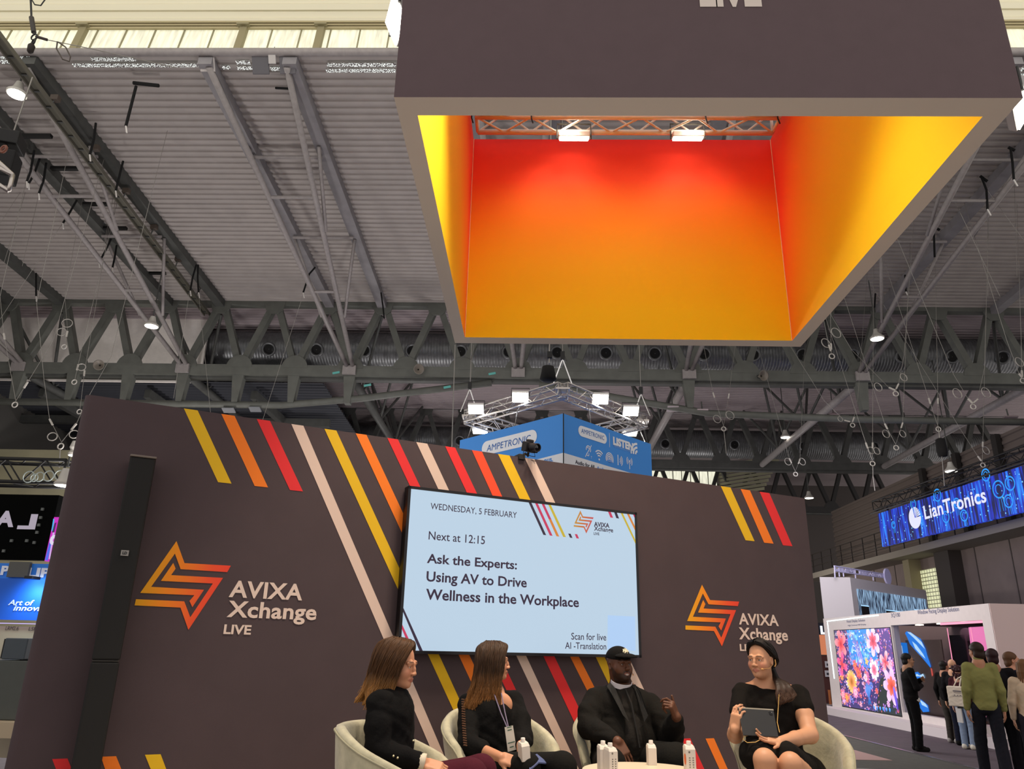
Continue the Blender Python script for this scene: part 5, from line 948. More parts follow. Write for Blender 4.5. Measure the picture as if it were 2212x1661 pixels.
# ================================================================== people: smooth-union distance fields turned into skins
def axis(lo, hi, fine, h, hf):
    out = [lo]; x = lo
    while x < hi:
        st = hf if any(a-h < x < b for a, b in fine) else h
        x += st; out.append(x)
    return np.array(out)
class SDF:
    def __init__(s, lo, hi, h=.008, hf=None, fine=None):
        fine = fine or []; hf = hf or h
        s.ax = [axis(lo[i], hi[i], [f[i] for f in fine], h, hf) for i in range(3)]
        s.D = np.full([len(a) for a in s.ax], .5, np.float32)
    def _blk(s, lo, hi):
        sl = []
        for i in range(3):
            a = np.searchsorted(s.ax[i], lo[i]); b = np.searchsorted(s.ax[i], hi[i])
            sl.append(slice(max(0, a-1), min(len(s.ax[i]), b+1)))
        sl = tuple(sl)
        g = [s.ax[i][sl[i]].astype(np.float32) for i in range(3)]
        return sl, g[0][:, None, None], g[1][None, :, None], g[2][None, None, :]
    def _put(s, sl, d, k, op):
        a = s.D[sl]
        if op == 'add':
            if k > 0:
                h = np.clip(.5+.5*(a-d)/k, 0, 1); s.D[sl] = a*(1-h)+d*h-k*h*(1-h)
            else: s.D[sl] = np.minimum(a, d)
        else:
            d = -d
            if k > 0:
                h = np.clip(.5-.5*(a-d)/k, 0, 1); s.D[sl] = a*(1-h)+d*h+k*h*(1-h)
            else: s.D[sl] = np.maximum(a, d)
    def cone(s, a, b, ra, rb, k=.01, op='add'):
        a = np.array(a, float); b = np.array(b, float); m = max(ra, rb)+max(k, .02)*1.5+.015
        sl, x, y, z = s._blk(np.minimum(a, b)-m, np.maximum(a, b)+m)
        if min(len(x), y.shape[1], z.shape[2]) == 0: return s
        v = b-a; L2 = max(v@v, 1e-9)
        t = np.clip(((x-a[0])*v[0]+(y-a[1])*v[1]+(z-a[2])*v[2])/L2, 0, 1)
        d = np.sqrt((x-a[0]-t*v[0])**2+(y-a[1]-t*v[1])**2+(z-a[2]-t*v[2])**2)-(ra+(rb-ra)*t)
        s._put(sl, d, k, op); return s
    def chain(s, pts, rad, k=.01, op='add'):
        r = rad if hasattr(rad, '__len__') else [rad]*len(pts)
        for i in range(len(pts)-1): s.cone(pts[i], pts[i+1], r[i], r[i+1], k, op)
        return s
    def ell(s, c, r, R=None, k=.01, op='add'):
        c = np.array(c, float); r = np.array(r, float); m = r.max()+max(k, .02)*1.5+.015
        sl, x, y, z = s._blk(c-m, c+m)
        if min(len(x), y.shape[1], z.shape[2]) == 0: return s
        R = np.eye(3) if R is None else np.array(R)
        q = [((x-c[0])*R[i][0]+(y-c[1])*R[i][1]+(z-c[2])*R[i][2]) for i in range(3)]
        k0 = np.sqrt(sum((q[i]/r[i])**2 for i in range(3))); k1 = np.sqrt(sum((q[i]/r[i]**2)**2 for i in range(3)))
        d = np.where(k1 > 1e-6, k0*(k0-1)/np.maximum(k1, 1e-6), -r.min())
        s._put(sl, d, k, op); return s
    def rbox(s, c, h, R=None, rr=.008, k=.01, op='add'):
        c = np.array(c, float); h = np.array(h, float); m = np.linalg.norm(h)+max(k, .02)*1.5+.015
        sl, x, y, z = s._blk(c-m, c+m); R = np.eye(3) if R is None else np.array(R)
        q = [np.abs((x-c[0])*R[i][0]+(y-c[1])*R[i][1]+(z-c[2])*R[i][2])-h[i]+rr for i in range(3)]
        d = np.sqrt(sum(np.maximum(e, 0)**2 for e in q))+np.minimum(np.maximum(np.maximum(q[0], q[1]), q[2]), 0)-rr
        s._put(sl, d, k, op); return s
    def cut(s, p, n, k=.004):
        """remove everything on the +n side of the plane through p"""
        n = np.array(n, float); n /= np.linalg.norm(n); x = s.ax[0][:, None, None]; y = s.ax[1][None, :, None]; z = s.ax[2][None, None, :]
        d = ((x-p[0])*n[0]+(y-p[1])*n[1]+(z-p[2])*n[2]).astype(np.float32); s.D = np.maximum(s.D, d); return s
    def mesh(s):
        D = s.D; D[0] = D[-1] = .5; D[:, 0] = D[:, -1] = .5; D[:, :, 0] = D[:, :, -1] = .5
        N = np.array(D.shape); neg = D < 0; acc = {}; E = []
        ids, pos = [], []
        for a in range(3):
            s0 = [slice(None)]*3; s1 = [slice(None)]*3; s0[a] = slice(0, -1); s1[a] = slice(1, None)
            idx = np.array(np.nonzero(neg[tuple(s0)] != neg[tuple(s1)])).T
            i1 = idx.copy(); i1[:, a] += 1
            d0 = D[tuple(idx.T)]; d1 = D[tuple(i1.T)]; p = idx.astype(float); p[:, a] += d0/(d0-d1)
            b, c = (a+1) % 3, (a+2) % 3; cells = []
            for db, dc in ((-1, -1), (0, -1), (0, 0), (-1, 0)):
                q = idx.copy(); q[:, b] += db; q[:, c] += dc; cid = (q[:, 0]*N[1]+q[:, 1])*N[2]+q[:, 2]; cells.append(cid); ids.append(cid); pos.append(p)
            fl = d0 < 0; Q = np.stack(cells, 1); Q[~fl] = Q[~fl][:, ::-1]; E.append(Q)
        ids = np.concatenate(ids); pos = np.concatenate(pos); u, inv = np.unique(ids, return_inverse=True); cnt = np.bincount(inv)
        V = np.stack([np.bincount(inv, pos[:, i])/cnt for i in range(3)], 1)
        F = np.searchsorted(u, np.concatenate(E))
        W = np.stack([np.interp(V[:, i], np.arange(N[i]), s.ax[i]) for i in range(3)], 1)
        return W, F
class RawMB:
    def __init__(s, V, F): s.v = [tuple(p) for p in V]; s.f = [tuple(int(i) for i in f) for f in F]; s.mi = [0]*len(s.f)
EYEM = MA('mat_eye', .15, spec=.6); SKINM = MA('mat_skin', .5, spec=.35); HAIRM = MA('mat_hair', .52, spec=.25); CLOTHM = MA('mat_cloth', .9, spec=.12, bump=.25, bscale=60)
def folds(V, F, amp, sc=1.0):
    n = np.zeros_like(V); F = np.asarray(F); fn_ = np.cross(V[F[:, 2]]-V[F[:, 0]], V[F[:, 3]]-V[F[:, 1]])
    for i in range(4): np.add.at(n, F[:, i], fn_)
    n /= np.linalg.norm(n, axis=1)[:, None]+1e-9; x, y, z = V.T*sc
    w = np.sin(x*38+z*62+2.2*np.sin(y*21+z*17)+1.7*np.sin(x*13-z*9))*.6+np.sin(x*71-z*40+y*55+2*np.sin(z*33))*.4; w = np.sign(w)*np.abs(w)**1.3
    return V+n*(w*amp)[:, None]
def cr(P, m=6):
    P = [np.array(p, float) for p in P]; Q = [2*P[0]-P[1]]+P+[2*P[-1]-P[-2]]; out = []
    for i in range(1, len(Q)-2):
        a, b, c, d = Q[i-1:i+3]
        for j in range(m): t = j/m; out.append(.5*(2*b+(c-a)*t+(2*a-5*b+4*c-d)*t*t+(3*b-a-3*c+d)*t**3))
    return out+[P[-1]]
def hairdo(T, h, groups, S, col, rnd, n=260, base=.016, r=(.0042, .0014), jit=.004, tip=.012, sub=None, kb=.012, post=None):
    for g in groups:
        for P in g:
            Q = cr(P, 3); S.chain(Q, [base*(1-.55*i/(len(Q)-1)) for i in range(len(Q))], kb)
    if post: post(S)
    V, F = S.mesh(); F = [tuple(int(i) for i in f) for f in F]; C_ = [col(V)*.8]; mb = MB(); cc = []
    tot = sum(max(1, len(g)-1) for g in groups)
    for g in groups:
        for k in range(max(1, int(n*max(1, len(g)-1)/tot))):
            if len(g) > 1: i = rnd.randrange(len(g)-1); w = rnd.random(); A, B = g[i], g[i+1]; m = min(len(A), len(B)); P = [np.array(A[j])*(1-w)+np.array(B[j])*w for j in range(m)]
            else: P = [np.array(q) for q in g[0]]
            out = base*.9+.004+rnd.uniform(-.002, .003); c0 = h.p(-.03, 0, .0)
            Q = []
            for j, q in enumerate(P):
                d = q-c0; d[2] *= .6; d /= np.linalg.norm(d)+1e-9; f_ = j/(len(P)-1); Q.append(q+d*out*(1-.8*f_*f_)+np.array([rnd.gauss(0, 1) for _ in range(3)])*(jit*.5+tip*f_**3*.7))
            e = rnd.uniform(.86, 1.0); Q = cr(Q, 5); Q = Q[:max(4, int(len(Q)*e))]; L = len(Q); s0 = len(mb.v)
            mb.tube(Q, [r[0]+(r[1]-r[0])*j/(L-1) for j in range(L)], 5, cap=False); cc.append(np.full(len(mb.v)-s0, rnd.uniform(.75, 1.35)))
    o = len(V); V2 = np.array(mb.v); C_.append(col(V2)*np.concatenate(cc)[:, None])
    raw = RawMB(np.concatenate([V, V2]), F+[tuple(i+o for i in f) for f in mb.f])
    return T.part('hair', raw, HAIRM, smooth=True, colors=np.clip(np.concatenate(C_), 0, 1), sub=sub)
def eyes(T, h, body, iris='#3a2a1c', lash='#1a1210', gaze=(0, 0), white='#cfc6bc', ir=.0062):
    for e in (-1, 1):
        c = h.p(.0742, e*.0315, -.001); mb = MB(); mb.sphere(c, .0122*h.s, 20, 14); V = np.array(mb.v); q = h.loc(V)-h.loc(c[None])[0]; C_ = np.tile(np.array(lin(white)), (len(V), 1))
        d = np.sqrt((q[:, 1]-gaze[0])**2+(q[:, 2]-gaze[1])**2); C_[(d < ir) & (q[:, 0] > 0)] = lin(iris); C_[(d < .003) & (q[:, 0] > 0)] = (.005, .005, .005)
        T.part('eye', mb, EYEM, smooth=True, colors=C_, sub=body)
        T.part('eyelash_line', MB().tube([h.p(.0785, e*.0455, .0005), h.p(.0845, e*.039, .0045), h.p(.0872, e*.031, .0058), h.p(.0850, e*.023, .0042), h.p(.081, e*.018, .0005)], .0014*h.s, 5), M(lash, .8), sub=body)
def fin(T, name, S, mat, color, xf=None, sub=None, label=None, fold=0):
    """turn the field into a part; color is a hex or function of points"""
    V, F = S.mesh() if isinstance(S, SDF) else S
    if len(F) == 0: return None
    if fold: V = folds(V, F, fold)
    C_ = np.tile(np.array(lin(color)), (len(V), 1)) if isinstance(color, str) else color(V)
    if xf is not None: V = xf(V)
    return T.part(name, RawMB(V, F), mat, smooth=True, colors=C_, sub=sub, label=label)
def basis(f, up=(0, 0, 1), roll=0):
    f = np.array(f, float); f /= np.linalg.norm(f); l = np.cross(up, f); l /= np.linalg.norm(l); u = np.cross(f, l)
    if roll: l, u = l*cos(roll)+u*sin(roll), u*cos(roll)-l*sin(roll)
    return np.array([f, l, u])
class Head:
    def __init__(h, c, f, s=1, male=False, heavy=0, roll=0, nose=1.0): h.nose = nose; h.c = np.array(c, float); h.B = basis(f, roll=roll); h.s = s; h.male = male; h.hv = heavy
    def p(h, f, l, u): return h.c+h.s*(h.B[0]*f+h.B[1]*l+h.B[2]*u)
    def loc(h, V): return (V-h.c)@h.B.T/h.s
    def skin(h, S, neck_to=None, neck_r=.052, mouth=0):
        s, B, hv = h.s, h.B, h.hv
        E = lambda f, l, u, r, k=.012, op='add': S.ell(h.p(f, l, u), np.array(r)*s, B, k*s, op)
        Ch = lambda pts, r, k=.006, op='add': S.chain([h.p(*q) for q in pts], [x*s for x in r], k*s, op)
        E(-.015, 0, .035, (.096, .074+.003*hv, .086)); E(.018, 0, -.03, (.07, .060+.006*hv, .088), .03); E(.03, 0, -.078, (.05+.01*hv, (.046 if h.nose >= 1 else .041)+.012*hv, .042), .03); E(.07, 0, -.098, (.02, .022+.006*hv, .018), .02)
        for e in (-1, 1):
            E(.052, e*.036, -.034, (.034, .028+.006*hv, .032+.006*hv), .02); E(.094, e*.031, .001, (.016, .0185, .0115), .014, 'sub'); E(.0735, e*.0315, -.001, (.0118, .0135, .0115), .004)
            Ch([(.079, e*.047, .001), (.0855, e*.032, .0082), (.080, e*.017, .003)], [.003, .0032, .003], .006)
            Ch([(.072, e*.052, .016), (.086, e*.03, .021), (.088, e*.012, .016)], [.006, .007, .006], .014)
            E(.099, e*.0105, -.039, (.011, .0085, .0075), .008)
            E(-.012, e*.074, -.008, (.016, .009, .029), .01); E(-.008, e*.079, -.008, (.009, .008, .018), .006, 'sub')
        Ch([(.089, 0, .012), (.098, 0, -.012), (.109-.03*(1-h.nose), 0, -.031)], [.0072, .0076*h.nose, (.009+.0015*hv)*h.nose], .013); E(.109-.03*(1-h.nose), 0, -.0355, (.011, (.010+.003*hv)*h.nose, .0085*h.nose), .008)
        o = .006*mouth
        Ch([(.079, -.025, -.066), (.0925, -.008, -.0632), (.0938, 0, -.0645), (.0925, .008, -.0632), (.079, .025, -.066)], [.003, .0048, .0044, .0048, .003], .007)
        Ch([(.078, -.023, -.068-o), (.0915, 0, -.0752-o*1.6), (.078, .023, -.068-o)], [.003, .0058, .003], .007)
        if mouth: E(.1, 0, -.0695-o*.6, (.02, .016, .003+o), .003, 'sub')
        else: Ch([(.09, -.024, -.0672), (.104, 0, -.0692), (.09, .024, -.0672)], [.0014]*3, .003, 'sub')
        if neck_to is not None:
            n0 = h.p(-.022, 0, -.05); S.cone(n0, neck_to, neck_r*s, neck_r*1.12*s, .03*s)
    def color(h, skin, lip, brow, beard=None, blush=None, iris='#3a2a1c', teeth=False, browlift=0):
        sk, lp, br = (np.array(lin(x)) for x in (skin, lip, brow)); ey = np.array(lin('#dcd5cc')); ir = np.array(lin(iris)); bd = np.array(lin(beard)) if beard else None
        def fn(V):
            C_ = np.tile(sk, (len(V), 1)); q = h.loc(V); f, l, u = q[:, 0], q[:, 1], q[:, 2]; al = np.abs(l)
            hd = (f > -.03) & (np.abs(u) < .13) & (al < .09)
            if blush is not None:
                w = np.exp(-(((al-.045)/.02)**2+((u+.035)/.022)**2))*(f > .03)*hd; C_ = C_*(1-.5*w[:, None])+np.array(lin(blush))*.5*w[:, None]
            if bd is not None:
                thr = -.056+.054*np.clip((.06-f)/.06, 0, 1); w = np.clip((thr-u)/.014, 0, 1)*np.clip((f+.008)/.014, 0, 1)
                w = np.maximum(w, np.clip((-.048-u)/.006, 0, 1)*np.clip((.032-al)/.006, 0, 1)*(f > .06))*hd*(u > -.135); w = (w*.85)[:, None]; C_ = C_*(1-w)+bd*w
            m = hd & (al < .026-.0) & (f > .074) & (u < -.0585+.0*al) & (u > -.083) & (((u+.069)/.0115)**2+(al/.0245)**2 < 1); C_[m] = lp*.8+C_[m]*.2
            if teeth: m = hd & (al < .012) & (f > .07) & (f < .09) & (u < -.066) & (u > -.08); C_[m] = np.array(lin('#d8cfc6'))*.9
            bc = .0205+browlift+.003*np.cos((al-.03)/.025*1.4); w = (np.clip(1.4-np.abs(u-bc)/.0036, 0, 1)*np.clip((al-.010)/.005, 0, 1)*np.clip((.052-al)/.006, 0, 1)*(f > .05)*hd*.85)[:, None]; C_ = C_*(1-w)+br*w
            return C_
        return fn
def hand(S, wrist, d, n, side, curl, spread=.1, thumb=(.6, .3), s=1, thumb_dir=None):
    """wrist point, d palm direction, n back-of-hand normal, side +1 when the thumb is on +cross(d,n)"""
    d = np.array(d, float); d /= np.linalg.norm(d); n = np.array(n, float); n -= d*(n@d); n /= np.linalg.norm(n); t = np.cross(d, n)*side; w = np.array(wrist, float)
    R = np.array([d, t, n]); S.rbox(w+d*.047*s, np.array((.046, .039, .0135))*s, R, .012*s, .012*s); S.ell(w+d*.03*s+t*.025*s-n*.006*s, np.array((.03, .018, .016))*s, R, .012*s)
    tips = []
    for i in range(4):
        o = (.029-.0195*i); L = (.043, .048, .045, .035)[i]*s; p = w+d*(.088-.006*abs(i-1.2))*s+t*o*s; a = 0; r = (.0092, .0094, .009, .008)[i]*s
        c = curl[i] if hasattr(curl[0], '__len__') else curl
        dd = d*cos(spread*(1-i*.66))+t*sin(spread*(1-i*.66)); rad = r
        for j in range(3):
            a += c[j]; v = dd*cos(a)-n*sin(a); q = p+v*L*(1, .62, .5)[j]; S.cone(p, q, rad, rad*.9, .0035*s); p = q; rad *= .9
        tips.append(p)
    p = w+d*.022*s+t*.032*s-n*.004*s; td = np.array(thumb_dir, float) if thumb_dir is not None else d*cos(thumb[0])+t*sin(thumb[0])-n*thumb[1]; td /= np.linalg.norm(td)
    q = p+td*.04*s; S.cone(p, q, .0125*s, .0105*s, .01*s); td2 = td*.9+d*.25 if thumb_dir is None else td; td2 /= np.linalg.norm(td2); q2 = q+td2*.033*s; S.cone(q, q2, .0105*s, .0085*s, .004*s); S.cone(q2, q2+td2*.02*s, .0088*s, .0075*s, .003*s)
    return tips
def pw(x, y, Y): return onY(x, y, Y)
def hbox(h): return [(h.c[i]-(.125, .125, .14)[i], h.c[i]+(.125, .125, .13)[i]) for i in range(3)]
def mbox(w, d, n=.0):
    d = np.array(d, float); d /= np.linalg.norm(d); c = np.array(w)+d*.08; return [(c[i]-.105, c[i]+.105) for i in range(3)]
def bounds(pts, m=.12):
    P = np.array(pts); return P.min(0)-m, P.max(0)+m
def strands(S, h, roots, rnd, r0=.011, r1=.004, k=.006):
    for pts in roots:
        n = len(pts); S.chain([np.array(p)+np.array([rnd.gauss(0, .0025) for _ in range(3)]) for p in pts], [r0+(r1-r0)*i/(n-1) for i in range(n)], k)
# ------------------------------------------------------------------ armchairs
VELV = MA('mat_velvet', .8, sheen=.5, bump=.15, bscale=25)
def armchair(c, ang, label):
    """tub armchair with wrap-round back; ang is the facing direction in plan"""
    c = np.array(c, float); t = Thing('armchair', label, 'chair', (c[0], c[1], ZS), 'pale tub armchairs on the stage')
    ca, sa = cos(ang), sin(ang)
    def W(x, y, z): return (c[0]+x*ca-y*sa, c[1]+x*sa+y*ca, ZS+z)      # x forward, y left
    N = 44; M_ = 10; rows_o = []; rows_i = []; rim = []
    vm = M('#b3ad90', .85, noise=.16, nscale=14, sheen=.4, bump=.25, bscale=40)
    G = []; prof_n = 0
    for i in range(N+1):
        th = radians(-118+236*i/N); k = abs(th)/radians(118); top = .83-.23*(max(0, k-.25)/.75)**1.3
        if k > .86: top -= .10*((k-.86)/.14)**2
        ring_ = []
        for z, r in ((.30, .27), (.38, .30), (.5, .335), (.62, .36), (top-.03, .375)): 
            z = min(z, top-.03); ring_.append((r, z))
        ring_ += [(.37, top-.008), (.35, top), (.328, top-.008), (.318, top-.03)]
        for z in (.62, .5, .42): ring_.append((.305 if z > .45 else .29, min(z, top-.04)))
        row = []
        for r, z in ring_:
            x = -r*cos(th)*1.0; y = r*sin(th)*1.02
            if k > .6: x += .06*(k-.6)/.4
            row.append(W(x, y, z))
        G.append(row); rim.append(W(-.38*cos(th)+(.06*(k-.6)/.4 if k > .6 else 0), .385*sin(th), top-.028))
    mb = MB(); mb.grid(G); mb.poly(G[0]); mb.poly(G[-1][::-1]); t.part('back_shell', mb, vm, smooth=True, auto=60)
    t.part('piping', MB().tube(rim, .006, 6), M('#9a957c', .8), smooth=True)
    mb = MB(); pl = [(.285*cos(a)*1.12+.03, .285*sin(a)*1.03) for a in [2*pi*j/28 for j in range(28)]]; rows = []
    for z, sc in ((.28, .9), (.32, 1), (.41, 1), (.44, .97), (.45, .85), (.452, .4)): rows.append([W(x*sc, y*sc, z) for x, y in pl+[pl[0]]])
    mb.grid(rows); t.part('seat_cushion', mb, vm, smooth=True)
    mb = MB(); mb.lathe([(.24, .26), (.25, .3)], (c[0], c[1], ZS), (0, 0, 1), 20); t.part('seat_base', mb, M('#8f8a74', .8))
    for dx, dy in ((.19, .19), (.19, -.19), (-.19, .19), (-.19, -.19)): t.part('leg', MB().tube([W(dx, dy, .27), W(dx*1.25, dy*1.25, 0)], [.018, .011], 8), M('#6a5136', .5))
    return t
# ------------------------------------------------------------------ the four chairs, the table and what stands on it
CW1, CW2, CMN, CW4 = (-.665, 4.46), (-.20, 5.50), (.70, 6.02), (1.74, 5.62)
armchair(CW1, radians(-8), 'pale tub armchair at the left holding the woman with shoulder-length hair'); armchair(CW2, radians(-62), 'pale tub armchair holding the long-haired woman with the badge'); armchair(CMN, radians(-88), 'pale tub armchair holding the man in the black cap'); armchair(CW4, radians(-99), 'pale tub armchair at the right holding the woman with the tablet')
tc_ = np.array((.665, 4.90)); ZTB = 1.035
t = Thing('side_table', 'round cream table in front of the man in the cap with drink cartons on it', 'table', (tc_[0], tc_[1], ZS))
CREAMT = M('#d8c8ac', .45); t.part('table_top', MB().lathe([(.33, -.03), (.355, -.022), (.36, -.01), (.355, 0), (.01, 0)], (tc_[0], tc_[1], ZTB), (0, 0, 1), 48), CREAMT, smooth=True, auto=40)
t.part('column', MB().lathe([(.03, 0), (.03, ZTB-ZS-.03)], (tc_[0], tc_[1], ZS), (0, 0, 1), 16), CREAMT, smooth=True, auto=40); t.part('foot', MB().lathe([(.24, 0), (.24, .012), (.04, .025)], (tc_[0], tc_[1], ZS), (0, 0, 1), 32), CREAMT, smooth=True, auto=40)
def carton(label, base, yaw, h=.135, w=.058, face=None, ax=(0, 0, 1), tone='#ddd2c4'):
    base = np.array(base, float); z = np.array(ax, float); z /= np.linalg.norm(z); x = np.array((cos(yaw), sin(yaw), 0.)); x -= z*(x@z); x /= np.linalg.norm(x); y = np.cross(z, x)
    t = Thing('drink_carton', label, 'carton', tuple(base), 'small white drink cartons'); P = lambda a, b, c: base+x*a+y*b+z*c
    a = w/2; mb = MB(); lo = [P(-a, -a, 0), P(a, -a, 0), P(a, a, 0), P(-a, a, 0)]; mi = [P(-a, -a, h-.018), P(a, -a, h-.018), P(a, a, h-.006), P(-a, a, h-.006)]; hi = [P(-a*.86, -a*.55, h), P(a*.86, -a*.55, h), P(a*.86, a*.8, h+.006), P(-a*.86, a*.8, h+.006)]
    mb.add(lo+mi+hi, [(3, 2, 1, 0), (0, 1, 5, 4), (1, 2, 6, 5), (2, 3, 7, 6), (3, 0, 4, 7), (4, 5, 9, 8), (5, 6, 10, 9), (6, 7, 11, 10), (7, 4, 8, 11), (8, 9, 10, 11)]); bd_ = t.part('carton_body', mb, M(tone, .5), bevel=.002)
    c = P(0, .004, h+.002); t.part('screw_cap', MB().lathe([(.0135, 0), (.0135, .02), (.012, .023), (.001, .023)], c, z, 16), M('#eee6da', .4), smooth=True, auto=40)
    if face:
        for sgn in (face,):
            pl = Plane(P(0, 0, 0)+x*(a*sgn)+x*sgn*.0008, y*sgn, z); mb = MB(); mb.poly([pl.pt(.012+.02*cos(q), .07+.03*sin(q), .0005) for q in [2*pi*j/16 for j in range(16)]]); t.part('orange_print', mb, M('#e0662a', .5), sub=bd_)
        pl = Plane(P(0, -a, 0), x, z); mb = MB()
        for i in range(6):
            for cc in (-.012, .008): mb.poly([pl.pt(cc, .015+i*.012, .0006), pl.pt(cc+.009, .015+i*.012, .0006), pl.pt(cc+.009, .021+i*.012, .0006), pl.pt(cc, .021+i*.012, .0006)])
        mb.poly([pl.pt(-.008+.006*cos(q), .108+.006*sin(q), .0006) for q in [2*pi*j/10 for j in range(10)]]); t.part('print', mb, M('#7d7468', .5), sub=bd_)
    return t
def tp(x, y): p = onZ(x, y, ZTB); return (p[0], p[1], ZTB)
carton('left carton of the close pair on the round table', tp(1304, 1669), .25, face=None, h=.14); t_ = carton('right carton of the close pair on the round table, with an orange print', tp(1320, 1672), .5, face=1); carton('lone plain drink carton near the middle of the round table', tp(1408, 1652), .12, h=.112, w=.052); carton('carton standing at the right rim of the round table, with an orange print', tp(1491, 1668), .1, face=-1, h=.14)
SK_W = '#c98f6c'
def ombre(h, c0, c1, u0, u1):
    a, b = np.array(lin(c0)), np.array(lin(c1))
    def fn(V):
        u = h.loc(V)[:, 2]; w = np.clip((u0-u)/(u0-u1), 0, 1)[:, None]; n = (np.sin(V[:, :1]*420)+np.sin(V[:, 1:2]*390+V[:, :1]*150))*.09; return np.clip((a*(1-w)+b*w)*(1+n), 0, 1)
    return fn
BLACK1, BLACK2 = '#100f0f', '#131211'
# ============================ woman at the left, facing right
h = Head(pw(861, 1434, 4.47), (.955, -.22, -.13), 1.0, nose=.8)
sh_r, sh_l = pw(820, 1520, 4.34), pw(842, 1510, 4.64); el = pw(815, 1622, 4.28); wr = pw(914, 1646, 4.30); nb = pw(846, 1492, 4.50); hip = np.array((-.78, 4.46, ZS+.47)); kn = np.array((-.30, 4.36, ZS+.60)); ch = pw(845, 1545, 4.48)
T = Thing('person', 'woman with shoulder-length brown and blond hair in a black jacket, leftmost seat', 'person', tuple(hip))
S = SDF((-1.1, 4.1, ZS+.3), (-.1, 4.85, 1.80), .009, .0036, [hbox(h), mbox(wr, (.95, 0, -.2))])
h.skin(S, nb+np.array((-.02, 0, -.03)), .048); S.cone(nb+np.array((-.02, 0, -.03)), hip, .08, .1, .03); S.chain([sh_r, el, wr], [.04, .035, .028], .02); S.cone(nb, sh_r, .04, .04, .02); S.cone(hip, kn+np.array((0, 0, -.03)), .06, .05, .02)
hd = wr+np.array((.01, 0, -.006)); hand(S, hd, (.95, -.05, -.22), (.1, -.5, .85), 1, (.35, .4, .3)); fin(T, 'body', S, SKINM, h.color(SK_W, '#b06a58', '#4a3424', blush='#d08468', iris='#4a4034'))
S = SDF((-1.1, 4.05, ZS+.35), (-.3, 4.95, 1.56), .0085)
S.ell(ch, (.125, .19, .16), k=.05); S.ell(ch+np.array((.0, 0, -.16)), (.13, .175, .17), k=.06); S.ell(hip+np.array((.02, 0, .02)), (.15, .18, .12), k=.05)
S.cone(nb+np.array((-.01, -.03, -.045)), sh_r, .05, .066, .03); S.cone(nb+np.array((-.01, .03, -.045)), sh_l, .05, .066, .03); S.chain([sh_r, (sh_r+el)/2+np.array((0, -.015, 0)), el, el+(wr-el)*.55, wr+(el-wr)*.12], [.066, .066, .063, .052, .043], .02); S.cone(sh_l, pw(875, 1600, 4.7), .068, .055, .03)
S.cone(nb, h.p(-.03, 0, -.13), .055, .05, .02); S.ell(h.p(-.02, 0, -.12), (.05, .05, .03), k=.01, op='sub')
jk = fin(T, 'jacket', S, CLOTHM, BLACK1, fold=.0035)
fin(T, 'trousers', SDF((-1.0, 4.1, .5), (.05, 4.9, 1.3), .011).cone(hip, kn, .115, .085, .03).cone(hip+np.array((0, .12, 0)), kn+np.array((.04, .2, .0)), .11, .08, .03).cone(kn, kn+np.array((.06, 0, -.5)), .08, .055, .02).cone(kn+np.array((.04, .2, .0)), kn+np.array((.1, .2, -.5)), .08, .055, .02), CLOTHM, '#4a1a26')
mb = MB(); mb.lathe([(.035, -.02), (.041, -.018), (.042, .014), (.036, .016)], wr+(el-wr)*.02, wr-el, 14); T.part('white_cuff', mb, M('#d9cbb2', .7), smooth=True, sub=jk)
for x, y in ((859, 1637), (850, 1633)): 
    p = pw(x, y, 4.22); T.part('snap_button', MB().sphere(p, .006, 8, 6), M('#d8c9a0', .3, .8), sub=jk)
T.part('snap_button', MB().sphere(pw(893, 1600, 4.3), .006, 8, 6), M('#d8c9a0', .3, .8), sub=jk)
eyes(T, h, T.o.children[0], '#4a4034', gaze=(.001, -.002))
rnd = random.Random(5)
S = SDF(h.c-np.array((.26, .2, .36)), h.c+np.array((.15, .2, .17)), .0045)
S.ell(h.p(-.028, 0, .036), np.array((.098, .079, .086)), h.B, .01); S.ell(h.p(-.065, 0, -.03), (.06, .075, .1), h.B, .03)
gs = []
for e in (-1, 1):
    g = []
    for i in range(10):
        t_ = i/9; f0 = (.062 if e < 0 else .036)-(.146 if e < 0 else .12)*t_; l0 = e*(.080-.006*t_)
        g.append([h.p(.035-.09*t_, e*.006, .121-.004*t_), h.p(f0+.012, e*.040, .108-.006*t_), h.p(f0+.006, e*.070, .066), h.p(f0-.006, e*.083, .015), h.p(f0-.022, l0, -.05), h.p(f0-.032, l0*.98, -.105), h.p(f0-.04-.01*t_, l0*.98, -.15), h.p(f0-.026*(1-t_)-.03*t_, l0*.98, -.195), h.p(f0+.016*(1-t_)-.05*t_, l0*.88, -.228-.01*(i % 3))])
    gs.append(g)
g = []
for i in range(7):
    l0 = -.07+.14*i/6; g.append([h.p(-.05, l0*.2, .119), h.p(-.10, l0*.7, .09), h.p(-.118, l0, .03), h.p(-.12, l0*1.1, -.05), h.p(-.13, l0*1.2, -.12), h.p(-.15, l0*1.25, -.18), h.p(-.175, l0*1.3, -.225)])
gs.append([gs[0][-1]]+g+[gs[1][-1]])
def post(S):
    S.ell(h.p(.12, 0, -.03), (.055, .06, .11), h.B, .004, 'sub'); S.ell(h.p(.08, 0, -.06), (.05, .058, .07), h.B, .006, 'sub')
hairdo(T, h, gs, S, ombre(h, '#4a3019', '#b07c42', -.06, -.19), rnd, 620, .012, post=post)
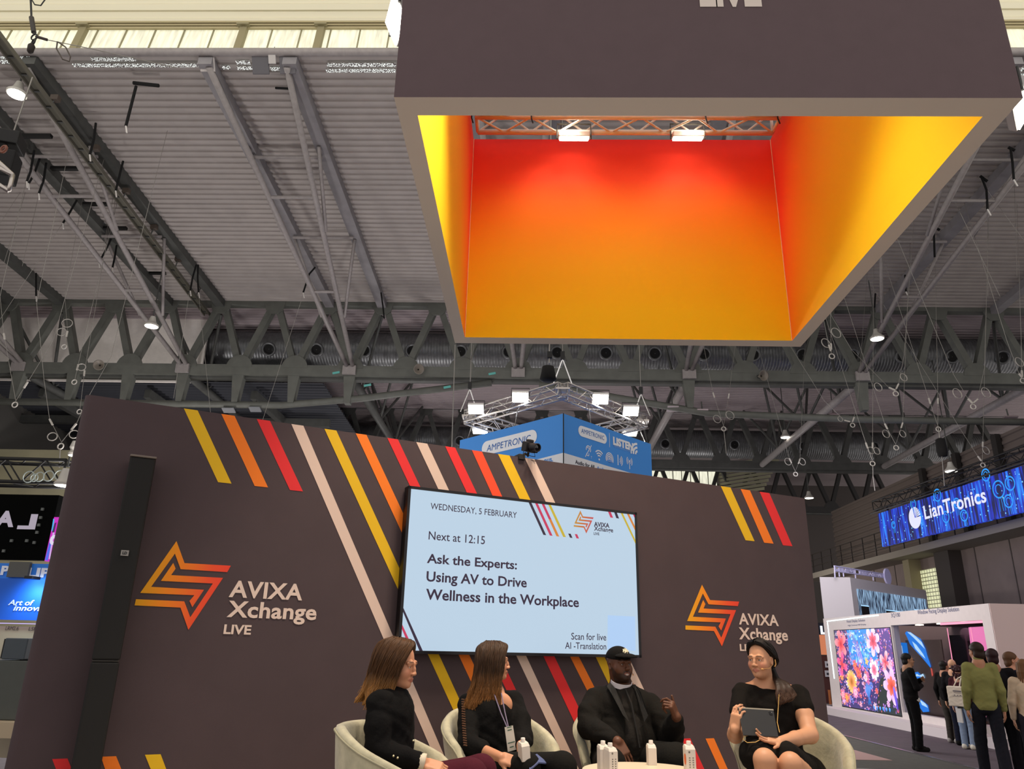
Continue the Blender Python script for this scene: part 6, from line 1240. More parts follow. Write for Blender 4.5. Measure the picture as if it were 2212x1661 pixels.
# ============================ woman with badge, facing right, body turned to the front
h = Head(pw(1067, 1429, 5.50), (.99, .10, .0), .97, nose=.8)
sh_r, sh_l = pw(1010, 1520, 5.54), pw(1108, 1513, 5.62); elr = pw(1012, 1608, 5.30); ell_ = pw(1128, 1595, 5.42); wrr = pw(1082, 1636, 5.06); wrl = pw(1127, 1628, 5.12); nb = pw(1066, 1490, 5.54); ch = pw(1060, 1548, 5.50); hip = np.array((-.2, 5.5, ZS+.47))
T = Thing('person', 'woman with long straight brown hair and a name badge, in black, holding a carton', 'person', tuple(hip))
g1_, g2_ = pw(1102, 1640, 5.0), pw(1134, 1640, 5.0)
S = SDF((-.62, 4.85, ZS+.36), (.25, 5.75, 1.80), .009, .0036, [hbox(h), mbox(wrr, (.75, -.3, -.2)), mbox(wrl, (.1, -.62, -.25))])
h.skin(S, nb+np.array((0, -.01, -.03)), .047); S.cone(nb+np.array((0, -.01, -.03)), hip, .08, .1, .03); S.chain([sh_r, elr, wrr], [.045, .042, .029], .02); S.chain([sh_l, ell_, wrl], [.045, .042, .029], .02); S.cone(nb-np.array((0, 0, .05)), sh_r, .035, .035, .03); S.cone(nb-np.array((0, 0, .05)), sh_l, .03, .03, .02); S.ell(pw(1078, 1522, 5.47), (.09, .045, .08), k=.03)
hand(S, wrr, (.75, -.30, -.18), (.25, -.75, .5), 1, (.5, .5, .4)); hand(S, wrl, (.1, -.62, -.25), (.75, -.45, .35), -1, (.5, .6, .5))
fin(T, 'body', S, SKINM, h.color(SK_W, '#b06a58', '#4a3424', blush='#cf8a70'))
S = SDF((-.66, 5.02, ZS+.36), (.3, 5.85, 1.6), .0085)
S.ell(ch, (.16, .125, .15), k=.05); S.ell(ch+np.array((0, 0, -.16)), (.165, .13, .17), k=.06); S.ell(hip+np.array((0, 0, .03)), (.18, .15, .12), k=.05)
S.cone(nb+np.array((-.04, 0, -.045)), sh_r, .05, .063, .03); S.cone(nb+np.array((.04, 0, -.045)), sh_l, .05, .063, .03); S.chain([sh_r, (sh_r+elr)/2+np.array((-.002, -.01, 0)), elr, elr+(wrr-elr)*.42], [.062, .064, .068, .056], .02); S.chain([sh_l, (sh_l+ell_)/2+np.array((.015, -.01, 0)), ell_, ell_+(wrl-ell_)*.35], [.066, .068, .07, .056], .02)
S.ell(pw(1082, 1496, 5.38), (.034, .09, .092), k=.01, op='sub')
bl_ = fin(T, 'blouse', S, CLOTHM, BLACK2, fold=.0035)
for i in range(20):
    y = 1510+i*5.2; x = 1001+((y-1510)/105)**2*5; p = pw(x, y, 5.458-.0026*(y-1510)); T.part('lace_slot', MB().beam(p-np.array((.011, .004, 0)), p+np.array((.011, -.012, -.003)), .012, .006), M('#6b4a34', .8), sub=bl_)
for (a, b) in (((1083, 1497), (1098, 1570)), ((1068, 1500), (1096, 1572))): T.part('lanyard', MB().tube([pw(a[0], a[1], 5.42), pw((a[0]+b[0])/2, (a[1]+b[1])/2+4, 5.36), pw(b[0], b[1], 5.31)], .004, 6), M('#7b6f86', .5))
q = [pw(x, y, 5.28) for x, y in ((1097, 1624), (1116, 1619), (1108, 1567), (1090, 1571))]; bg = T.part('name_badge', MB().prism(q, (0, -1, 0), .004), M('#e2dccb', .5)); bp = Plane(q[0]+np.array((0, -.003, 0)), q[1]-q[0], q[3]-q[0])
mb = MB(); Lb = np.linalg.norm(q[1]-q[0]); 
for v, w_, u in ((.135, .03, .015), (.118, .028, .016), (.045, .045, .008), (.02, .026, .016)): mb.poly([bp.pt(u, v, .003), bp.pt(u+w_, v, .003), bp.pt(u+w_, v+.006, .003), bp.pt(u, v+.006, .003)])
o = T.part('badge_print', mb, M('#4a6a58', .5), sub=bg)
o = None
fin(T, 'trousers', SDF((-.6, 4.8, .5), (.4, 5.75, 1.25), .011).cone(hip+np.array((-.1, 0, 0)), (-.02, 5.02, ZS+.56), .11, .085, .03).cone(hip+np.array((.1, 0, 0)), (.2, 5.08, ZS+.56), .11, .085, .03).cone((-.02, 5.02, ZS+.56), (.03, 5.0, ZS+.08), .085, .055, .02).cone((.2, 5.08, ZS+.56), (.24, 5.0, ZS+.08), .085, .055, .02), CLOTHM, '#171614')
carton('white drink carton held in both hands by the woman with the badge', pw(1133, 1643, 4.97), .5, h=.10, w=.055, ax=(-.08, -.1, 1))
q = [pw(x, y, yy) for x, y, yy in ((1143, 1664, 4.9), (1164, 1646, 4.95), (1184, 1648, 5.1), (1160, 1628, 5.12), (1146, 1634, 5.05))]; mb = MB(); mb.prism([q[0], q[1], q[3], q[4]], (0, -.3, 1), .008); mb.prism([q[1], q[2], q[3]], (0, -.3, 1), .008); solo('blue_folder', 'slate blue folded brochure on the lap of the woman with the badge', 'brochure', mb, M('#59648c', .6))
eyes(T, h, T.o.children[0])
S = SDF(h.c-np.array((.24, .19, .42)), h.c+np.array((.15, .19, .17)), .0045); rnd = random.Random(8)
S.ell(h.p(-.026, 0, .036), np.array((.098, .078, .085)), h.B, .01); S.ell(h.p(-.06, 0, -.03), (.065, .074, .11), h.B, .03); gs = []
for e in (-1, 1):
    g = []
    for i in range(10):
        t_ = i/9; f0 = (.066 if e < 0 else .05)-.15*t_; l0 = e*(.081-.006*t_)
        P = [h.p(.03-.08*t_, e*.004, .121-.003*t_), h.p(f0+.008, e*.042, .106-.006*t_), h.p(f0+.003, e*.072, .062), h.p(f0-.005, e*.082, .01), h.p(f0-.014, l0, -.06), h.p(f0-.02, l0, -.13), h.p(f0-.02-.02*t_, l0*.98, -.20), h.p(f0-.02-.05*t_, l0*.92, -.265), h.p(f0-.015-.07*t_, l0*.85, -.315-.008*(i % 3))]
        g.append(P)
    gs.append(g if e < 0 else [P[:7] for P in g])
g = []
for i in range(7):
    l0 = -.068+.136*i/6; g.append([h.p(-.05, l0*.2, .119), h.p(-.10, l0*.7, .088), h.p(-.116, l0, .03), h.p(-.12, l0*1.1, -.05), h.p(-.135, l0*1.1, -.13), h.p(-.16, l0*1.1, -.21), h.p(-.185, l0, -.28), h.p(-.205, l0*.8, -.325)])
gs.append([gs[0][-1]]+g+[gs[1][-1]])
def post(S): S.ell(h.p(.125, 0, -.03), (.055, .075, .125), h.B, .004, 'sub'); S.ell(h.p(.085, 0, -.06), (.05, .058, .07), h.B, .006, 'sub')
hairdo(T, h, gs, S, ombre(h, '#3d2a1a', '#8a5c2e', -.06, -.25), rnd, 620, .0115, post=post)
# ============================ man in the cap
h = Head(pw(1338, 1436, 5.98), (.46, -.87, .10), 1.0, male=True, heavy=1)
sh_r, sh_l = pw(1287, 1512, 6.02), pw(1404, 1524, 6.02); elr = pw(1273, 1570, 5.86); wrr = pw(1334, 1602, 5.56); ell_ = pw(1449, 1592, 5.86); wrl = pw(1461, 1549, 5.66); nb = pw(1343, 1484, 6.03); ch = pw(1346, 1540, 6.0); hip = np.array((.7, 6.04, ZS+.49)); k1, k2 = pw(1318, 1650, 5.52), pw(1462, 1640, 5.52)
T = Thing('person', 'seated man in black cap, black suit and white clerical collar raising one hand', 'person', tuple(hip))
S = SDF((.2, 5.3, ZS+.36), (1.35, 6.3, 1.80), .0095, .0037, [hbox(h), mbox(wrr, (.42, -.33, -.72)), mbox(wrl, (-.25, -.2, .9))])
h.skin(S, nb+np.array((0, 0, -.03)), .066, mouth=.7); S.cone(nb+np.array((0, 0, -.03)), hip, .1, .14, .03); S.chain([sh_r, elr, wrr], [.06, .05, .034], .02); S.chain([sh_l, ell_, wrl], [.06, .05, .034], .02); S.cone(nb, sh_r, .05, .05, .03); S.cone(nb, sh_l, .05, .05, .03)
MSK = '#5e3a26'
for (w_, d_, n_, sd, cu, kw, nm) in ((wrr, (.42, -.33, -.72), (.1, -.8, .5), 1, ((.25, .35, .25), (.3, .35, .25), (.35, .35, .3), (.4, .4, .3)), dict(spread=.16, thumb=(.75, .25)), 0), (wrl, (-.32, -.28, .75), (.75, -.55, .35), 1, ((.75, .9, .5), (1.2, 1.3, .9), (1.25, 1.3, .9), (1.3, 1.3, .9)), dict(spread=.03, thumb_dir=(-.22, -.1, .95)), 1)):
    hand(S, w_, d_, n_, sd, cu, s=1.08, **kw)
body = fin(T, 'body', S, SKINM, h.color(MSK, '#8a5446', '#17100c', beard='#24160f', iris='#1a100a', teeth=True))
S = SDF((.18, 5.5, ZS+.34), (1.4, 6.35, 1.62), .0085)
S.ell(ch+np.array((0, .01, .02)), (.23, .15, .17), k=.06); S.ell(ch+np.array((0, -.03, -.18)), (.24, .19, .19), k=.07); S.ell(hip+np.array((0, -.02, .04)), (.25, .19, .14), k=.06)
S.cone(nb+np.array((-.05, .01, -.045)), sh_r, .068, .084, .03); S.cone(nb+np.array((.05, .01, -.045)), sh_l, .068, .084, .03)
S.chain([sh_r, (sh_r+elr)/2+np.array((-.02, -.01, 0)), elr, elr+(wrr-elr)*.5, wrr+(elr-wrr)*.14], [.084, .086, .082, .066, .052], .02); S.chain([sh_l, (sh_l+ell_)/2+np.array((.03, -.02, 0)), ell_, ell_+(wrl-ell_)*.5, wrl+(ell_-wrl)*.2], [.084, .088, .084, .07, .058], .02)
S.cone(pw(1348, 1492, 5.83), pw(1378, 1625, 5.74), .035, .085, .012, 'sub')
jk = fin(T, 'suit_jacket', S, CLOTHM, '#191714', fold=.0035)
S = SDF((.4, 5.6, ZS+.4), (1.05, 6.2, 1.62), .009); S.ell(ch+np.array((.01, -.01, 0)), (.15, .135, .19), k=.05); S.ell(ch+np.array((.04, -.04, -.17)), (.17, .165, .18), k=.06); S.cone(nb+np.array((.01, -.02, -.03)), ch, .085, .1, .04)
stt = fin(T, 'clerical_shirt', S, CLOTHM, '#25221f', fold=.0035); T.part('button_placket', MB().tube([pw(1351, 1488, 5.885), pw(1364, 1520, 5.845), pw(1374, 1570, 5.80), pw(1382, 1615, 5.775)], .006, 6), M('#1c1a18', .8), sub=stt)
mb = MB(); cc = pw(1342, 1476, 5.985); mb.lathe([(.078, -.018), (.079, .016), (.074, .017), (.074, -.018)], cc, (.12, -.30, .95), 32); T.part('white_collar', mb, M('#d9d3d6', .5), smooth=True, auto=40)
for pts in (((1318, 1474), (1330, 1488), (1360, 1560), (1346, 1545), (1322, 1500), (1311, 1482)), ((1364, 1480), (1372, 1490), (1392, 1560), (1400, 1545), (1384, 1495), (1372, 1478))):
    ys = (5.965, 5.92, 5.80, 5.795, 5.865, 5.95); T.part('lapel', MB().prism([pw(x, y, Y-.012) for (x, y), Y in zip(pts, ys)], (0, -1, 0), .012), M('#1b1916', .8, bump=.3, bscale=60), sub=jk)
fin(T, 'trousers', SDF((.2, 5.2, .45), (1.3, 6.3, 1.3), .011).cone(hip+np.array((-.13, 0, 0)), k1, .135, .1, .03).cone(hip+np.array((.13, 0, 0)), k2, .135, .1, .03).cone(k1, (k1[0], 5.55, ZS+.1), .1, .065, .02).cone(k2, (k2[0], 5.55, ZS+.1), .1, .065, .02), CLOTHM, '#1a1916')
eyes(T, h, body, '#140c08', '#0a0706', gaze=(.001, .001), white='#8f8078', ir=.0075)
S = SDF(h.c-.2, h.c+.24, .004); S.ell(h.p(-.012, 0, .05), np.array((.105, .087, .084)), h.B, .01); S.cut(h.p(.03, 0, .036), -h.B[2]-h.B[0]*.22)
cp = fin(T, 'cap', S, CLOTHM, '#131211')
S = SDF(h.c-.2, h.c+.26, .004); S.ell(h.p(.095, 0, .048), np.array((.08, .083, .026)), basis(h.B[0]-h.B[2]*.16), .01); S.ell(h.p(.09, 0, .03), np.array((.12, .11, .022)), basis(h.B[0]-h.B[2]*.16), .004, 'sub'); S.ell(h.p(-.012, 0, .05), np.array((.098, .081, .08)), h.B, .004, 'sub'); fin(T, 'cap_brim', S, CLOTHM, '#151412', sub=cp)
# stitched patch on the cap
mb = MB(); rr_ = random.Random(2)
def capn(l, u):
    f = .113*sqrt(max(0, 1-(l/.094)**2-((u-.05)/.094)**2))-.012; return h.p(f*1.03+.006, l, u)
def cpatch(pts): mb.poly([capn(l, u) for l, u in pts])
for (l0, u0, w_, hh) in ((-.004, .098, .012, .02), (.009, .101, .012, .022), (-.017, .095, .012, .018), (.0, .085, .03, .01), (-.024, .084, .008, .012), (.02, .092, .01, .02), (-.012, .076, .018, .006), (.008, .075, .012, .005)): cpatch([(l0-w_/2, u0-hh/2), (l0+w_/2, u0-hh/2+.002), (l0+w_/2-.002, u0+hh/2), (l0-w_/2+.003, u0+hh/2-.002)])
o = T.part('cap_embroidery', mb, M('#d8cfb0', .7), sub=cp); o['kind'] = 'stuff'
T.part('headset_microphone', MB().tube([h.p(-.01, .083, -.02), h.p(.05, .076, -.06), h.p(.098, .045, -.075)], [.002, .002, .006], 6), M('#c08a5a', .5))
# ============================ woman with tablet
h = Head(pw(1643, 1424, 5.58), (-.66, -.74, -.02), 1.0, nose=.86)
sh_r, sh_l = pw(1603, 1497, 5.66), pw(1725, 1502, 5.64); elr = pw(1588, 1588, 5.46); wrr = pw(1588, 1575, 5.215); ell_ = pw(1750, 1588, 5.44); wrl = pw(1684, 1603, 5.20); nb = pw(1655, 1478, 5.66); ch = pw(1664, 1535, 5.62); hip = np.array((1.74, 5.66, ZS+.47)); k1, k2 = pw(1652, 1642, 5.06), pw(1708, 1650, 5.06)
T = Thing('person', 'seated woman with dark wavy ponytail and black dress holding a tablet', 'person', tuple(hip))
S = SDF((1.15, 4.9, ZS+.02), (2.2, 5.9, 1.80), .0095, .0037, [hbox(h), mbox(wrr, (.12, -.05, .8)), mbox(wrl, (-.85, -.22, .2))])
h.skin(S, nb+np.array((0, .0, -.03)), .052); S.cone(nb+np.array((0, 0, -.03)), hip, .09, .12, .03); S.cone(nb+np.array((-.02, 0, -.01)), sh_r, .05, .055, .035); S.cone(nb+np.array((.02, 0, -.01)), sh_l, .05, .055, .035); S.ell(pw(1655, 1497, 5.63), (.12, .06, .06), k=.03)
S.chain([sh_r, elr, elr+(wrr-elr)*.5, wrr], [.05, .047, .042, .029], .02); S.chain([sh_l, (sh_l+ell_)/2, ell_, ell_+(wrl-ell_)*.5, wrl], [.054, .058, .05, .043, .031], .02)
for k_ in (k1, k2): S.chain([hip+np.array((-.08 if k_ is k1 else .08, -.1, 0)), k_, k_+np.array((0, .05, -.45))], [.085, .064, .048], .02)
for (w_, d_, n_, sd, cu, kw, el_) in ((wrr, (.12, -.05, .8), (-.72, -.62, .1), -1, ((.35, .7, .4), (.4, .7, .4), (.45, .75, .4), (.5, .8, .4)), dict(spread=.05, thumb=(.3, .8)), elr), (wrl, (-.85, -.22, .2), (.05, .5, -.8), 1, ((.1, .15, .1), (.15, .2, .15), (.2, .25, .2), (.25, .3, .2)), dict(spread=.22, thumb=(.9, .1)), ell_)):
    hand(S, w_, d_, n_, sd, cu, s=.98, **kw)
WSK = '#cc9672'; bd_ = fin(T, 'body', S, SKINM, h.color(WSK, '#bf7464', '#241812', blush='#cc7a66', iris='#2a1c12', browlift=-.002))
S = SDF((1.1, 4.95, ZS+.1), (2.25, 5.95, 1.6), .0085)
S.ell(ch, (.18, .135, .15), k=.06); S.ell(ch+np.array((.01, 0, -.17)), (.185, .15, .18), k=.06); S.ell(hip+np.array((0, -.02, .03)), (.22, .18, .13), k=.05)
S.cone(ch+np.array((-.09, 0, .11)), sh_r, .055, .062, .03); S.cone(ch+np.array((.09, 0, .11)), sh_l, .055, .066, .03); S.chain([sh_r, sh_r+(elr-sh_r)*.42], [.064, .066], .015); S.chain([sh_l, sh_l+(ell_-sh_l)*.34], [.068, .076], .015)
for k_, dx in ((k1, -.09), (k2, .09)): S.chain([hip+np.array((dx, -.05, .0)), k_+np.array((dx*.1, .14, .015))], [.13, .1], .03)
S.cone(k1+np.array((-.02, .16, .0)), k2+np.array((.04, .16, .0)), .08, .085, .03)
S.ell(nb+np.array((-.02, -.03, .052)), (.105, .115, .042), k=.008, op='sub')
fin(T, 'dress', S, CLOTHM, '#171411', fold=.0035)
eyes(T, h, T.o.children[0], '#241810', gaze=(-.002, 0))
S = SDF(h.c-np.array((.2, .22, .38)), h.c+np.array((.36, .26, .17)), .0045); rnd = random.Random(4)
S.ell(h.p(-.028, 0, .034), np.array((.098, .0775, .086)), h.B, .008); S.ell(h.p(-.07, 0, -.01), (.05, .066, .07), h.B, .02); gs = []
for e in (-1, 1):
    g = []
    for i in range(8):
        t_ = i/7; g.append([h.p(.066-.12*t_, e*.003, .109+.012*sin(t_*3)), h.p(.048-.10*t_, e*.045, .094-.006*t_), h.p(.02-.08*t_, e*.072, .056-.02*t_), h.p(-.03-.05*t_, e*.076, .016-.03*t_), h.p(-.085, e*.052, -.018-.02*t_), h.p(-.112, e*.015, -.045)])
    gs.append(g)
tie = h.p(-.108, .02, -.05); g = []
for i in range(9):
    a_ = i/8; sw = 14*sin(i*2.1)
    g.append([tie+np.array((.0, 0, .01)), pw(1672+8*a_, 1462+6*a_, 5.60-.02*a_), pw(1676+22*a_, 1474+2*a_, 5.545), pw(1679+30*a_+sw*.15, 1488-2*a_, 5.50), pw(1678+36*a_-sw*.2, 1500-1*a_, 5.482), pw(1680+32*a_+sw*.25, 1511-3*a_, 5.474), pw(1682+18*a_, 1522-9*a_, 5.47)])
gs.append(g)
def post(S): S.ell(h.p(.085, 0, -.012), (.055, .066, .1), h.B, .005, 'sub')
hairdo(T, h, gs, S, ombre(h, '#140e0b', '#4a3222', -.11, -.22), rnd, 620, .011, jit=.006, tip=.007, post=post)
T.part('headset_microphone', MB().tube([h.p(-.02, .078, -.03), h.p(.03, .074, -.055), h.p(.088, .05, -.06)], [.0018, .0018, .002], 6), M('#c9965a', .5)); T.part('microphone_tip', MB().sphere(h.p(.09, .05, -.06), .007, 8, 6, (1.3, 1, .8)), M('#d8a560', .5)); T.part('ear_hook', MB().tube([h.p(-.03, .09, .0), h.p(-.035, .09, -.03), h.p(-.02, .088, -.045)], .004, 6), M('#d8a560', .4))
T.part('headset_cable', MB().tube([pw(1683, 1500, 5.46), pw(1681, 1530, 5.44), pw(1679, 1560, 5.40), pw(1684, 1582, 5.30)], .0025, 6), M('#c9a25a', .5)); T.part('headset_cable', MB().tube([pw(1645, 1596, 5.12), pw(1632, 1603, 5.12), pw(1614, 1604, 5.13), pw(1605, 1597, 5.14), pw(1608, 1590, 5.15), pw(1618, 1588, 5.18)], .0025, 6), M('#d0aa62', .5))
q = [pw(1606, 1588, 5.13), pw(1682, 1592, 5.19), pw(1671, 1533, 5.27), pw(1594.5, 1528.5, 5.21)]
t = Thing('tablet', 'dark grey tablet held on her lap by the woman in the black dress', 'tablet', tuple((q[0]+q[1])/2)); n = np.cross(q[1]-q[0], q[3]-q[0]); n /= np.linalg.norm(n); n = n if n[1] < 0 else -n
t.part('back_cover', MB().prism(q, n, .007), M('#2a2a2a', .5), bevel=.003); e = (q[2]-q[3]); t.part('top_edge', MB().beam(q[3]+n*-.003, q[2]+n*-.003, .008, .006, up=n), M('#b0a48e', .3, .8)); cpos = q[2]-(q[2]-q[3])*.1-(q[2]-q[1])*.14; cm_ = t.part('camera_bump', MB().box(cpos+n*.002, (.022, .022, .004), (q[2]-q[3])/np.linalg.norm(e), np.cross(n, e/np.linalg.norm(e)), n), M('#141414', .3), bevel=.002); t.part('camera_lens', MB().sphere(cpos+n*.004+np.array((.004, 0, .003)), .003, 8, 6), M('#8a8a90', .1), sub=cm_)
# ------------------------------------------------------------------ visitors on the right
def visitor(label, X, Y, ht, face, top, pants, hair='#1c1510', skin='#b98a6c', hairstyle='short', arms=('down', 'down'), shoes='#1a1818', build=1.0, stride=0, shirt=None, lean=0, headturn=0, vox=.0095, bald=False):
    """standing person; local +x is forward, +y the left hand side; face is the heading in plan"""
    T = Thing('person', label, 'person', (X, Y, 0)); k = ht/1.75; c_, s_ = cos(face), sin(face)
    def xf(V): return np.stack([X+V[:, 0]*c_-V[:, 1]*s_, Y+V[:, 0]*s_+V[:, 1]*c_, V[:, 2]], 1)
    P = lambda x, y, z: np.array((x*k+lean*z*k, y*k, z*k)); b = build
    hd = Head(P(.035, 0, 1.62), (cos(headturn), sin(headturn), .02), k); nb = P(.0, 0, 1.46); hip = P(0, 0, .95)
    sh = [P(0, e*.17*b, 1.415) for e in (-1, 1)]; hands = []
    S = SDF((-.45*k, -.5*k, .02), (.55*k, .5*k, 1.86*k), .013*k, .0065*k, [[(hd.c[0]-.12, hd.c[0]+.14), (-.12, .12), (hd.c[2]-.14, hd.c[2]+.13)]])
    hd.skin(S, nb, .055); S.cone(nb, hip, .09, .11, .03)
    A = []
    for e, arm, s0 in ((-1, arms[0], sh[0]), (1, arms[1], sh[1])):
        if arm == 'down': el, wr, dv, nv = P(-.03, e*.235*b, 1.13), P(.04, e*.25*b, .88), (.15, 0, -1), (0, e, .1)
        elif arm == 'chest': el, wr, dv, nv = P(.06, e*.22*b, 1.12), P(.23, e*-.02, 1.22+.05*e), (.2, -e*.9, .3), (.9, 0, .3)
        elif arm == 'fold': el, wr, dv, nv = P(.06, e*.22*b, 1.12), P(.24, -e*.06, 1.16), (0, -e*1, .0), (1, 0, 0)
        else: el, wr, dv, nv = P(.06, e*.22*b, 1.12), P(.26, e*.12, 1.02), (.8, -e*.4, .1), (0, e*.3, 1)
        A.append((s0, el, wr)); S.chain([s0, el, wr], [.045*k, .04*k, .028*k], .02); hand(S, wr, dv, nv, -e, (.35, .4, .3), s=k)
    LG = []
    for e in (-1, 1):
        ft = P(e*stride*.5, e*.09, .09); kn = P(.03+e*stride*.3+(.05 if stride and e < 0 else 0), e*.095, .50); LG.append((P(0, e*.09, .92), kn, ft)); S.chain([P(0, e*.09, .92), kn, ft], [.07*k, .05*k, .035*k], .02)
    b_ = fin(T, 'body', S, SKINM, hd.color(skin, '#a0604e', hair), xf)
    S = SDF((-.45*k, -.5*k, .7*k), (.55*k, .5*k, 1.6*k), vox*k)
    S.ell(P(.0, 0, 1.28), np.array((.125, .19*b, .18))*k, k=.05); S.ell(P(.0, 0, 1.06), np.array((.125, .175*b, .2))*k, k=.06); S.ell(P(0, 0, .93), np.array((.125, .18*b, .1))*k, k=.04)
    for s0, el, wr in A: S.cone(nb-np.array((0, 0, .05*k)), s0, .055*k, .066*k, .03); S.chain([s0, el, wr+(el-wr)*.08], [.068*k, .058*k, .042*k], .02)
    S.cone(nb-np.array((0, 0, .05)), nb+np.array((-.005, 0, .065)), .068*k, .06*k, .02); S.cut(P(0, 0, .86), (0, 0, -1))
    top_ = fin(T, 'top', S, CLOTHM, top, xf, fold=.0022)
    if shirt:
        S = SDF((-.3*k, -.35*k, .7*k), (.3*k, .35*k, 1.1*k), .012); S.ell(P(.02, 0, .90), np.array((.13, .178*b, .085))*k); fin(T, 'shirt_hem', S, CLOTHM, shirt, xf, sub=top_)
    S = SDF((-.6*k, -.35*k, .04), (.6*k, .35*k, 1.05*k), .012*k); S.ell(P(0, 0, .92), np.array((.12, .17*b, .1))*k, k=.03)
    for h_, kn, ft in LG: S.chain([h_, kn, ft+np.array((0, 0, -.02))], [.098*k*b, .074*k, .066*k], .02)
    fin(T, 'trousers', S, CLOTHM, pants, xf, fold=.0022)
    for h_, kn, ft in LG:
        S = SDF(ft-np.array((.16, .1, .1)), ft+np.array((.26, .1, .08)), .0085); S.chain([np.array((ft[0]-.04, ft[1], .045)), np.array((ft[0]+.14, ft[1], .04))], [.046, .042], .01); S.cone((ft[0]-.02, ft[1], .07), (ft[0]-.01, ft[1], .11), .045, .04, .02); S.cut((0, 0, .003), (0, 0, -1)); fin(T, 'shoe', S, CLOTHM, shoes, xf)
    if not bald:
        S = SDF(hd.c-np.array((.2, .2, .36)), hd.c+np.array((.2, .2, .2)), .0075); S.ell(hd.p(-.024, 0, .042), np.array((.1, .083, .087))*k, hd.B, .01)
        if hairstyle == 'short': S.ell(hd.p(-.055, 0, -.035), np.array((.058, .074, .075))*k, hd.B, .02); S.cut(hd.p(.02, 0, -.02), -hd.B[2]+hd.B[0]*.9)
        elif hairstyle == 'curly':
            rr = random.Random(6)
            for i in range(40): a_ = rr.uniform(0, 6.28); z = rr.uniform(-.17, .1); S.ell(hd.p(-.03+.09*cos(a_), .095*sin(a_), z), (.03, .03, .035), k=.008)
        else:
            for i in range(14): a_ = -2.2+4.4*i/13; S.chain([hd.p(-.02-.08*cos(a_), .08*sin(a_), .06), hd.p(-.03-.09*cos(a_), .088*sin(a_), -.06), hd.p(-.04-.09*cos(a_), .095*sin(a_), -.22)], [.02, .018, .01], .008)
        S.ell(hd.p(.1, 0, -.03), np.array((.055, .07, .085))*k, hd.B, .006, 'sub'); fin(T, 'hair', S, HAIRM, hair, xf)
    return T, xf, P, hd, top_
def vis(label, hx, htop, Y, face, *a, **k):
    p = onY(hx, htop, Y); return visitor(label, p[0]-.03*cos(face), Y, p[2]*1.75/1.742, face, *a, **k)
T, xf, P, hd, tp_ = vis('man with glasses and black clothes standing with folded arms before the flower screen', 1958, 1411, 16.1, radians(-8), '#0f0e0f', '#0c0b0c', '#0d0b0a', '#a87c5e', arms=('fold', 'chest'), shirt='#c9c4c0', build=1.02)
g = MB()
for e in (-1, 1): c = xf(hd.p(.098, e*.032, .0)[None])[0]; n_ = xf(hd.p(.2, e*.032, 0)[None])[0]-c; g.ring(c, n_, .021, .0025, 14, 5)
for e in (-1, 1): g.tube([xf(hd.p(.096, e*.052, .004)[None])[0], xf(hd.p(.0, e*.08, .0)[None])[0]], .002, 5)
g.tube([xf(hd.p(.1, -.012, .002)[None])[0], xf(hd.p(.1, .012, .002)[None])[0]], .002, 5); T.part('glasses', g, M('#16141a', .3))
vis('man in a black hoodie and grey trousers looking at the window display, seen from behind', 2038, 1427, 17.7, radians(20), '#111010', '#3a3632', '#15110e', '#a8785c', shoes='#8f8b88', build=1.12)
T, xf, P, hd, tp_ = vis('bald man partly hidden behind the woman with the tote bag', 2056, 1424, 17.25, radians(40), '#121114', '#1a1d2c', '#201812', '#c89878', bald=True, shoes='#151515')
T, xf, P, hd, tp_ = vis('woman with curly dark red hair, maroon sweater and light jeans, seen from behind', 2069, 1437, 16.6, radians(35), '#3c1a20', '#7f8fa6', '#2b0d12', '#c09078', hairstyle='curly', shoes='#c9c4b8', build=.95)
BG = Thing('tote_bag', 'cream tote bag with printed lines on the shoulder of the curly-haired woman', 'bag', tuple(T.loc+np.array((0, -.2, .8))))
def bagp(x, y, z): q = xf(np.array([(x, y, z)]))[0]; return q
def tote(BG, f, w, hh, z0, yc, xc, col='#cbbfae', th=.07):
    S = SDF((xc-.2, yc-.3, z0-.1), (xc+.2, yc+.3, z0+hh+.1), .011); S.rbox((xc, yc, z0+hh/2), (th/2, w/2, hh/2), rr=.02); return fin(BG, 'bag', S, CLOTHM, col, f, fold=.003)
bb_ = tote(BG, xf, .36, .38, .78, -.02, -.2); 
BG.part('handle', MB().tube([bagp(-.22, -.1, 1.14), bagp(-.16, -.12, 1.30), bagp(-.05, -.15, 1.36), bagp(.08, -.14, 1.2)], .012, 6), M('#d6cbb8', .8)); BG.part('handle', MB().tube([bagp(-.22, .02, 1.14), bagp(-.17, -.06, 1.30), bagp(-.06, -.12, 1.36), bagp(.06, -.1, 1.2)], .012, 6), M('#d6cbb8', .8))
mb = MB()
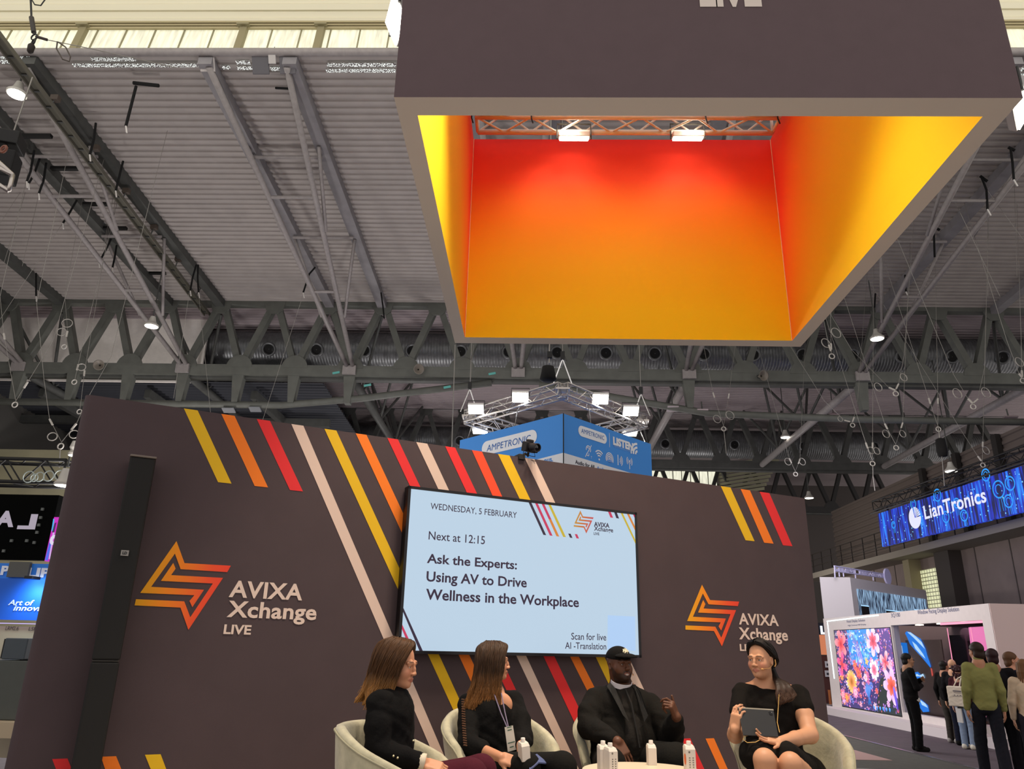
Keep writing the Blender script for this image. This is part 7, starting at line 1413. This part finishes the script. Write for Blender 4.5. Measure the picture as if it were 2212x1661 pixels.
for (y0_, y1_, z_, h_) in ((-.13, .03, 1.06, .018), (-.13, .02, 1.035, .008), (-.14, .05, .97, .006), (-.12, -.09, .985, .012), (-.06, -.04, .985, .012), (.0, .02, .985, .016)): mb.poly([bagp(-.242, y0_, z_), bagp(-.242, y1_, z_), bagp(-.242, y1_, z_+h_), bagp(-.242, y0_, z_+h_)])
o = BG.part('print', mb, M('#4a4552', .7), sub=bb_); o['kind'] = 'stuff'
# green sweater man, walking, seen from behind
T, xf, P, hd, tp_ = vis('tall man in an olive green sweater and dark jeans seen from behind, walking', 2106, 1387, 12.3, radians(72), '#83824e', '#1c1d24', '#2c1d14', '#b07c5e', build=.86, stride=.42, lean=-.03, headturn=.35, shoes='#241f1c')
pt = xf(P(.05, .30, .90)[None])[0]; T.part('watch', MB().ring(pt, (.1, .1, -1), .036, .008, 14, 5), M('#141414', .3))
pt = xf(P(.1, .31, .80)[None])[0]; solo('brochure', 'white brochure in the left hand of the man in the green sweater', 'brochure', MB().box(pt, (.02, .15, .2), (.9, .3, .2)), M('#c9c6c4', .6))
vis('dark-haired man half hidden behind the man in the green sweater', 2142, 1401, 12.7, radians(70), '#17161a', '#17171c', '#2a1216', '#a87458', build=1.05)
T, xf, P, hd, tp_ = vis('fair-haired man in a dark navy jacket looking right, near the right edge', 2181, 1408, 13.0, radians(-12), '#14141f', '#141318', '#5a3d26', '#c48c70', build=1.12, arms=('down', 'front'))
sb = xf(P(.34, .02, .92)[None])[0]; t = Thing('shopping_bag', 'white and dark carrier bag held by the man in the navy jacket', 'bag', (sb[0], sb[1], .45)); t.part('bag', MB().box((sb[0]+.05, sb[1], .62), (.34, .1, .42), (.95, .3, 0), (-.3, .95, 0)), M('#c8b6cf', .6), bevel=.01); t.part('dark_print', MB().box((sb[0]+.055, sb[1]-.055, .6), (.3, .01, .1), (.95, .3, 0), (-.3, .95, 0)), M('#2a2030', .6)); t.part('handle', MB().tube([(sb[0]-.03, sb[1], .82), (sb[0], sb[1], .95), (sb[0]+.1, sb[1], .95), (sb[0]+.12, sb[1], .82)], .01, 6), BLK)
vis('person with long light brown hair and a pale top cut off by the right edge', 2210, 1424, 12.2, radians(60), '#c9b59c', '#2a2830', '#6a4a2c', '#c79a80', hairstyle='long')
